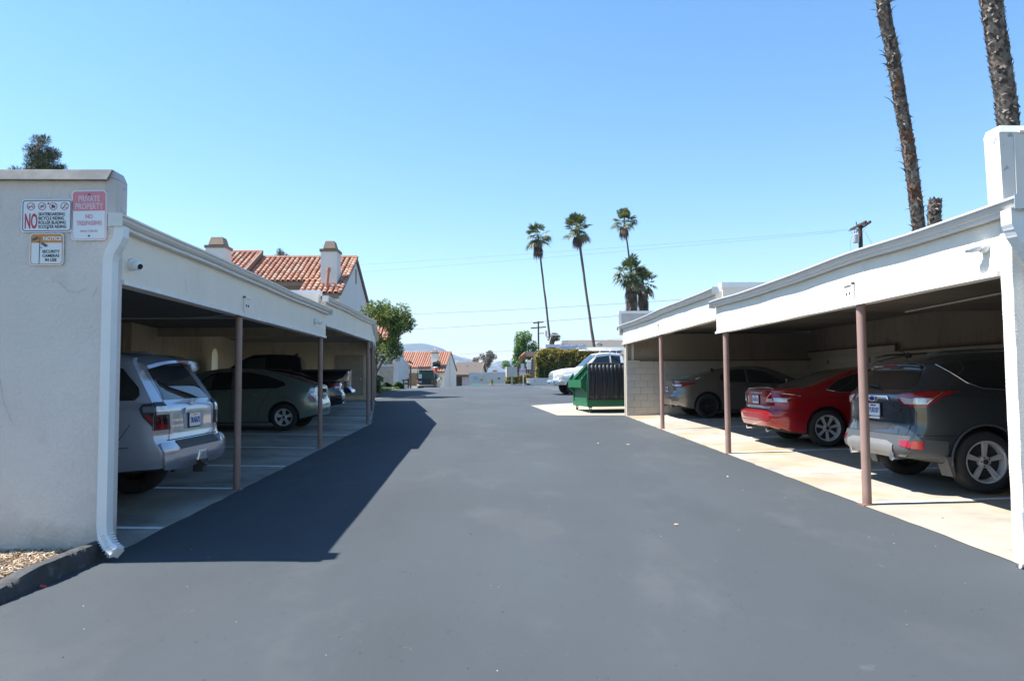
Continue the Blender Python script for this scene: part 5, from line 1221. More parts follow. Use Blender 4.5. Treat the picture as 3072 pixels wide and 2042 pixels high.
for sx in (0, 1):                                         # fork pockets on both sides with sloping gussets
    x0, x1 = (-.20, -.002) if sx == 0 else (W_ + .002, W_ + .20)
    mb = MB(); mb.box(x0, x1, .10, DD - .02, .82, 1.08); part('fork_pocket', mb, m_binG, D, world=False)
    xi, xo = (x1, x0) if sx == 0 else (x0, x1)
    for yy in (.10, DD - .06):
        mb = MB(); mb.hexa([(xi, yy, .62), (xi, yy + .04, .62), (xo, yy + .04, .82), (xo, yy, .82), (xi, yy, .84), (xi, yy + .04, .84), (xo, yy + .04, .84), (xo, yy, .84)]); part('gusset', mb, m_binG, D, world=False); mb = MB()
        mb.hexa([(xi, yy, 1.06), (xi, yy + .04, 1.06), (xo, yy + .04, 1.06), (xo, yy, 1.06), (xi, yy, 1.30), (xi, yy + .04, 1.30), (xi + (xo - xi) * .15, yy + .04, 1.30), (xi + (xo - xi) * .15, yy, 1.30)]); part('gusset', mb, m_binG, D, world=False)
    mb = MB()
    for yy in (.55, .95, 1.35): mb.box(min(x0, x1) + (.17 if sx == 0 else 0), max(x0, x1) - (0 if sx == 0 else .17), yy, yy + .03, 1.08, 1.30)
    part('stiffener', mb, m_binD, D, world=False)
for k in range(2):                                        # two lids hanging over the back, corrugated
    mb = MB(); x0 = -.02 + k * 1.06; n = 80
    vs = []
    for i in range(n + 1):
        xx = x0 + 1.04 * i / n; r = math.sin(i / n * 2 * math.pi * 8 + k * .8); b = (.028 if r > .1 else (-.004 if r < -.1 else .012))
        sag = .018 * math.sin(i * .9 + k)
        for j in range(9):
            f = j / 8; z = 1.585 - (1.585 - .44) * f
            vs.append((xx + .03 * math.sin(f * 3 + i * .4) * f, -.055 - b - .03 * math.sin(f * math.pi) + (.05 if j == 0 else 0), z + sag * f))
    mb.add(vs, [(i * 9 + j, (i + 1) * 9 + j, (i + 1) * 9 + j + 1, i * 9 + j + 1) for i in range(n) for j in range(8)])
    me = mb.mesh('lid', m_lid, 30); o = put('lid', me, D); md = o.modifiers.new('s', 'SOLIDIFY'); md.thickness = .008
    mb = MB(); mb.tube([(x0 + .05, -.02, 1.60), (x0 + .98, -.02, 1.60)], .022, 8); part('lid_hinge', mb, m_lid, D, 40, world=False)
for (xx, yy) in ((.10, .08), (W_ - .1, .08), (.10, DD - .1), (W_ - .1, DD - .1)):
    mb = MB(); mb.box(xx - .05, xx + .05, yy - .04, yy + .05, .165, .20); mb.bar((xx - .028, yy, .17), (xx - .028, yy + .03, .065), .01, .05); mb.bar((xx + .028, yy, .17), (xx + .028, yy + .03, .065), .01, .05)
    c = part('caster', mb, m_binD, D, world=False)
    mb = MB(); mb.lathe([(0, -.018), (.055, -.018), (.062, -.008), (.062, .008), (.055, .018), (0, .018)], (xx, yy + .035, .064), 'X', 18); part('caster_wheel', mb, m_bolt, c, 40, world=False)

# ------------------------------------------------------------------ tiled houses
m_tile = [M('roof_tile_a', (.34, .16, .10), rough=.8, var=.18, vs=9), M('roof_tile_b', (.37, .205, .135), rough=.8, var=.18, vs=9), M('roof_tile_c', (.28, .12, .08), rough=.8, var=.2, vs=9), M('roof_tile_d', (.38, .26, .19), rough=.85, var=.2, vs=9)]
m_wallh = M('house_stucco', (.66, .64, .62), rough=.9, var=.03, vs=1.2, bump=.3, bs=30, spots=[(2.5, (.56, .53, .50), .6, .8, 7, .5)])
m_wallb = M('house_beige', (.52, .46, .36), rough=.9, var=.05)
m_fab = M('fascia_brown', (.17, .11, .08), rough=.7, var=.1); m_capb = M('chimney_cap_brown', (.20, .14, .10), rough=.6)
m_terra = M('terracotta_pipe', (.42, .16, .10), rough=.6)
def tile_mesh(mat, w=.25, L_=.40, seg=6):
    mb = MB(); r = w * .46
    for yy, s, dz in ((0, 1.0, .018), (L_, .86, 0)):
        for k in range(seg + 1):
            a = math.pi * k / seg; mb.v.append((-r * s * math.cos(a), yy, r * .82 * s * math.sin(a) + dz))
    for yy, s, dz in ((0, .86, .018), (L_, .74, 0)):
        for k in range(seg + 1):
            a = math.pi * k / seg; mb.v.append((-r * s * math.cos(a), yy, r * .82 * s * math.sin(a) + dz - .004))
    m = seg + 1
    for k in range(seg): mb.f += [[k, k + 1, m + k + 1, m + k], [2 * m + k, 2 * m + k + 1, k + 1, k]]; mb.mi += [0, 0]
    return mb.mesh('roof_tile', mat, 60)
tiles = [tile_mesh(m) for m in m_tile]
rnd = random.Random(31)
H1 = thing('house', 'white stucco house with red barrel tile roof and two chimneys behind the left carport', 'house', (-14, 41.5, gz(-14, 41)))
NT = [0]; stuff = MB(); pan = MB()
def tile_roof(x0, x1, ye, ze, yr, zr, parent, under_z=.05):
    """tiles on the slope that faces the camera: eave (ye,ze) up to ridge (yr,zr)"""
    sl_ = math.hypot(yr - ye, zr - ze); ang = math.atan2(zr - ze, yr - ye); nr = int(sl_ / .34); nc = int(round((x1 - x0) / .285))
    mb = MB(); mb.hexa([(x0, ye, ze - .12), (x1, ye, ze - .12), (x1, yr, zr - .12), (x0, yr, zr - .12), (x0, ye, ze), (x1, ye, ze), (x1, yr, zr), (x0, yr, zr)])
    part('roof_slope', mb, M('roof_pan', (.20, .085, .055), rough=.85, var=.2, vs=5), parent)
    for r in range(nr + 1):
        for c in range(nc):
            x = x0 + (c + .5) * (x1 - x0) / nc + rnd.uniform(-.008, .008); d = r * sl_ / (nr + .4)
            y = ye - .05 + d * math.cos(ang); z = ze + .012 + d * math.sin(ang) - .02; k = rnd.choice((0, 0, 0, 1, 1, 2, 2, 3))
            rot = (ang - .02, rnd.uniform(-.02, .02), rnd.uniform(-.03, .03))
            if NT[0] < 300:
                put('roof_tile', tiles[k], parent, Vector((x, y, z)) - parent.location, rot); NT[0] += 1
            else:
                from mathutils import Euler
                mt = Matrix.Translation((x, y, z)) @ Euler(rot).to_matrix().to_4x4(); me = tiles[k]; stuff.k = k
                stuff.add([mt @ v.co for v in me.vertices], [list(p.vertices) for p in me.polygons])
X1 = -7.5
YE, ZE, YR, ZR = 38.5, 6.86, 41.7, 8.60
sl = (ZR - 6.05) / (41.7 - 37.0)
tile_roof(-12.8, X1, 38.5, 6.05 + sl * 1.5, YR, ZR, H1)
tile_roof(-9.55, X1, 37.0, 6.05, 38.45, 6.05 + sl * 1.45, H1)
tile_roof(-20.0, -12.8, 38.3, 6.05 + sl * 1.3 + .28, YR + .1, ZR + .33, H1)
for i, k in enumerate(range(1)):
    me = stuff.mesh('roof_tiles', m_tile, 60, H1.location, fixn=False); put('roof_tiles', me, H1, kind='stuff')
mb = MB(); mb.tube([(-12.85, YR, ZR + .04), (X1 + .05, YR, ZR + .04)], .12, 8); mb.tube([(-20, YR + .1, ZR + .37), (-12.75, YR + .1, ZR + .37)], .12, 8); part('ridge_tiles', mb, m_tile[2], H1, 40)
mb = MB(); mb.bar((-12.78, 38.2, 7.0), (-12.78, 41.8, 8.9), .10, .30); part('verge_board', mb, m_fab, H1)
mb = MB(); mb.bar((X1 + .04, 36.98, 6.02), (X1 + .04, 41.72, 8.60), .16, .20); mb.bar((X1 + .04, 41.7, 8.58), (X1 + .04, 46.2, 6.30), .12, .22)
part('verge_board', mb, m_fab, H1)
for i in range(14):                                       # verge tiles on the rake
    f = (i + .2) / 14; mt = (math.atan2(sl, 1), 0, 0); put('roof_tile', tiles[(0, 2, 3, 1)[i % 4]], H1, Vector((X1 + .06, 37.0 + f * 4.7, 6.05 + sl * f * 4.7 + .03)) - H1.location, mt)
mb = MB()                                                 # back slope
mb.hexa([(-20, YR, ZR - .12), (X1 + .06, YR, ZR - .12), (X1 + .06, 46.2, 6.22), (-20, 46.2, 6.22), (-20, YR, ZR), (X1 + .06, YR, ZR), (X1 + .06, 46.2, 6.34), (-20, 46.2, 6.34)]); part('roof_slope', mb, MATS['roof_pan'], H1)
mb = MB()                                                 # gable end wall
mb.prism([(37.05, .8), (45.9, .8), (45.9, 6.25), (41.7, 8.45), (37.05, 5.98)], X1 - .2, X1, lambda u, v, d: (d, u, v)); part('gable_wall', mb, m_wallh, H1)
mb = MB(); mb.box(-20, X1 - .202, 38.62, 38.8, .8, 6.75); mb.box(-9.45, X1 - .202, 37.1, 38.6, .8, 6.0); part('front_wall', mb, m_wallb, H1)
mb = MB(); mb.box(-12.8, -9.6, 38.42, 38.50, 6.60, 6.80); mb.box(-9.58, X1 + .02, 36.94, 37.02, 5.78, 6.00); part('fascia_board', mb, m_capb, H1)
mb = MB(); mb.box(-12.8, -9.6, 38.50, 38.60, 6.42, 6.60); part('soffit_board', mb, m_fab, H1)
for i, zz in enumerate(range(9)):                         # louvre slots of the gable vents
    mb = MB(); mb.box(X1 + .002, X1 + .03, 41.62, 41.92, 7.15 + i * .095, 7.19 + i * .095); part('vent_slot', mb, m_dark, H1)
for i in range(3): mb = MB(); mb.box(X1 + .002, X1 + .03, 37.3, 37.55, 5.15 + i * .13, 5.21 + i * .13); part('vent_slot', mb, m_dark, H1)
def chimney(parent, x0, x1, y0, y1, z0, z1, cap=.42, world=True, s=1.0):
    mb = MB(); mb.box(x0, x1, y0, y1, z0, z1); c = part('chimney', mb, m_wallh, parent, world=world)
    e = .05 * s; mb = MB(); mb.box(x0 - e, x1 + e, y0 - e, y1 + e, z1, z1 + .14 * s); part('chimney_crown', mb, m_capb, c, world=world)
    mb = MB(); mb.box(x0 + .14 * s, x1 - .14 * s, y0 + .12 * s, y1 - .12 * s, z1 + .14 * s, z1 + .20 * s); part('flue_gap', mb, m_dark, c, world=world)
    mb = MB(); mb.hexa([(x0 + .10 * s, y0 + .08 * s, z1 + .19 * s), (x1 - .10 * s, y0 + .08 * s, z1 + .19 * s), (x1 - .10 * s, y1 - .08 * s, z1 + .19 * s), (x0 + .10 * s, y1 - .08 * s, z1 + .19 * s),
                        (x0 + .20 * s, y0 + .2 * s, z1 + .19 * s + cap), (x1 - .20 * s, y0 + .2 * s, z1 + .19 * s + cap), (x1 - .20 * s, y1 - .2 * s, z1 + .19 * s + cap), (x0 + .20 * s, y1 - .2 * s, z1 + .19 * s + cap)])
    part('chimney_cap', mb, m_capb, c, world=world); return c
chimney(H1, -8.62, -7.78, 37.95, 38.95, 6.4, 8.32, .40)
chimney(H1, -14.40, -13.42, 37.7, 38.7, 6.3, 8.48, .40)
mb = MB(); mb.tube([(-8.20, 37.45, 6.28), (-8.10, 37.45, 7.30)], .075, 10); mb.tube([(-8.10, 37.45, 7.22), (-8.095, 37.45, 7.40)], .10, 10); part('vent_pipe', mb, m_terra, H1, 40)
mb = MB(); mb.box(-8.8, -7.6, 37.72, 37.95, 6.42, 6.52); part('flashing', mb, M('flashing_pink', (.55, .40, .36), rough=.6), H1)

# house behind the pavement tree: garage in front, tiled two-storey part behind
H2 = thing('house', 'white two storey house with tile roof half hidden by the leafy tree', 'house', (-12, 60, gz(-8, 58)))
zg = gz(-9, 58)
mb = MB(); mb.box(-15, -7.02, 58.0, 58.2, zg - .5, zg + 3.3); mb.prism([(58.2, zg - .5), (61.8, zg - .8), (61.8, zg + 2.6), (58.2, zg + 3.3)], -7.22, -7.02, lambda u, v, d: (d, u, v)); part('garage_wall', mb, m_wallh, H2)
mb = MB(); mb.box(-8.55, -7.45, 57.96, 58.0, zg - .3, zg + 1.75); part('garage_door', mb, M('garage_door_beige', (.40, .36, .28), rough=.6), H2)
mb = MB(); mb.box(-8.85, -8.6, 57.90, 57.998, zg + 1.95, zg + 2.25); part('beam', mb, M('beam_tan', (.30, .20, .12), rough=.7), H2)
mb = MB(); mb.box(-7.75, -7.5, 57.90, 57.998, zg + 1.95, zg + 2.25); part('beam', mb, MATS['beam_tan'], H2)
mb = MB(); mb.box(-7.34, -7.0, 57.85, 57.995, zg - .4, zg + 3.7); part('corner_pier', mb, m_wallh, H2)
mb = MB(); mb.box(-16, -8.2, 61.0, 61.2, zg, 5.6); part('upper_wall', mb, m_wallb, H2)
mb = MB(); mb.prism([(61.0, 5.0), (68.0, 5.0), (68.0, 5.4), (64.4, 7.3), (61.0, 5.5)], -8.4, -8.2, lambda u, v, d: (d, u, v)); part('gable_wall', mb, m_wallh, H2)
def corrugated_roof(parent, x0, x1, ye, ze, yr, zr, pitch=.30, world=True, seg=4):
    n = int((x1 - x0) / pitch); ang = math.atan2(zr - ze, yr - ye)
    a = MB()
    for c in range(n):
        xc = x0 + (c + .5) * (x1 - x0) / n; r = pitch * .42; ring = [[], []]; nrow = max(2, int(math.hypot(yr - ye, zr - ze) / .4))
        a.k = rnd.choice((0, 1, 2, 0))
        vs = []
        for j in range(nrow):
            for e, sc in ((0, 1.0), (1, .84)):
                f = (j + e) / nrow; y = ye + (yr - ye) * f; z = ze + (zr - ze) * f
                for k in range(seg + 1):
                    t = math.pi * k / seg; vs.append((xc - r * sc * math.cos(t), y - math.sin(ang) * r * sc * math.sin(t) * .8, z + math.cos(ang) * r * sc * math.sin(t) * .8 + .01))
        m = seg + 1; fs = []
        for j in range(nrow):
            b = j * 2 * m; fs += [(b + k, b + k + 1, b + m + k + 1, b + m + k) for k in range(seg)]
        a.add(vs, fs)
    part('roof_tiles', a, m_tile[:3], parent, 60, kind='stuff', world=world, fixn=False)
    mb = MB(); mb.hexa([(x0, ye, ze - .15), (x1, ye, ze - .15), (x1, yr, zr - .15), (x0, yr, zr - .15), (x0, ye, ze), (x1, ye, ze), (x1, yr, zr), (x0, yr, zr)]); part('roof_slope', mb, MATS['roof_pan'], parent, world=world)
corrugated_roof(H2, -16, -8.1, 60.6, 5.45, 64.4, 7.45)
corrugated_roof(H2, -10.3, -8.1, 59.4, 4.9, 60.6, 5.45)
mb = MB(); mb.box(-16, -8.1, 60.52, 60.6, 5.2, 5.42); part('fascia_board', mb, m_fab, H2)
mb = MB(); mb.box(-10.2, -8.6, 60.95, 60.998, 4.1, 5.0); part('window', mb, m_glass, H2)
mb = MB(); mb.box(-7.66, -7.60, 59.6, 59.75, zg + .6, zg + 1.0); part('meter_box', mb, m_gutter, H2)
# low wing wall further on
H3 = thing('garden_wall', 'white wing wall with a lamp and brown gate post beyond the garage', 'wall', (-7.7, 72, gz(-7.7, 72)))
zw = gz(-7.6, 71)
mb = MB(); mb.box(-9.5, -7.55, 70, 70.2, zw - .5, zw + 3.05); part('wall', mb, m_wallh, H3)
mb = MB(); mb.box(-7.45, -7.3, 70.0, 70.2, zw - .5, zw + 2.6); part('gate_post', mb, M('gate_brown', (.20, .13, .10), rough=.7), H3)
mb = MB(); mb.hexa([(-7.5, 69.8, zw + 2.9), (-7.1, 69.8, zw + 2.7), (-7.1, 70, zw + 2.7), (-7.5, 70, zw + 2.9), (-7.5, 69.8, zw + 3.1), (-7.15, 69.8, zw + 2.85), (-7.15, 70, zw + 2.85), (-7.5, 70, zw + 3.1)]); part('wall_lamp', mb, m_blkpl, H3)

# far tiled house, turned towards us
H4 = thing('house', 'far white house with orange tile roof and two chimneys in front of the hill', 'house', (-6.75, 113, -1.3), R(-9.4))
za = 1.3
# local: gable plane at x=0, front at y=0, house runs to -x
mb = MB(); mb.prism([(0, 0), (8.9, 0), (8.9, za + 3.4), (4.45, za + 6.15), (0, za + 3.3)], -.2, 0, lambda u, v, d: (d, u, v)); part('gable_wall', mb, m_wallh, H4, world=False)
corrugated_roof(H4, -8.2, .1, .55, za + 3.72, 4.45, za + 6.3, .36, world=False)
corrugated_roof(H4, -1.9, .1, -.45, za + 3.05, .55, za + 3.72, .36, world=False)
corrugated_roof(H4, -15.5, -8.25, .45, za + 3.80, 4.45, za + 6.4, .36, world=False)
corrugated_roof(H4, -9.9, -8.25, -.45, za + 3.15, .45, za + 3.80, .36, world=False)
mb = MB(); mb.bar((.08, -.5, za + 2.98), (.08, 4.45, za + 6.25), .10, .22); mb.bar((.08, 4.45, za + 6.25), (.08, 9.2, za + 3.25), .10, .26); mb.bar((-8.22, -.4, za + 3.2), (-8.22, 4.45, za + 6.45), .10, .30); part('verge_board', mb, m_fab, H4, world=False)
mb = MB(); mb.box(-15.5, -1.9, .6, .8, 0, za + 3.6); mb.box(-1.85, -.2, 0, .2, 0, za + 3.0); mb.box(-10, -8.2, 0, .2, 0, za + 3.1); part('front_wall', mb, M('house_cream', (.62, .56, .46), rough=.9), H4, world=False)
mb = MB(); mb.box(-6.1, -2.6, .54, .6, za + .9, za + 2.9); wnd = part('window', mb, m_fab, H4, world=False)
for a_, b_ in ((-5.95, -4.4), (-4.25, -2.75)): mb = MB(); mb.box(a_, b_, .50, .54, za + 1.05, za + 2.75); part('window_pane', mb, m_glass, wnd, world=False)
mb = MB(); mb.box(-9.8, -2.2, -.9, -.8, za - .2, za + .35); mb.box(-9.8, -2.2, -.92, .6, za - .35, za - .2); part('balcony', mb, m_wallh, H4, world=False)
mb = MB(); mb.box(-9.0, -6.0, .4, .55, za - 2.2, za - .4); part('garage_door', mb, M('olive_door', (.20, .17, .09), rough=.7), H4, world=False)
chimney(H4, -2.05, -1.05, -.1, .9, za + 2.9, za + 5.85, .30, world=False); chimney(H4, -8.4 + -.6, -8.0, -.1, .9, za + 3.0, za + 5.85, .30, world=False)
mb = MB(); mb.tube([(.05, 3.9, za + .5), (.05, 3.9, za + 5.2)], .05, 6); part('conduit', mb, m_gutter, H4, world=False)
mb = MB(); mb.box(.0, .12, 3.75, 4.05, za + 4.0, za + 4.3); mb.box(0, .10, 4.2, 4.6, za + .6, za + .8); mb.box(0, .10, 1.0, 2.2, za - 1.2, za + .4); part('meter_box', mb, m_gutter, H4, world=False)
mb = MB(); mb.box(-3.2, -.1, -.12, -.02, 0, .9); part('brick_base', mb, M('brick_tan', (.34, .20, .14), rough=.9), H4, world=False)

# brown shingled houses
m_shing = M('shingle_brown', (.10, .082, .068), rough=.95, var=.1, vs=14, bump=.3, bs=30)
def shingled(label, loc, rz, L_, dep, eave, ridge, win=True, ch=None):
    h = thing('house', label, 'house', loc, rz)
    mb = MB(); mb.hexa([(-L_, -.5, eave - .3), (.3, -.5, eave - .3), (.3, dep / 2, ridge - .15), (-L_, dep / 2, ridge - .15), (-L_, -.5, eave - .15), (.3, -.5, eave - .15), (.3, dep / 2, ridge), (-L_, dep / 2, ridge)]); part('roof', mb, m_shing, h, world=False)
    mb = MB(); mb.hexa([(-L_, dep / 2, ridge - .15), (.3, dep / 2, ridge - .15), (.3, dep + .5, eave - .3), (-L_, dep + .5, eave - .3), (-L_, dep / 2, ridge), (.3, dep / 2, ridge), (.3, dep + .5, eave - .15), (-L_, dep + .5, eave - .15)]); part('roof', mb, m_shing, h, world=False)
    mb = MB(); mb.prism([(0, 0), (dep, 0), (dep, eave), (dep / 2, ridge - .25), (0, eave)], -.2, 0, lambda u, v, d: (d, u, v)); part('gable_wall', mb, m_wallh, h, world=False)
    mb = MB(); mb.box(-L_, -.2, 0, .2, 0, eave - .05); part('front_wall', mb, m_wallh, h, world=False)
    mb = MB(); mb.bar((.34, -.5, eave - .22), (.34, dep / 2, ridge - .05), .12, .28); mb.bar((.34, dep / 2, ridge - .05), (.34, dep + .5, eave - .22), .12, .28); mb.bar((-L_, -.52, eave - .25), (.3, -.52, eave - .25), .1, .24); mb.box(-.25, .06, -.05, 0, eave - .9, eave - .2); part('trim_board', mb, m_fab, h, world=False)
    for i in range(3): mb = MB(); mb.box(-4.2 + i * 1.4, -3.9 + i * 1.4, dep * .30, dep * .33, ridge - .95 + (i % 2) * .2, ridge - .55 + (i % 2) * .2); part('roof_vent', mb, m_gutter, h, world=False)
    if win:
        mb = MB(); mb.box(-L_ + .2, -L_ + 3.0, -.06, 0, eave - 3.0, eave - .35); w = part('window', mb, m_fab, h, world=False)
        for a_, b_ in ((.35, 1.55), (1.65, 2.85)):
            mb = MB(); mb.box(-L_ + a_, -L_ + b_, -.10, -.06, eave - 2.55, eave - .55); part('window_pane', mb, m_glass if a_ < 1 else M('blind_grey', (.42, .43, .46), rough=.5), w, world=False)
            mb = MB(); mb.box(-L_ + a_, -L_ + b_, -.10, -.06, eave - 3.4, eave - 2.75); part('panel', mb, m_wallh, w, world=False)
        mb = MB(); mb.box(-L_, -L_ + 3.4, -1.1, -.02, eave - 4.2, eave - 3.5); part('porch_roof', mb, m_fab, h, world=False)
    return h
shingled('brown shingled house with dark window trim right of the orange roofed house', (-1.55, 126, -1.35), R(-8), 4.6, 7.4, 4.2, 6.25)
sh2 = shingled('second brown shingled house with a small chimney, just right of the first', (2.3, 136, -1.35), R(-8), 6.2, 7.4, 2.9, 4.6, win=False)
chimney(sh2, -1.6, -.8, .4, 1.2, 2.2, 4.7, .2, world=False)
# boundary wall
BW = thing('boundary_wall', 'long low cream wall with a white cap beyond the crest of the drive', 'wall', (1, 78, .0))
mb = MB(); mb.box(-2.05, 12, 78, 78.25, -1.5, 2.42); part('wall', mb, M('wall_cream', (.62, .59, .53), rough=.9, var=.04), BW)
mb = MB(); mb.box(-2.12, 12, 77.95, 78.3, 2.42, 2.52); part('cap', mb, m_capw, BW)
mb = MB(); mb.box(-2.04, 12, 77.985, 77.999, 1.50, 1.53); part('score_line', mb, m_gutter, BW)
for (a_, b_, c_, d_, nm, mm) in ((-1.6, -1.25, 1.75, 2.15, 'notice', M('notice_blue', (.35, .50, .62), rough=.5)), (-.95, -.5, 1.80, 2.25, 'electrical_box', m_gutter), (-.82, -.62, 1.62, 1.80, 'notice', m_tlo), (1.05, 1.22, 1.75, 1.95, 'wall_light', m_fab)):
    mb = MB(); mb.box(a_, b_, 77.90, 77.98, c_, d_); part(nm, mb, mm, BW)
B2 = thing('dumpster', 'top of a dark green bin showing over the crest of the drive', 'dumpster', (-.9, 70, gz(-.9, 70)))
zt = 1.6 - (1153 - 1142.3) / 2205 * 70
mb = MB(); mb.hexa([(-1.75, 69.4, zt - 1.3), (-.35, 69.4, zt - 1.3), (-.35, 71, zt - 1.3), (-1.75, 71, zt - 1.3), (-1.78, 69.4, zt - .16), (-.33, 69.4, zt - .16), (-.50, 71, zt + .02), (-1.62, 71, zt + .02)]); part('body', mb, m_binD, B2)
mb = MB(); mb.hexa([(-1.80, 69.35, zt - .155), (-.31, 69.35, zt - .155), (-.48, 71, zt + .03), (-1.64, 71, zt + .03), (-1.80, 69.35, zt - .12), (-.31, 69.35, zt - .12), (-.48, 71, zt + .07), (-1.64, 71, zt + .07)]); part('lid', mb, M('lid_teal', (.012, .075, .055), rough=.4), B2)

# kerbed islands and low block walls on the right
struct('island_kerb', MB().box(-.25, 3.4, 62.0, 62.3, 1.0, 1.33), m_trim)
LW = thing('low_wall', 'low white block wall with dark stains in front of the clipped hedge', 'wall', (5.5, 61, 1.2))
mb = MB(); mb.box(3.2, 9.5, 61.0, 61.25, .9, 1.72); part('wall', mb, M('low_wall_white', (.62, .60, .58), rough=.9, var=.05, spots=[(1.6, (.35, .33, .32), .62, .7, 8, .7)]), LW)
mb = MB(); mb.box(3.15, 9.55, 60.95, 61.3, 1.72, 1.80); part('cap', mb, m_capw, LW)
LM = thing('stone_mound', 'small grey rounded footing beside the sign post', 'mound', (2.7, 60, 1.2))
mb = MB(); mb.grid(12, 5, lambda u, v: (2.75 + .75 * math.cos(math.pi * u) * (1 - .2 * v), 60.4 + 1.2 * v, 1.1 + .34 * math.sin(math.pi * u) ** .5)); part('footing', mb, M('footing_grey', (.42, .40, .38), rough=.9), LM, True)
# mailbox cluster
px = lambda p, Y: (p - 1465) / 2205 * Y
MBX = thing('mailbox_cluster', 'beige cluster mailbox on a pedestal at the end of the drive', 'mailbox', (1.95, 60, 1.2))
m_mail = M('mailbox_beige', (.50, .46, .40), rough=.6)
mb = MB(); mb.hexa([(1.48, 59.7, 1.92), (2.36, 60.0, 1.90), (2.30, 60.45, 1.90), (1.42, 60.2, 1.92), (1.48, 59.7, 2.74), (2.36, 60.0, 2.72), (2.30, 60.45, 2.72), (1.42, 60.2, 2.74)]); bx = part('cabinet', mb, m_mail, MBX)
for r in range(4):
    for c in range(2): mb = MB(); a_ = 1.66 + c * .35; yo = 59.7 + (a_ - 1.48) / .88 * .3; mb.hexa([(a_, yo - .015, 2.02 + r * .17), (a_ + .31, yo + .09, 2.02 + r * .17), (a_ + .31, yo + .11, 2.02 + r * .17), (a_, yo + .01, 2.02 + r * .17), (a_, yo - .015, 2.16 + r * .17), (a_ + .31, yo + .09, 2.16 + r * .17), (a_ + .31, yo + .11, 2.16 + r * .17), (a_, yo + .01, 2.16 + r * .17)]); part('mailbox_door', mb, M('mailbox_door_paint', (.56, .52, .45), rough=.5), bx)
mb = MB(); mb.box(1.84, 1.98, 60.0, 60.14, 1.0, 1.92); part('pedestal', mb, m_mail, MBX)
SG = thing('sign_post', 'post with a white sign above a red and white private property sign by the mailboxes', 'sign', (2.72, 58, 1.2))
mb = MB(); mb.tube([(2.76, 58, 1.1), (2.74, 58, 2.78)], .025, 8); part('post', mb, m_gutter, SG)
mb = MB(); mb.box(2.58, 2.84, 57.94, 57.96, 2.52, 2.94); part('upper_panel', mb, M('panel_pale_green', (.55, .66, .62), rough=.5), SG)
mb = MB(); mb.box(2.46, 2.95, 57.93, 57.95, 2.05, 2.53); q = part('lower_panel', mb, m_sw, SG)
mb = MB(); mb.box(2.48, 2.93, 57.92, 57.93, 2.27, 2.50); part('header_band', mb, m_pink, q)
text('lettering', 'PRIVATE', .13, m_sw, q, Vector((2.70, 57.915, 2.44)) - SG.location, (R(90), 0, 0), sx=.8, bold=.003); text('lettering', 'PROPERTY', .12, m_sw, q, Vector((2.70, 57.915, 2.33)) - SG.location, (R(90), 0, 0), sx=.72, bold=.003)
text('lettering', 'NO PARKING', .075, m_pinkt, q, Vector((2.70, 57.925, 2.18)) - SG.location, (R(90), 0, 0), sx=.75)
UB = thing('utility_post', 'dark timber post with a grey electrical cabinet beside the hedge', 'utility box', (3.7, 62.6, 1.2))
mb = MB(); mb.box(3.66, 3.86, 62.5, 62.7, 1.0, 3.4); mb.box(3.56, 3.92, 62.40, 62.5, 1.9, 2.45); part('post', mb, m_fab, UB)
mb = MB(); mb.box(3.30, 3.62, 62.3, 62.6, 2.55, 3.25); part('cabinet', mb, m_gutter, UB)
PG = thing('entrance_shelter', 'small wooden shelter roof behind the signs', 'shelter', (3.0, 68, 1.2))
m_wood = M('cedar_wood', (.40, .17, .07), rough=.7, var=.2, vs=8)
mb = MB(); mb.hexa([(2.85, 67, 3.75), (5.4, 67, 3.75), (5.4, 68.5, 4.2), (3.35, 68.5, 4.2), (2.85, 67, 3.85), (5.4, 67, 3.85), (5.4, 68.5, 4.3), (3.35, 68.5, 4.3)]); part('roof', mb, M('shelter_shingle', (.022, .015, .012), rough=.9), PG)
mb = MB(); mb.bar((2.85, 66.95, 3.62), (3.4, 67.2, 4.12), .12, .18); mb.bar((2.8, 66.9, 3.55), (3.3, 66.9, 3.62), .1, .14); mb.bar((2.85, 66.95, 3.78), (5.4, 66.95, 3.82), .08, .10); part('rafters', mb, m_wood, PG)
mb = MB(); mb.box(2.92, 3.05, 67.2, 67.33, 1.0, 3.7); mb.box(4.6, 4.75, 67.2, 67.33, 1.0, 3.7); part('post', mb, m_wood, PG)
FN = thing('fence', 'short dark board fence behind the mailboxes', 'fence', (3.2, 69, 1.2))
for i in range(14): mb = MB(); mb.box(2.35 + i * .19, 2.52 + i * .19, 69, 69.04, 1.0, 2.95 + .02 * (i % 3)); part('fence_board', mb, m_fab, FN)
mb = MB(); mb.box(2.3, 5.0, 68.97, 69.0, 2.6, 2.7); mb.box(2.3, 5, 68.97, 69, 1.5, 1.6); part('rail', mb, m_fab, FN)
PW = thing('wall', 'narrow beige wall strip between the utility post and the hedge', 'wall', (4.1, 66.5, 1.2))
mb = MB(); mb.box(3.95, 4.9, 66.5, 66.7, 1.0, 3.7); part('wall', mb, m_wallb, PW)
HY = thing('fire_hydrant', 'small yellow green hydrant with a dark top at the crest of the drive', 'hydrant', (.25, 58.5, 1.1))
mb = MB(); z = gz(.25, 58.5); mb.lathe([(0, 0), (.16, 0), (.16, .05), (.10, .06), (.10, .27), (.12, .29)], (.25, 58.5, z)); mb.tube([(.10, 58.5, z + .18), (.40, 58.5, z + .18)], .06, 10); part('barrel', mb, M('hydrant_yellow', (.25, .28, .04), rough=.5), HY, 40)
mb = MB(); mb.lathe([(.12, .29), (.11, .35), (.06, .42), (.03, .50), (0, .51)], (.25, 58.5, z)); part('bonnet', mb, M('hydrant_top', (.10, .05, .04), rough=.6), HY, 40)
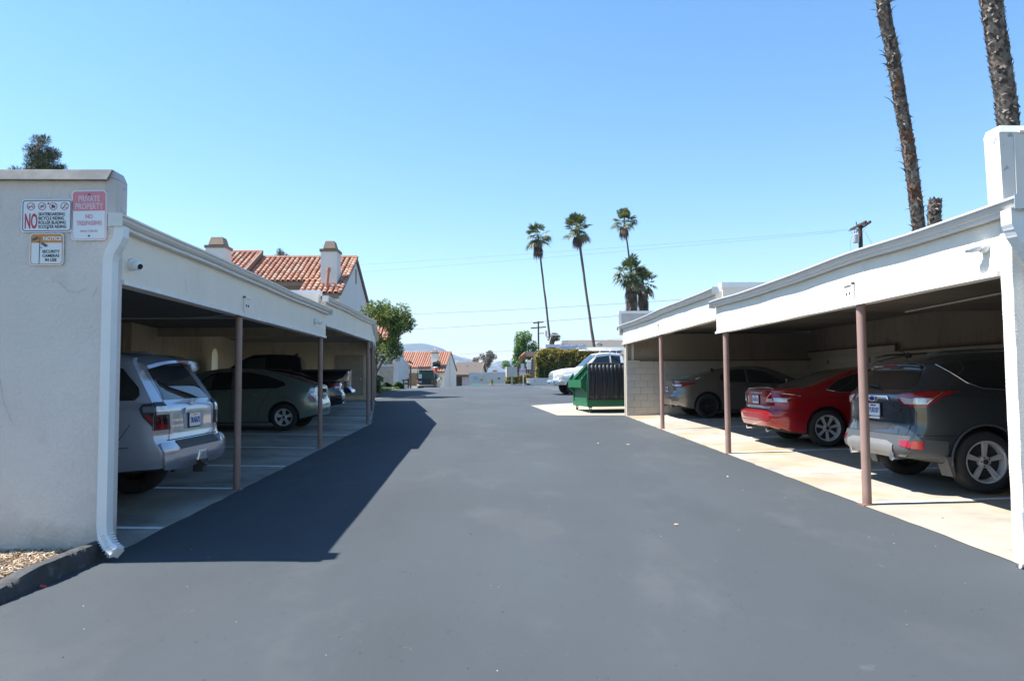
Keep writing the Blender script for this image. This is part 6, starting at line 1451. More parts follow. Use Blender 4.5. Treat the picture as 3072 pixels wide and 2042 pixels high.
# motorhome behind the hedge
RV = thing('motorhome', 'white motorhome roof with an air conditioner and aerial showing over the hedge', 'motorhome', (8.0, 76, 1.2))
x0, x1 = px(1632, 76), px(1757, 76)
m_rv = M('rv_white', (.74, .75, .77), rough=.4, var=.03)
mb = MB(); mb.hexa([(x0 - .1, 75, 1.3), (x1, 75, 1.3), (x1, 77.4, 1.3), (x0 - .1, 77.4, 1.3), (x0 + .1, 75, 5.28), (x1, 75, 5.32), (x1, 77.4, 5.32), (x0 + .1, 77.4, 5.28)]); part('body', mb, m_rv, RV)
mb = MB(); mb.box(px(1680, 75), x1 - .05, 74.95, 75.0, 4.4, 5.12); part('upper_band', mb, M('rv_grey', (.52, .56, .66), rough=.4), RV)
mb = MB(); mb.box(px(1645, 75), px(1668, 75), 74.95, 75.0, 4.6, 5.0); part('window', mb, m_glass, RV)
mb = MB(); mb.box(px(1688, 75), px(1709, 75), 75.6, 76.6, 5.36, 5.70, .05, .05); part('air_conditioner', mb, M('rv_unit_grey', (.25, .24, .25), rough=.6), RV)
mb = MB(); mb.box(px(1668, 75), px(1684, 75), 75.6, 76.4, 5.30, 5.62, .06, .06); part('roof_hatch', mb, m_rv, RV)
mb = MB(); mb.tube([(px(1646, 76), 76, 5.3), (px(1656, 76), 76, 6.35)], .03, 6); mb.tube([(px(1653, 76), 76, 6.32), (px(1685, 76), 76, 6.30)], .025, 6); mb.tube([(px(1685, 76), 76, 6.35), (px(1690, 76), 76, 5.9)], .015, 6); part('aerial', mb, m_gutter, RV)
for q in (1690, 1709, 1731, 1754): mb = MB(); mb.box(px(q, 75) - .08, px(q, 75) + .08, 74.9, 74.95, 5.14, 5.20); part('marker_light', mb, m_tlo, RV)
GR = thing('house', 'house with a long grey shingle roof behind the motorhome', 'house', (14, 90, 1))
mb = MB(); a_, b_ = px(1712, 88), px(2300, 88); mb.hexa([(a_, 86, 4.5), (b_, 86, 4.5), (b_, 92, 6.5), (a_, 92, 6.5), (a_, 86, 4.6), (b_, 86, 4.6), (b_, 92, 6.62), (a_, 92, 6.62)]); part('roof', mb, M('shingle_grey', (.11, .10, .09), rough=.95, var=.12, vs=12, bump=.3), GR)
mb = MB(); mb.box(a_ + .4, b_, 86.6, 92, 0, 4.5); part('wall', mb, m_wallb, GR)
mb = MB(); mb.lathe([(0, 0), (.35, 0), (.35, .35), (.42, .36), (.42, .50), (0, .55)], (px(1796, 90), 90, 5.7)); part('roof_vent', mb, m_gutter, GR, 40)
# sunlit wall seen through the arch of the left carport
AW = thing('garden_wall', 'sunlit white wall with a terracotta base seen through the carport arch', 'wall', (-14.5, 34, .6))
mb = MB(); mb.box(-18, -10.9, 33.8, 34.0, .5, 2.9); part('wall', mb, m_wallh, AW)
mb = MB(); mb.box(-18, -11.6, 33.72, 33.798, .5, 2.1); part('terracotta_base', mb, m_terra, AW)
# services by the shrubs
BP = thing('backflow_pipes', 'dark backflow pipework standing beside the round shrub', 'pipework', (-6.3, 55, gz(-6.3, 55)))
z = gz(-6.3, 55); mb = MB()
for xx in (-6.30, -5.95): mb.tube([(xx, 55, z - .1), (xx, 55, z + .62)], .05, 8)
mb.tube([(-6.4, 55, z + .62), (-5.9, 55, z + .62)], .07, 8); mb.tube([(-6.3, 55, z + .35), (-5.95, 55, z + .35)], .06, 8); mb.lathe([(0, 0), (.14, 0), (.14, .03), (0, .03)], (-5.95, 55, z + .72)); part('pipes', mb, m_blkpl, BP, 40)
struct('verge_kerb', MB().box(-5.62, -4.9, 34.2, 34.34, .6, .83), m_trim)
# ------------------------------------------------------------------ vegetation
def leafmat(name, col, tr=.25, var=.3, rough=.55):
    m = M(name, col, rough=rough, var=var, vs=3.0)
    m.node_tree.nodes['Principled BSDF'].inputs['Transmission Weight'].default_value = 0
    nt = m.node_tree; b = nt.nodes['Principled BSDF']; o = nt.nodes['Material Output']
    t = nt.nodes.new('ShaderNodeBsdfTranslucent'); t.inputs[0].default_value = (col[0] * 1.6, col[1] * 1.5, col[2] * .8, 1)
    mx = nt.nodes.new('ShaderNodeMixShader'); mx.inputs[0].default_value = tr
    nt.links.new(b.outputs[0], mx.inputs[1]); nt.links.new(t.outputs[0], mx.inputs[2]); nt.links.new(mx.outputs[0], o.inputs[0])
    return m
lf_mid = [leafmat('leaf_green', (.075, .13, .022)), leafmat('leaf_light', (.20, .24, .035)), leafmat('leaf_dark', (.028, .065, .022))]
lf_bright = [leafmat('leaf_fresh', (.075, .17, .035)), leafmat('leaf_fresh_light', (.13, .24, .06)), leafmat('leaf_fresh_dark', (.035, .09, .03))]
lf_hedge = [leafmat('hedge_green', (.075, .11, .018)), leafmat('hedge_gold', (.33, .25, .04)), leafmat('hedge_olive', (.15, .16, .02)), leafmat('hedge_rust', (.28, .12, .03))]
lf_pine = [leafmat('pine_green', (.035, .06, .02), tr=.1), leafmat('pine_olive', (.10, .11, .03), tr=.1), leafmat('pine_dark', (.015, .03, .015), tr=.1)]
lf_grey = [leafmat('scrub_grey', (.12, .13, .11), tr=.1), leafmat('scrub_brown', (.13, .10, .08), tr=.1)]
lf_rust = [leafmat('shrub_maroon', (.06, .035, .02)), leafmat('shrub_brown_green', (.05, .06, .02))]
m_bark = M('bark_grey', (.16, .13, .10), rough=.95, var=.25, vs=8, bump=.6)
def leaves(blobs, n, size, rnd, nm=3, shell=.55, flat=1.0, yl=None):
    mb = MB(); vol = [b[1][0] * b[1][1] * b[1][2] for b in blobs]; tot = sum(vol)
    for (c, r), v in zip(blobs, vol):
        for i in range(int(n * v / tot)):
            d = Vector((rnd.gauss(0, 1), rnd.gauss(0, 1), rnd.gauss(0, 1) * flat)).normalized(); k = shell + (1 - shell) * rnd.random() ** .6
            p = Vector((c[0] + d.x * r[0] * k, c[1] + d.y * r[1] * k, c[2] + d.z * r[2] * k))
            if noise.noise(p * (1.6 / max(.2, max(r) * .55)) + Vector((c[0], 0, 0))) < -.12: continue
            s = size * rnd.uniform(.6, 1.35); a = Vector((rnd.gauss(0, 1), rnd.gauss(0, 1), rnd.gauss(0, .6))).normalized(); b = a.cross(Vector((rnd.gauss(0, 1), rnd.gauss(0, 1), rnd.gauss(0, 1)))).normalized()
            mb.k = rnd.randrange(nm)
            if yl and p.z > yl and rnd.random() < .75: mb.k = 1 if rnd.random() < .7 else 3
            mb.add([p - a * s, p + b * s * .42, p + a * s, p - b * s * .42], [(0, 1, 2, 3)])
    return mb
def tree(name, label, base, blobs, n, size, mats, limbs, seed, group=None, cat_='tree', trunk_mat=None, shell=.35, yl=None):
    rn = random.Random(seed); t = thing(name, label, cat_, base, 0, group)
    if limbs:
        mb = MB()
        for path, r in limbs: mb.tube(path, r, 8)
        part('trunk', mb, trunk_mat or m_bark, t, 50)
    part('crown', leaves(blobs, n, size, rn, len(mats), shell, yl=yl), mats, t, fixn=False); return t
rb = random.Random(5)
def cluster(c, R_, n, r, sq=1.0):
    out = []
    for i in range(n):
        d = Vector((rb.gauss(0, 1), rb.gauss(0, 1), rb.gauss(0, 1))).normalized() * (rb.random() ** .4)
        q = r * rb.uniform(.7, 1.25); out.append(((c[0] + d.x * R_[0], c[1] + d.y * R_[1], c[2] + d.z * R_[2]), (q, q, q * sq)))
    return out
def at(px_, py_, Y):                                      # world point for a place in the view at forward distance Y
    d = fw + rt2 * ((px_ - 1536) / 2205) - up2 * ((py_ - 1021) / 2205); k = Y / d.y
    return Vector((0, 0, 1.6)) + d * k
# leafy tree at the end of the left carport
Y0 = 36.5; b0 = at(1122, 1178, Y0); b0.z = gz(b0.x, Y0)
c1 = at(1170, 960, Y0); c2 = at(1150, 1040, Y0)
bl = cluster((c1.x, Y0, c1.z), (.95, 1.1, .75), 20, .40) + cluster((at(1122, 930, Y0).x, Y0, at(1105, 925, Y0).z), (.6, 1, .5), 8, .34) + cluster((at(1205, 985, Y0).x, Y0, at(0, 975, Y0).z), (.55, .7, .6), 8, .32) + cluster((c2.x, Y0, c2.z), (.95, .9, .75), 22, .34) + cluster((at(1190, 0, Y0).x, Y0, at(0, 1030, Y0).z), (.4, .6, .6), 9, .28)
fk = at(1128, 1120, Y0)
tree('street_tree', 'leafy green tree with a forked trunk at the far end of the left carport', b0, bl, 24000, .058, lf_mid,
     [([b0, at(1124, 1140, Y0), fk], [.10, .085, .075]), ([fk, at(1150, 1080, Y0), at(1190, 1030, Y0), at(1205, 990, Y0)], [.06, .045, .03, .015]), ([fk, at(1130, 1060, Y0), at(1150, 980, Y0), at(1165, 920, Y0)], [.06, .045, .03, .015]), ([fk, at(1112, 1080, Y0), at(1100, 990, Y0), at(1098, 930, Y0)], [.05, .04, .03, .015])], 3)
# foliage stands
tree('street_tree', 'tall round fresh green tree behind the mailboxes', (at(1570, 1100, 82).x, 82, 1.0),
     cluster((at(1562, 0, 82).x, 82, at(0, 1050, 82).z), (1.1, 1.3, 1.5), 18, .62) + cluster((at(1545, 0, 82).x, 82, at(0, 1100, 82).z), (.7, 1, .9), 8, .55) + cluster((at(1600, 0, 82).x, 82, at(0, 1068, 82).z), (.7, 1, .9), 8, .6) + [((at(1548, 0, 82).x, 82, at(0, 1018, 82).z), (.45, .45, .7))],
     13000, .13, lf_bright, [([(at(1562, 0, 82).x, 82, 1), (at(1562, 0, 82).x, 82, 4.2)], [.18, .1])], 4, shell=.25)
tree('scrub_tree', 'grey brown scrubby tree beside the tall palm behind the motorhome', (at(1645, 0, 100).x, 100, 1), cluster((at(1648, 0, 100).x, 100, at(0, 1028, 100).z), (1.3, 1, .7), 9, .5), 2600, .13, lf_grey + [lf_mid[2]], [([(at(1645, 0, 100).x, 100, 1), (at(1645, 0, 100).x, 100, 5.6)], [.15, .06])], 8)
tree('scrub_tree', 'bare grey brown tree above the brown roofs', (at(1452, 0, 155).x, 155, -1.3), cluster((at(1450, 0, 155).x, 155, at(0, 1086, 155).z), (2.3, 1.5, 1.3), 16, .7), 4600, .17, lf_grey, [([(at(1452, 0, 155).x, 155, -1.3), (at(1450, 0, 155).x, 155, 4.0)], [.25, .1]), ([(at(1450, 0, 155).x, 155, 3.0), (at(1468, 0, 155).x, 155, 6.0)], [.1, .04])], 9)
tree('small_tree', 'small yellow green tree between the brown roof and the mailboxes', (at(1510, 0, 120).x, 120, -1), cluster((at(1511, 0, 120).x, 120, at(0, 1107, 120).z), (.7, .7, .5), 6, .5), 1500, .13, lf_bright, [([(at(1511, 0, 120).x, 120, -1), (at(1511, 0, 120).x, 120, 3)], [.1, .06])], 10)
tree('small_tree', 'dark spiky tree standing just right of the work truck', (at(1310, 0, 84).x, 84, -.6), cluster((at(1311, 0, 84).x, 84, at(0, 1099, 84).z), (.45, .4, .35), 7, .25), 1300, .10, lf_rust, [([(at(1310, 0, 84).x, 84, -.6), (at(1310, 0, 84).x, 84, 2.9)], [.08, .05])], 11)
# pines
def pine(label, tops, base, seed, n, size):
    rn = random.Random(seed); t = thing('pine_tree', label, 'tree', base); mb = MB(); lm = MB()
    for (c, r) in tops:
        for i in range(int(n * r * r)):
            d = Vector((rn.gauss(0, 1), rn.gauss(0, 1), rn.gauss(0, 1))).normalized(); o = Vector(c) + Vector((d.x, d.y, d.z * .8)) * r * (1.35 * rn.random() ** .6)
            e = o + (d + Vector((0, 0, .4))).normalized() * size * rn.uniform(.7, 1.3); s = d.cross(Vector((rn.gauss(0, 1), rn.gauss(0, 1), 1))).normalized() * size * .10
            mb.k = rn.choice((0, 0, 1, 2, 2)); mb.add([o - s, o + s, e], [(0, 1, 2)])
        lm.tube([(base[0], base[1], c[2] - r * 2.2), Vector(c)], [.10, .03], 6)
    lm.tube([base, (base[0], base[1], max(c[2] for c, r in tops) - .4)], [.35, .06], 8)
    part('trunk', lm, m_bark, t, 50); part('crown', mb, lf_pine, t, fixn=False)
def ptops(L_, Y): return [((at(x, y, Y).x, Y + rb.uniform(-.4, .4), at(x, y, Y).z), r) for x, y, r in L_]
pY = 45
tp = ptops([(110, 422, .33), (145, 425, .25), (88, 447, .32), (106, 458, .30), (128, 450, .35), (152, 455, .30), (165, 462, .18), (84, 470, .28), (110, 485, .34), (135, 475, .38), (160, 485, .34), (90, 500, .3), (118, 512, .4), (134, 505, .38), (150, 510, .4), (172, 510, .3), (188, 505, .22), (60, 520, .28), (98, 525, .4), (160, 530, .5), (80, 550, .5), (125, 550, .6), (170, 560, .5)], pY)
pine('dark pine top showing over the near left wall', tp, (at(125, 0, pY).x, pY, .9), 21, 5600, .16)
pine('sprig of a dark tree showing over the tiled ridge', ptops([(838, 752, .16), (842, 762, .2), (850, 768, .22), (835, 772, .25), (860, 770, .16), (845, 790, .5), (855, 820, .7)], 52), (at(848, 0, 52).x, 52, .9), 22, 4200, .15)

# hedge
def hedge(label, x0, x1, y0, y1, z0, z1, n, seed, name='hedge', mats=lf_hedge, size=.10, yl=None, lump=.15):
    rn = random.Random(seed); t = thing(name, label, name.replace('_', ' '), ((x0 + x1) / 2, (y0 + y1) / 2, z0))
    mb = MB(); mb.box(x0 + .25, x1 - .25, y0 + .25, y1 - .25, z0, z1 - .28); part('branches', mb, M('twig_dark', (.05, .04, .02), rough=.95), t)
    mb = MB()
    for i in range(n):
        f = rn.random()
        if f < .50: p = Vector((rn.uniform(x0, x1), y0 + abs(rn.gauss(0, .16)), rn.uniform(z0, z1)))
        elif f < .82: p = Vector((rn.uniform(x0, x1), rn.uniform(y0, y1), z1 - abs(rn.gauss(0, .14))))
        elif f < .94: p = Vector((x0 + abs(rn.gauss(0, .16)), rn.uniform(y0, y1), rn.uniform(z0, z1)))
        else: p = Vector((x1 - abs(rn.gauss(0, .1)), rn.uniform(y0, y1), rn.uniform(z0, z1)))
        w = noise.noise(p * 1.3) * lump * 2; p += Vector((w * .6, w, w)); e = min(p.x - x0, x1 - p.x); 
        if p.z > z1 - .5 and e < .5: p.z -= (.5 - e) * .7
        if noise.noise(p * 2.5 + Vector((9, 0, 0))) < -.38: continue
        s = size * rn.uniform(.6, 1.3); a = Vector((rn.gauss(0, 1), rn.gauss(0, 1), rn.gauss(0, 1) + .5)).normalized(); b = a.cross(Vector((rn.gauss(0, 1), rn.gauss(0, 1), rn.gauss(0, 1)))).normalized()
        u = (p.z - z0) / (z1 - z0)
        if len(mats) > 3: mb.k = rn.choices((0, 1, 2, 3), (1.2, .3 + 2.2 * u ** 3, 1.2, .05 + .5 * u ** 6))[0]
        else: mb.k = rn.randrange(len(mats))
        mb.add([p - a * s, p + b * s * .45, p + a * s, p - b * s * .45], [(0, 1, 2, 3)])
    part('foliage', mb, mats, t, fixn=False)
hx0, hx1 = px(1606, 66), px(1800, 66)
hedge('large clipped hedge with gold tips in front of the motorhome', hx0, hx1, 64.5, 67, 1.25, 4.25, 15000, 41, size=.105)
hedge('low rusty green hedge behind the mailboxes', px(1518, 63), px(1600, 63), 62.5, 63.6, 1.1, 2.15, 4200, 42, size=.08)
hedge('round clipped shrub beside the garage wall', px(1185, 50), px(1213, 50), 49.6, 50.3, .95, 1.72, 2200, 43, 'shrub', lf_mid[:1] + lf_hedge[:1] + lf_mid[2:], .06)
hedge('low maroon hedge under the garage door', px(1143, 50), px(1178, 50), 49.8, 50.5, 1.0, 1.6, 2200, 44, 'shrub', lf_rust, .055)
hedge('dark shrub with yellow leaves at the end of the left carport', px(1124, 42), px(1146, 42), 41.5, 42.3, .85, 2.1, 1800, 45, 'shrub', lf_mid, .07)
rn = random.Random(3); mb = MB()
for i in range(2600):
    x = rn.uniform(-7.4, -5.7); y = rn.uniform(44, 52)
    if x > -5.9 - (52 - y) * .02: continue
    p = Vector((x, y, gz(x, y) + rn.uniform(0, .16))); s = .05 * rn.uniform(.6, 1.4); a = Vector((rn.gauss(0, 1), rn.gauss(0, 1), rn.gauss(0, .6))).normalized(); b = a.cross(Vector((rn.gauss(0, 1), 1, rn.gauss(0, 1)))).normalized(); mb.k = rn.randrange(3)
    mb.add([p - a * s, p + b * s * .5, p + a * s, p - b * s * .5], [(0, 1, 2, 3)])
put('ground_cover', mb.mesh('ground_cover', [lf_mid[2], leafmat('ground_cover_teal', (.05, .12, .08)), lf_bright[1]], fixn=False), None, kind='stuff')
mb = MB(); vs = [(x, y, gz(x, y) + .03) for x in (-15, -6.3, -5.75) for y in (36, 40, 44, 48, 52, 56)]
mb.add(vs, [(i * 6 + j, (i + 1) * 6 + j, (i + 1) * 6 + j + 1, i * 6 + j + 1) for i in range(2) for j in range(5)]); struct('verge', mb, m_mulch)

# palms
lf_palm = [leafmat('palm_green', (.055, .085, .025), tr=.2), leafmat('palm_light', (.14, .15, .055), tr=.2), leafmat('palm_dead', (.20, .14, .085), tr=.1), leafmat('palm_dry', (.10, .07, .05), tr=.05)]
m_ptrunk = M('palm_trunk', (.11, .085, .07), rough=.95, var=.3, vs=6, bump=.6, spots=[(1.2, (.17, .13, .10), .5, .7, 5, .7)])
def fan(mb, p, d, L_, R_, rn, k, droop=.2, nseg=13):
    """one fan leaf: petiole from p along d, then pleated blades"""
    d = d.normalized(); side = d.cross(Vector((0, 0, 1)));
    if side.length < .1: side = Vector((1, 0, 0))
    side.normalize(); up_ = side.cross(d).normalized(); e = p + d * L_ - Vector((0, 0, droop * L_ * .4))
    mb.k = k; mb.add([p - side * .025, p + side * .025, e + side * .02, e - side * .02], [(0, 1, 2, 3)])
    for i in range(nseg):
        a = R(-105 + 210 * i / (nseg - 1)) + rn.uniform(-.06, .06); r = R_ * (1 - .25 * abs(i / (nseg - 1) - .5)) * rn.uniform(.85, 1.1)
        v = (d * math.cos(a) + side * math.sin(a)).normalized(); fold = up_ * rn.uniform(-.12, .16); w = side.cross(up_).cross(v)
        q = v.cross(up_).normalized() * R_ * .085
        m_ = e + (v + fold) * r * .6 - Vector((0, 0, droop * r * .25)); t_ = e + (v + fold * .6) * r - Vector((0, 0, droop * r * (1.0 + rn.random() * .6)))
        mb.add([e, m_ - q, t_, m_ + q], [(0, 1, 2, 3)])
def palm(label, base, top, r0, r1, cr, seed, n=34, skirt=0.0, group='palms beyond the hedge', bend=0.0):
    rn = random.Random(seed); t = thing('palm_tree', label, 'palm tree', base, 0, group); B0 = Vector(base); T = Vector(top); mb = MB(); P = []; RR = []
    for i in range(15):
        f = i / 14; P.append(B0.lerp(T, f) + Vector((bend * math.sin(f * math.pi) + rn.uniform(-.02, .02), 0, 0))); RR.append((r0 + (r1 - r0) * f) * rn.uniform(.92, 1.1))
    mb.tube(P, RR, 10); part('trunk', mb, m_ptrunk, t, 50)
    mb = MB()
    for i in range(n):
        th = rn.uniform(0, 2 * math.pi); el = R(rn.uniform(-48, 82)); d = Vector((math.cos(th) * math.cos(el), math.sin(th) * math.cos(el), math.sin(el)))
        fan(mb, T + Vector((0, 0, rn.uniform(-.2, .2))), d, cr * rn.uniform(.45, .70), cr * rn.uniform(.42, .56), rn, rn.choice((0, 0, 0, 1)) if el > -.4 else rn.choice((0, 1, 2)), .16 + .22 * (el < .1))
    part('crown', mb, lf_palm, t, fixn=False)
    mb = MB()
    for i in range(int(8 + skirt * 60)):
        th = rn.uniform(0, 2 * math.pi); el = R(rn.uniform(-80, -55)); d = Vector((math.cos(th) * math.cos(el), math.sin(th) * math.cos(el), math.sin(el)))
        h = rn.uniform(0, max(.3, skirt)); rr = .2 + .12 * skirt
        fan(mb, T - Vector((0, 0, .2 + h)), d, cr * .30, cr * rn.uniform(.30, .42), rn, rn.choice((2, 3, 3)), .9, 9)
    part('dead_fronds', mb, lf_palm, t, fixn=False)
def palm_at(label, cx, cy, bx_, by_, Y, cr, w, seed, **k):
    T = at(cx, cy, Y); b = at(bx_, by_, Y); d = (b - T); s = (b.z - gz(5, 60)) / max(.1, -(d.z / d.length)); base = b + d.normalized() * s
    palm(label, (base.x, Y, base.z), (T.x, Y, T.z), w * 1.2, w * .75, cr, seed, **k)
palm_at('tall slim palm, leftmost of the row above the motorhome', 1614, 706, 1650, 1022, 88, 1.75, .13, 51, n=36, skirt=.9)
palm_at('tall palm, middle one of the three slim ones', 1732, 686, 1780, 1027, 80, 1.75, .155, 52, n=40, skirt=.35)
palm_at('tallest slim palm rising behind the shaggy pair', 1872, 662, 1890, 790, 92, 1.7, .13, 53, n=34, skirt=.6)
palm_at('short thick palm with a heavy skirt of dead fronds, left of the shaggy pair', 1893, 818, 1903, 930, 60, 1.5, .20, 54, n=48, skirt=1.9)
palm_at('short shaggy palm leaning right, right of the pair', 1928, 848, 1928, 930, 62, 1.4, .16, 55, n=38, skirt=1.7)

# big shaggy trunks behind the right carport
m_boot = [M('boot_grey', (.125, .105, .09), rough=.9, var=.3, vs=7), M('boot_dark', (.045, .035, .03), rough=.9, var=.3, vs=7), M('boot_rust', (.13, .06, .03), rough=.9, var=.3, vs=7), M('boot_pale', (.20, .18, .16), rough=.9, var=.2, vs=7)]
def bigtrunk(label, pts, r, Y, seed, boots, ragged_=.0, top=True, rust=.2):
    rn = random.Random(seed); P = [at(a, b, Y) for a, b in pts]; d0 = (P[0] - P[1]).normalized()
    base = P[0] + d0 * ((P[0].z - .3) / max(.2, -d0.z)); P = [base] + P
    t = thing('palm_tree', label, 'palm tree', base, 0, 'big shaggy palms behind the right carport'); d1 = (P[-1] - P[-2]).normalized()
    if top: P = P + [P[-1] + d1 * 4.5]
    L_ = [0]
    for a, b in zip(P[:-1], P[1:]): L_.append(L_[-1] + (b - a).length)
    def along(s):
        i = 0
        while i < len(L_) - 2 and s > L_[i + 1]: i += 1
        f = (s - L_[i]) / (L_[i + 1] - L_[i]); return P[i].lerp(P[i + 1], f), (P[i + 1] - P[i]).normalized()
    mb = MB(); n = 60; mb.tube([along(L_[-1] * i / n)[0] for i in range(n + 1)], [r * (1 + .10 * noise.noise(Vector((i * .7, seed, 0)))) for i in range(n + 1)], 14); part('trunk', mb, m_ptrunk, t, 60)
    mb = MB(); s = L_[-1] * .28; k = 0
    while s < L_[-1]:
        c, ax = along(s); u = ax.cross(Vector((0, 1, 0))).normalized(); w = u.cross(ax)
        for j in range(boots):
            a = 2 * math.pi * (j + (k % 2) * .5) / boots + rn.uniform(-.15, .15); o = (u * math.cos(a) + w * math.sin(a)); tg = ax.cross(o).normalized()
            l = r * rn.uniform(.35, .6) * (1 + (ragged_ * 2.2 if rn.random() < .06 else 0)); wd = r * rn.uniform(.26, .40); out = r * rn.uniform(.10, .26) * (1 + (ragged_ * 3.2 if rn.random() < .08 else 0))
            p = c + o * r * rn.uniform(.9, 1.0); z_ = ax * l; rr_ = noise.noise(c * .8 + Vector((seed, 0, 0)))
            mb.k = (2 if rr_ > .15 and rn.random() < rust * 3 else rn.choice((0, 0, 1, 3))) if ragged_ else rn.choice((0, 0, 3, 1))
            sgn = 1 if rn.random() < .8 else -1
            mb.add([p - tg * wd - z_ * .4, p + tg * wd - z_ * .4, p + tg * wd * .55 + z_ * .5 * sgn + o * out * .6, p - tg * wd * .55 + z_ * .5 * sgn + o * out * .6, p + z_ * .95 * sgn + o * out * 1.4, p + o * out * .15 + z_ * .1],
                   [(0, 1, 2, 3), (3, 2, 4), (0, 3, 5), (1, 5, 2), (3, 4, 5), (2, 5, 4)])
        s += r * .30; k += 1
    part('leaf_bases', mb, m_boot, t, kind='stuff', fixn=False)
    if top:
        rn = random.Random(seed + 9); mb = MB(); T = P[-1]
        for i in range(30):
            th = rn.uniform(0, 2 * math.pi); el = R(rn.uniform(-20, 85)); fan(mb, T, Vector((math.cos(th) * math.cos(el), math.sin(th) * math.cos(el), math.sin(el))), 1.0, 1.1, rn, 0, .4)
        part('crown', mb, lf_palm, t, fixn=False)
bigtrunk('leaning palm trunk with torn rusty leaf bases behind the right carport roof', [(2755, 672), (2742, 560), (2722, 420), (2700, 300), (2690, 230), (2672, 130), (2656, 60), (2648, 0)], .205, 25, 61, 9, 1.0)
bigtrunk('thick upright palm trunk covered with even grey leaf stubs at the far right', [(3026, 385), (3018, 300), (3003, 200), (2988, 100), (2972, 0)], .235, 18, 62, 12, .0)
bigtrunk('cut off palm stump beside the leaning trunk', [(2803, 690), (2803, 640), (2805, 600)], .22, 27, 63, 10, .5, top=False, rust=.05)

# ------------------------------------------------------------------ poles and wires
m_pole = M('pole_timber', (.055, .038, .03), rough=.9, var=.3, vs=6); m_wire = M('wire_black', (.10, .11, .12), rough=.6)
def pole(label, x, y, ztop, r, z0):
    t = thing('utility_pole', label, 'utility pole', (x, y, z0)); mb = MB(); mb.tube([(x, y, z0), (x, y, ztop)], [r * 1.2, r], 12); part('pole', mb, m_pole, t, 40); return t
p1 = at(2580, 672, 45); U1 = pole('dark timber utility pole with a grey transformer behind the right carport roof', p1.x, 45, p1.z, .125, 1.0)
for (qa, qb) in (((2552, 690, 46.3), (2598, 664, 43.9)), ((2572, 694, 46.2), (2611, 662, 43.6))):
    va, vb = at(*qa), at(*qb); va.z = vb.z = (va.z + vb.z) / 2; mb = MB(); mb.bar(va, vb, .11, .13); part('crossarm', mb, m_pole, U1)
mb = MB(); tx_ = p1.x - .40; tz = p1.z - .95; mb.lathe([(0, -.28), (.17, -.28), (.19, -.24), (.19, .22), (.20, .25), (.12, .30), (0, .31)], (tx_, 44.8, tz)); tr_ = part('transformer', mb, M('transformer_grey', (.50, .52, .56), rough=.4), U1, 40)
mb = MB(); mb.tube([(tx_ - .05, 44.8, tz + .28), (tx_ - .06, 44.8, tz + .46)], .03, 8); mb.tube([(tx_ + .07, 44.8, tz + .28), (tx_ + .07, 44.8, tz + .44)], .03, 8); mb.bar((tx_ + .15, 44.8, tz + .12), (p1.x, 45, tz + .12), .05, .06); mb.bar((tx_ + .15, 44.8, tz - .14), (p1.x, 45, tz - .14), .05, .06); part('bushings', mb, m_pole, tr_)
mb = MB()
for a, b in (((p1.x - 1.25, 44, p1.z - .62), (p1.x - .60, 44.1, p1.z - .50)), ((p1.x - .5, 44.5, p1.z + .02), (p1.x + .2, 45.8, p1.z + .12))): mb.tube([a, b], .028, 6)
part('insulators', mb, m_wire, U1)
mb = MB(); mb.tube([(p1.x - 1.2, 44, p1.z - .62), (p1.x - .95, 44, p1.z - .85), (p1.x - .55, 44.5, p1.z - .65)], .008, 5); mb.tube([(tx_ - .22, 44.8, tz + .2), (tx_ - .36, 44.8, tz - .2), (tx_ - .35, 44.8, tz - .9)], .008, 5); mb.tube([(p1.x + .15, 45, p1.z - .55), (p1.x + .42, 45, p1.z - .1)], .008, 5); mb.tube([(p1.x + .3, 45, p1.z - .5), (p1.x + .75, 45, p1.z - 1.3)], .008, 5); part('drop_leads', mb, m_wire, U1)
p2 = at(1615, 963, 130); U2 = pole('distant timber utility pole with two crossarms above the green tree', p2.x, 130, p2.z, .14, 0)
for zz, hw_ in ((0, .55), (.75, .8)): mb = MB(); mb.bar((p2.x - hw_ * 1.7, 130, p2.z - .35 - zz * 1.2), (p2.x + hw_ * 1.7, 130, p2.z - .15 - zz * 1.2), .18, .2); part('crossarm', mb, m_pole, U2)
mb = MB(); mb.lathe([(0, -.5), (.28, -.5), (.28, .45), (0, .5)], (p2.x + 1.25, 129.5, at(0, 1008, 130).z)); part('transformer', mb, MATS['transformer_grey'], U2, 40)
mb = MB(); mb.bar((p2.x, 130, at(0, 1008, 130).z), (p2.x + 1.1, 129.6, at(0, 1008, 130).z), .12, .12); part('transformer_bracket', mb, m_pole, U2)
U3 = pole('utility pole hidden behind the tiled house', -19.5, 62, at(800, 850, 62).z, .14, 1.0)
def wire(label, a, b, sag, r, n=28):
    a = Vector(a); b = Vector(b); t = MB(); P = []
    for i in range(n + 1):
        f = i / n; p = a.lerp(b, f); p.z -= sag * 4 * f * (1 - f); P.append(p)
    t.tube(P, r, 5); o = put('power_line', t.mesh('power_line', m_wire, True), None, label=label, cat='power line', group='overhead power lines')
def wpx(label, L_, sag, r): a = at(*L_[0]); b = at(*L_[1]); wire(label, a, b, sag, r)
wpx('thin upper power line running left from the transformer pole', ((2545, 689, 44), (760, 812, 64)), .15, .006)
wpx('thin second power line just below the upper one', ((2512, 696, 44), (760, 838, 64)), .15, .006)
wpx('heavier power line crossing behind the palms', ((2300, 880, 90), (1000, 950, 100)), .35, .022)
wpx('lowest heavy power line meeting the carport roof', ((2050, 931, 85), (1000, 997, 100)), .30, .022)
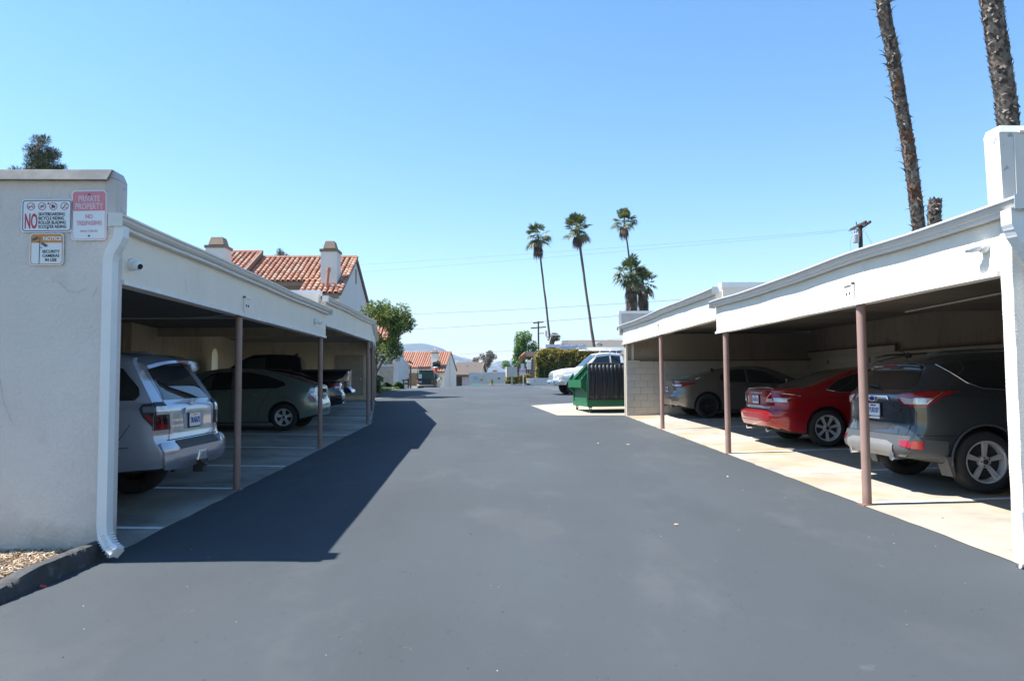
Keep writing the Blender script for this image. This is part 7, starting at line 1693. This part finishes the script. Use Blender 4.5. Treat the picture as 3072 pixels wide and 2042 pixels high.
for i, (a, b) in enumerate((((1900, 1010, 190), (1380, 1063, 200)), ((1900, 1030, 190), (1380, 1095, 200)), ((1900, 1045, 190), (1380, 1110, 200)))):
    wpx(('faint distant power line, top of three over the brown roofs', 'faint distant power line, middle of three over the brown roofs', 'faint distant power line, lowest of three over the brown roofs')[i], (a, b), .4, .03)

# ------------------------------------------------------------------ hills
m_hill = M('hill_scrub', (.13, .125, .085), rough=1, var=.25, vs=.004, spots=[(.006, (.06, .075, .045), .46, .6, 8, .85), (.03, (.50, .46, .40), .60, .66, 9, .9)])
def hill(name, label, ridge, Y, depth, seed):
    f = pchip(ridge); mb = MB(); nx = 110; ny_ = 26; x0, x1 = ridge[0][0], ridge[-1][0]
    def fn(u, v):
        p = x0 + (x1 - x0) * u; q = at(p, f(p), Y); y = Y - depth + depth * 2 * v; w = 1 - abs(2 * v - 1) ** 1.5
        x = q.x + (v - .5) * depth * .3
        h = (q.z + 30) * w - 30 + noise.noise(Vector((x * .004, y * .004, seed))) * 26 * w * (1 - w) * 4 * .5 + noise.noise(Vector((x * .016, y * .016, seed))) * 9 * (w if abs(v - .5) > .02 else .35)
        return (x, y, h)
    mb.grid(nx, ny_, fn); put(name, mb.mesh(name, m_hill, True), None, label=label, kind='structure')
hill('hill', 'hazy blue hill with pale boulders behind the far tiled house', [(700, 1140), (900, 1092), (1060, 1050), (1160, 1035), (1215, 1031), (1260, 1029), (1290, 1034), (1316, 1041), (1345, 1055), (1368, 1066), (1395, 1073), (1422, 1081), (1455, 1092), (1500, 1110), (1560, 1135)], 4600, 900, 3)
hill('hill', 'low distant blue ridge beyond the brown roofs', [(1300, 1130), (1420, 1104), (1470, 1092), (1505, 1082), (1530, 1081), (1560, 1086), (1640, 1078), (1760, 1090), (1900, 1080), (2100, 1100), (2500, 1120)], 5600, 500, 8)
mb = MB(); mb.box(-3000, 3000, -30, 6300, -30.0, 330); 
haze = put('haze', mb.mesh('haze', bpy.data.materials.new('haze_air')), None, kind='stuff', label='thin blue air between the place and the hills')
hm = haze.data.materials[0]; hm.use_nodes = True; hn = hm.node_tree; 
for nd in list(hn.nodes):
    if nd.type != 'OUTPUT_MATERIAL': hn.nodes.remove(nd)
pv = hn.nodes.new('ShaderNodeVolumePrincipled'); pv.inputs['Color'].default_value = (.42, .62, 1.0, 1); pv.inputs['Density'].default_value = .00013; pv.inputs['Anisotropy'].default_value = .3
hn.links.new(pv.outputs[0], hn.nodes[[n.name for n in hn.nodes if n.type == 'OUTPUT_MATERIAL'][0]].inputs['Volume'])

# ------------------------------------------------------------------ small litter
def leaf_bit(label, x, y, s, mat, a=0):
    t = thing('fallen_leaf', label, 'leaf', (x, y, slabz(x, y, .007)), a, 'leaves and scraps on the tarmac'); mb = MB()
    mb.add([(-s, 0, .002), (-s * .2, s * .4, .012), (s, 0, .004), (-.1 * s, -s * .35, .001)], [(0, 1, 2, 3)]); mb.add([(-s, 0, .0), (-s * .2, s * .4, .008), (s, 0, .001), (-.1 * s, -s * .35, -.002)], [(3, 2, 1, 0)]); part('blade', mb, mat, t, world=False, fixn=False)
m_lt = M('leaf_tan', (.46, .34, .20), rough=.8); m_lw = M('scrap_white', (.7, .7, .68), rough=.7)
leaf_bit('dry tan leaf on the tarmac ahead of the second right post', 2.75, 14.5, .05, m_lt, .4)
leaf_bit('small pale scrap on the tarmac left of the tan leaf', 2.2, 14.8, .03, m_lw, 1)
leaf_bit('curled tan leaf low in the middle of the drive', -.18, 7.05, .02, m_lt, 2); leaf_bit('small tan twig right of centre on the drive', 1.85, 7.3, .03, m_lt, .2)
leaf_bit('pale scrap by the right slab edge', 3.35, 10.3, .025, m_lw, .7); leaf_bit('tan leaf at the edge of the right slab', 4.6, 7.4, .025, m_lt, 1.4)
t = thing('plastic_scrap', 'bright pinkish red scrap beside the end of the kerb', 'litter', (-3.25, 5.55, gz(-3.2, 5.5) + .004)); mb = MB(); mb.hexa([(-.022, -.012, 0), (.022, -.012, 0), (.02, .014, 0), (-.02, .010, 0), (-.018, -.008, .014), (.02, -.004, .008), (.015, .010, .010), (-.016, .008, .016)]); part('scrap', mb, M('scrap_red', (.60, .06, .07), rough=.5), t, world=False)
rn = random.Random(77); mb = MB()
for i in range(260):
    x = rn.uniform(-3, 4.1); y = 2.4 + 14 * rn.random() ** 1.6; s = rn.uniform(.002, .0055); z = gz(x, y); mb.k = rn.choice((0, 1, 1)); mb.add([(x - s, y - s, z), (x + s, y - s * .6, z), (x + s * .6, y + s, z), (x - s * .8, y + s * .7, z), (x, y, z + s * 1.1)], [(0, 1, 4), (1, 2, 4), (2, 3, 4), (3, 0, 4)])
put('grit', mb.mesh('grit', [M('grit_pale', (.40, .39, .37), rough=.9), M('grit_dark', (.03, .03, .03), rough=.9)], fixn=False), None, kind='stuff')
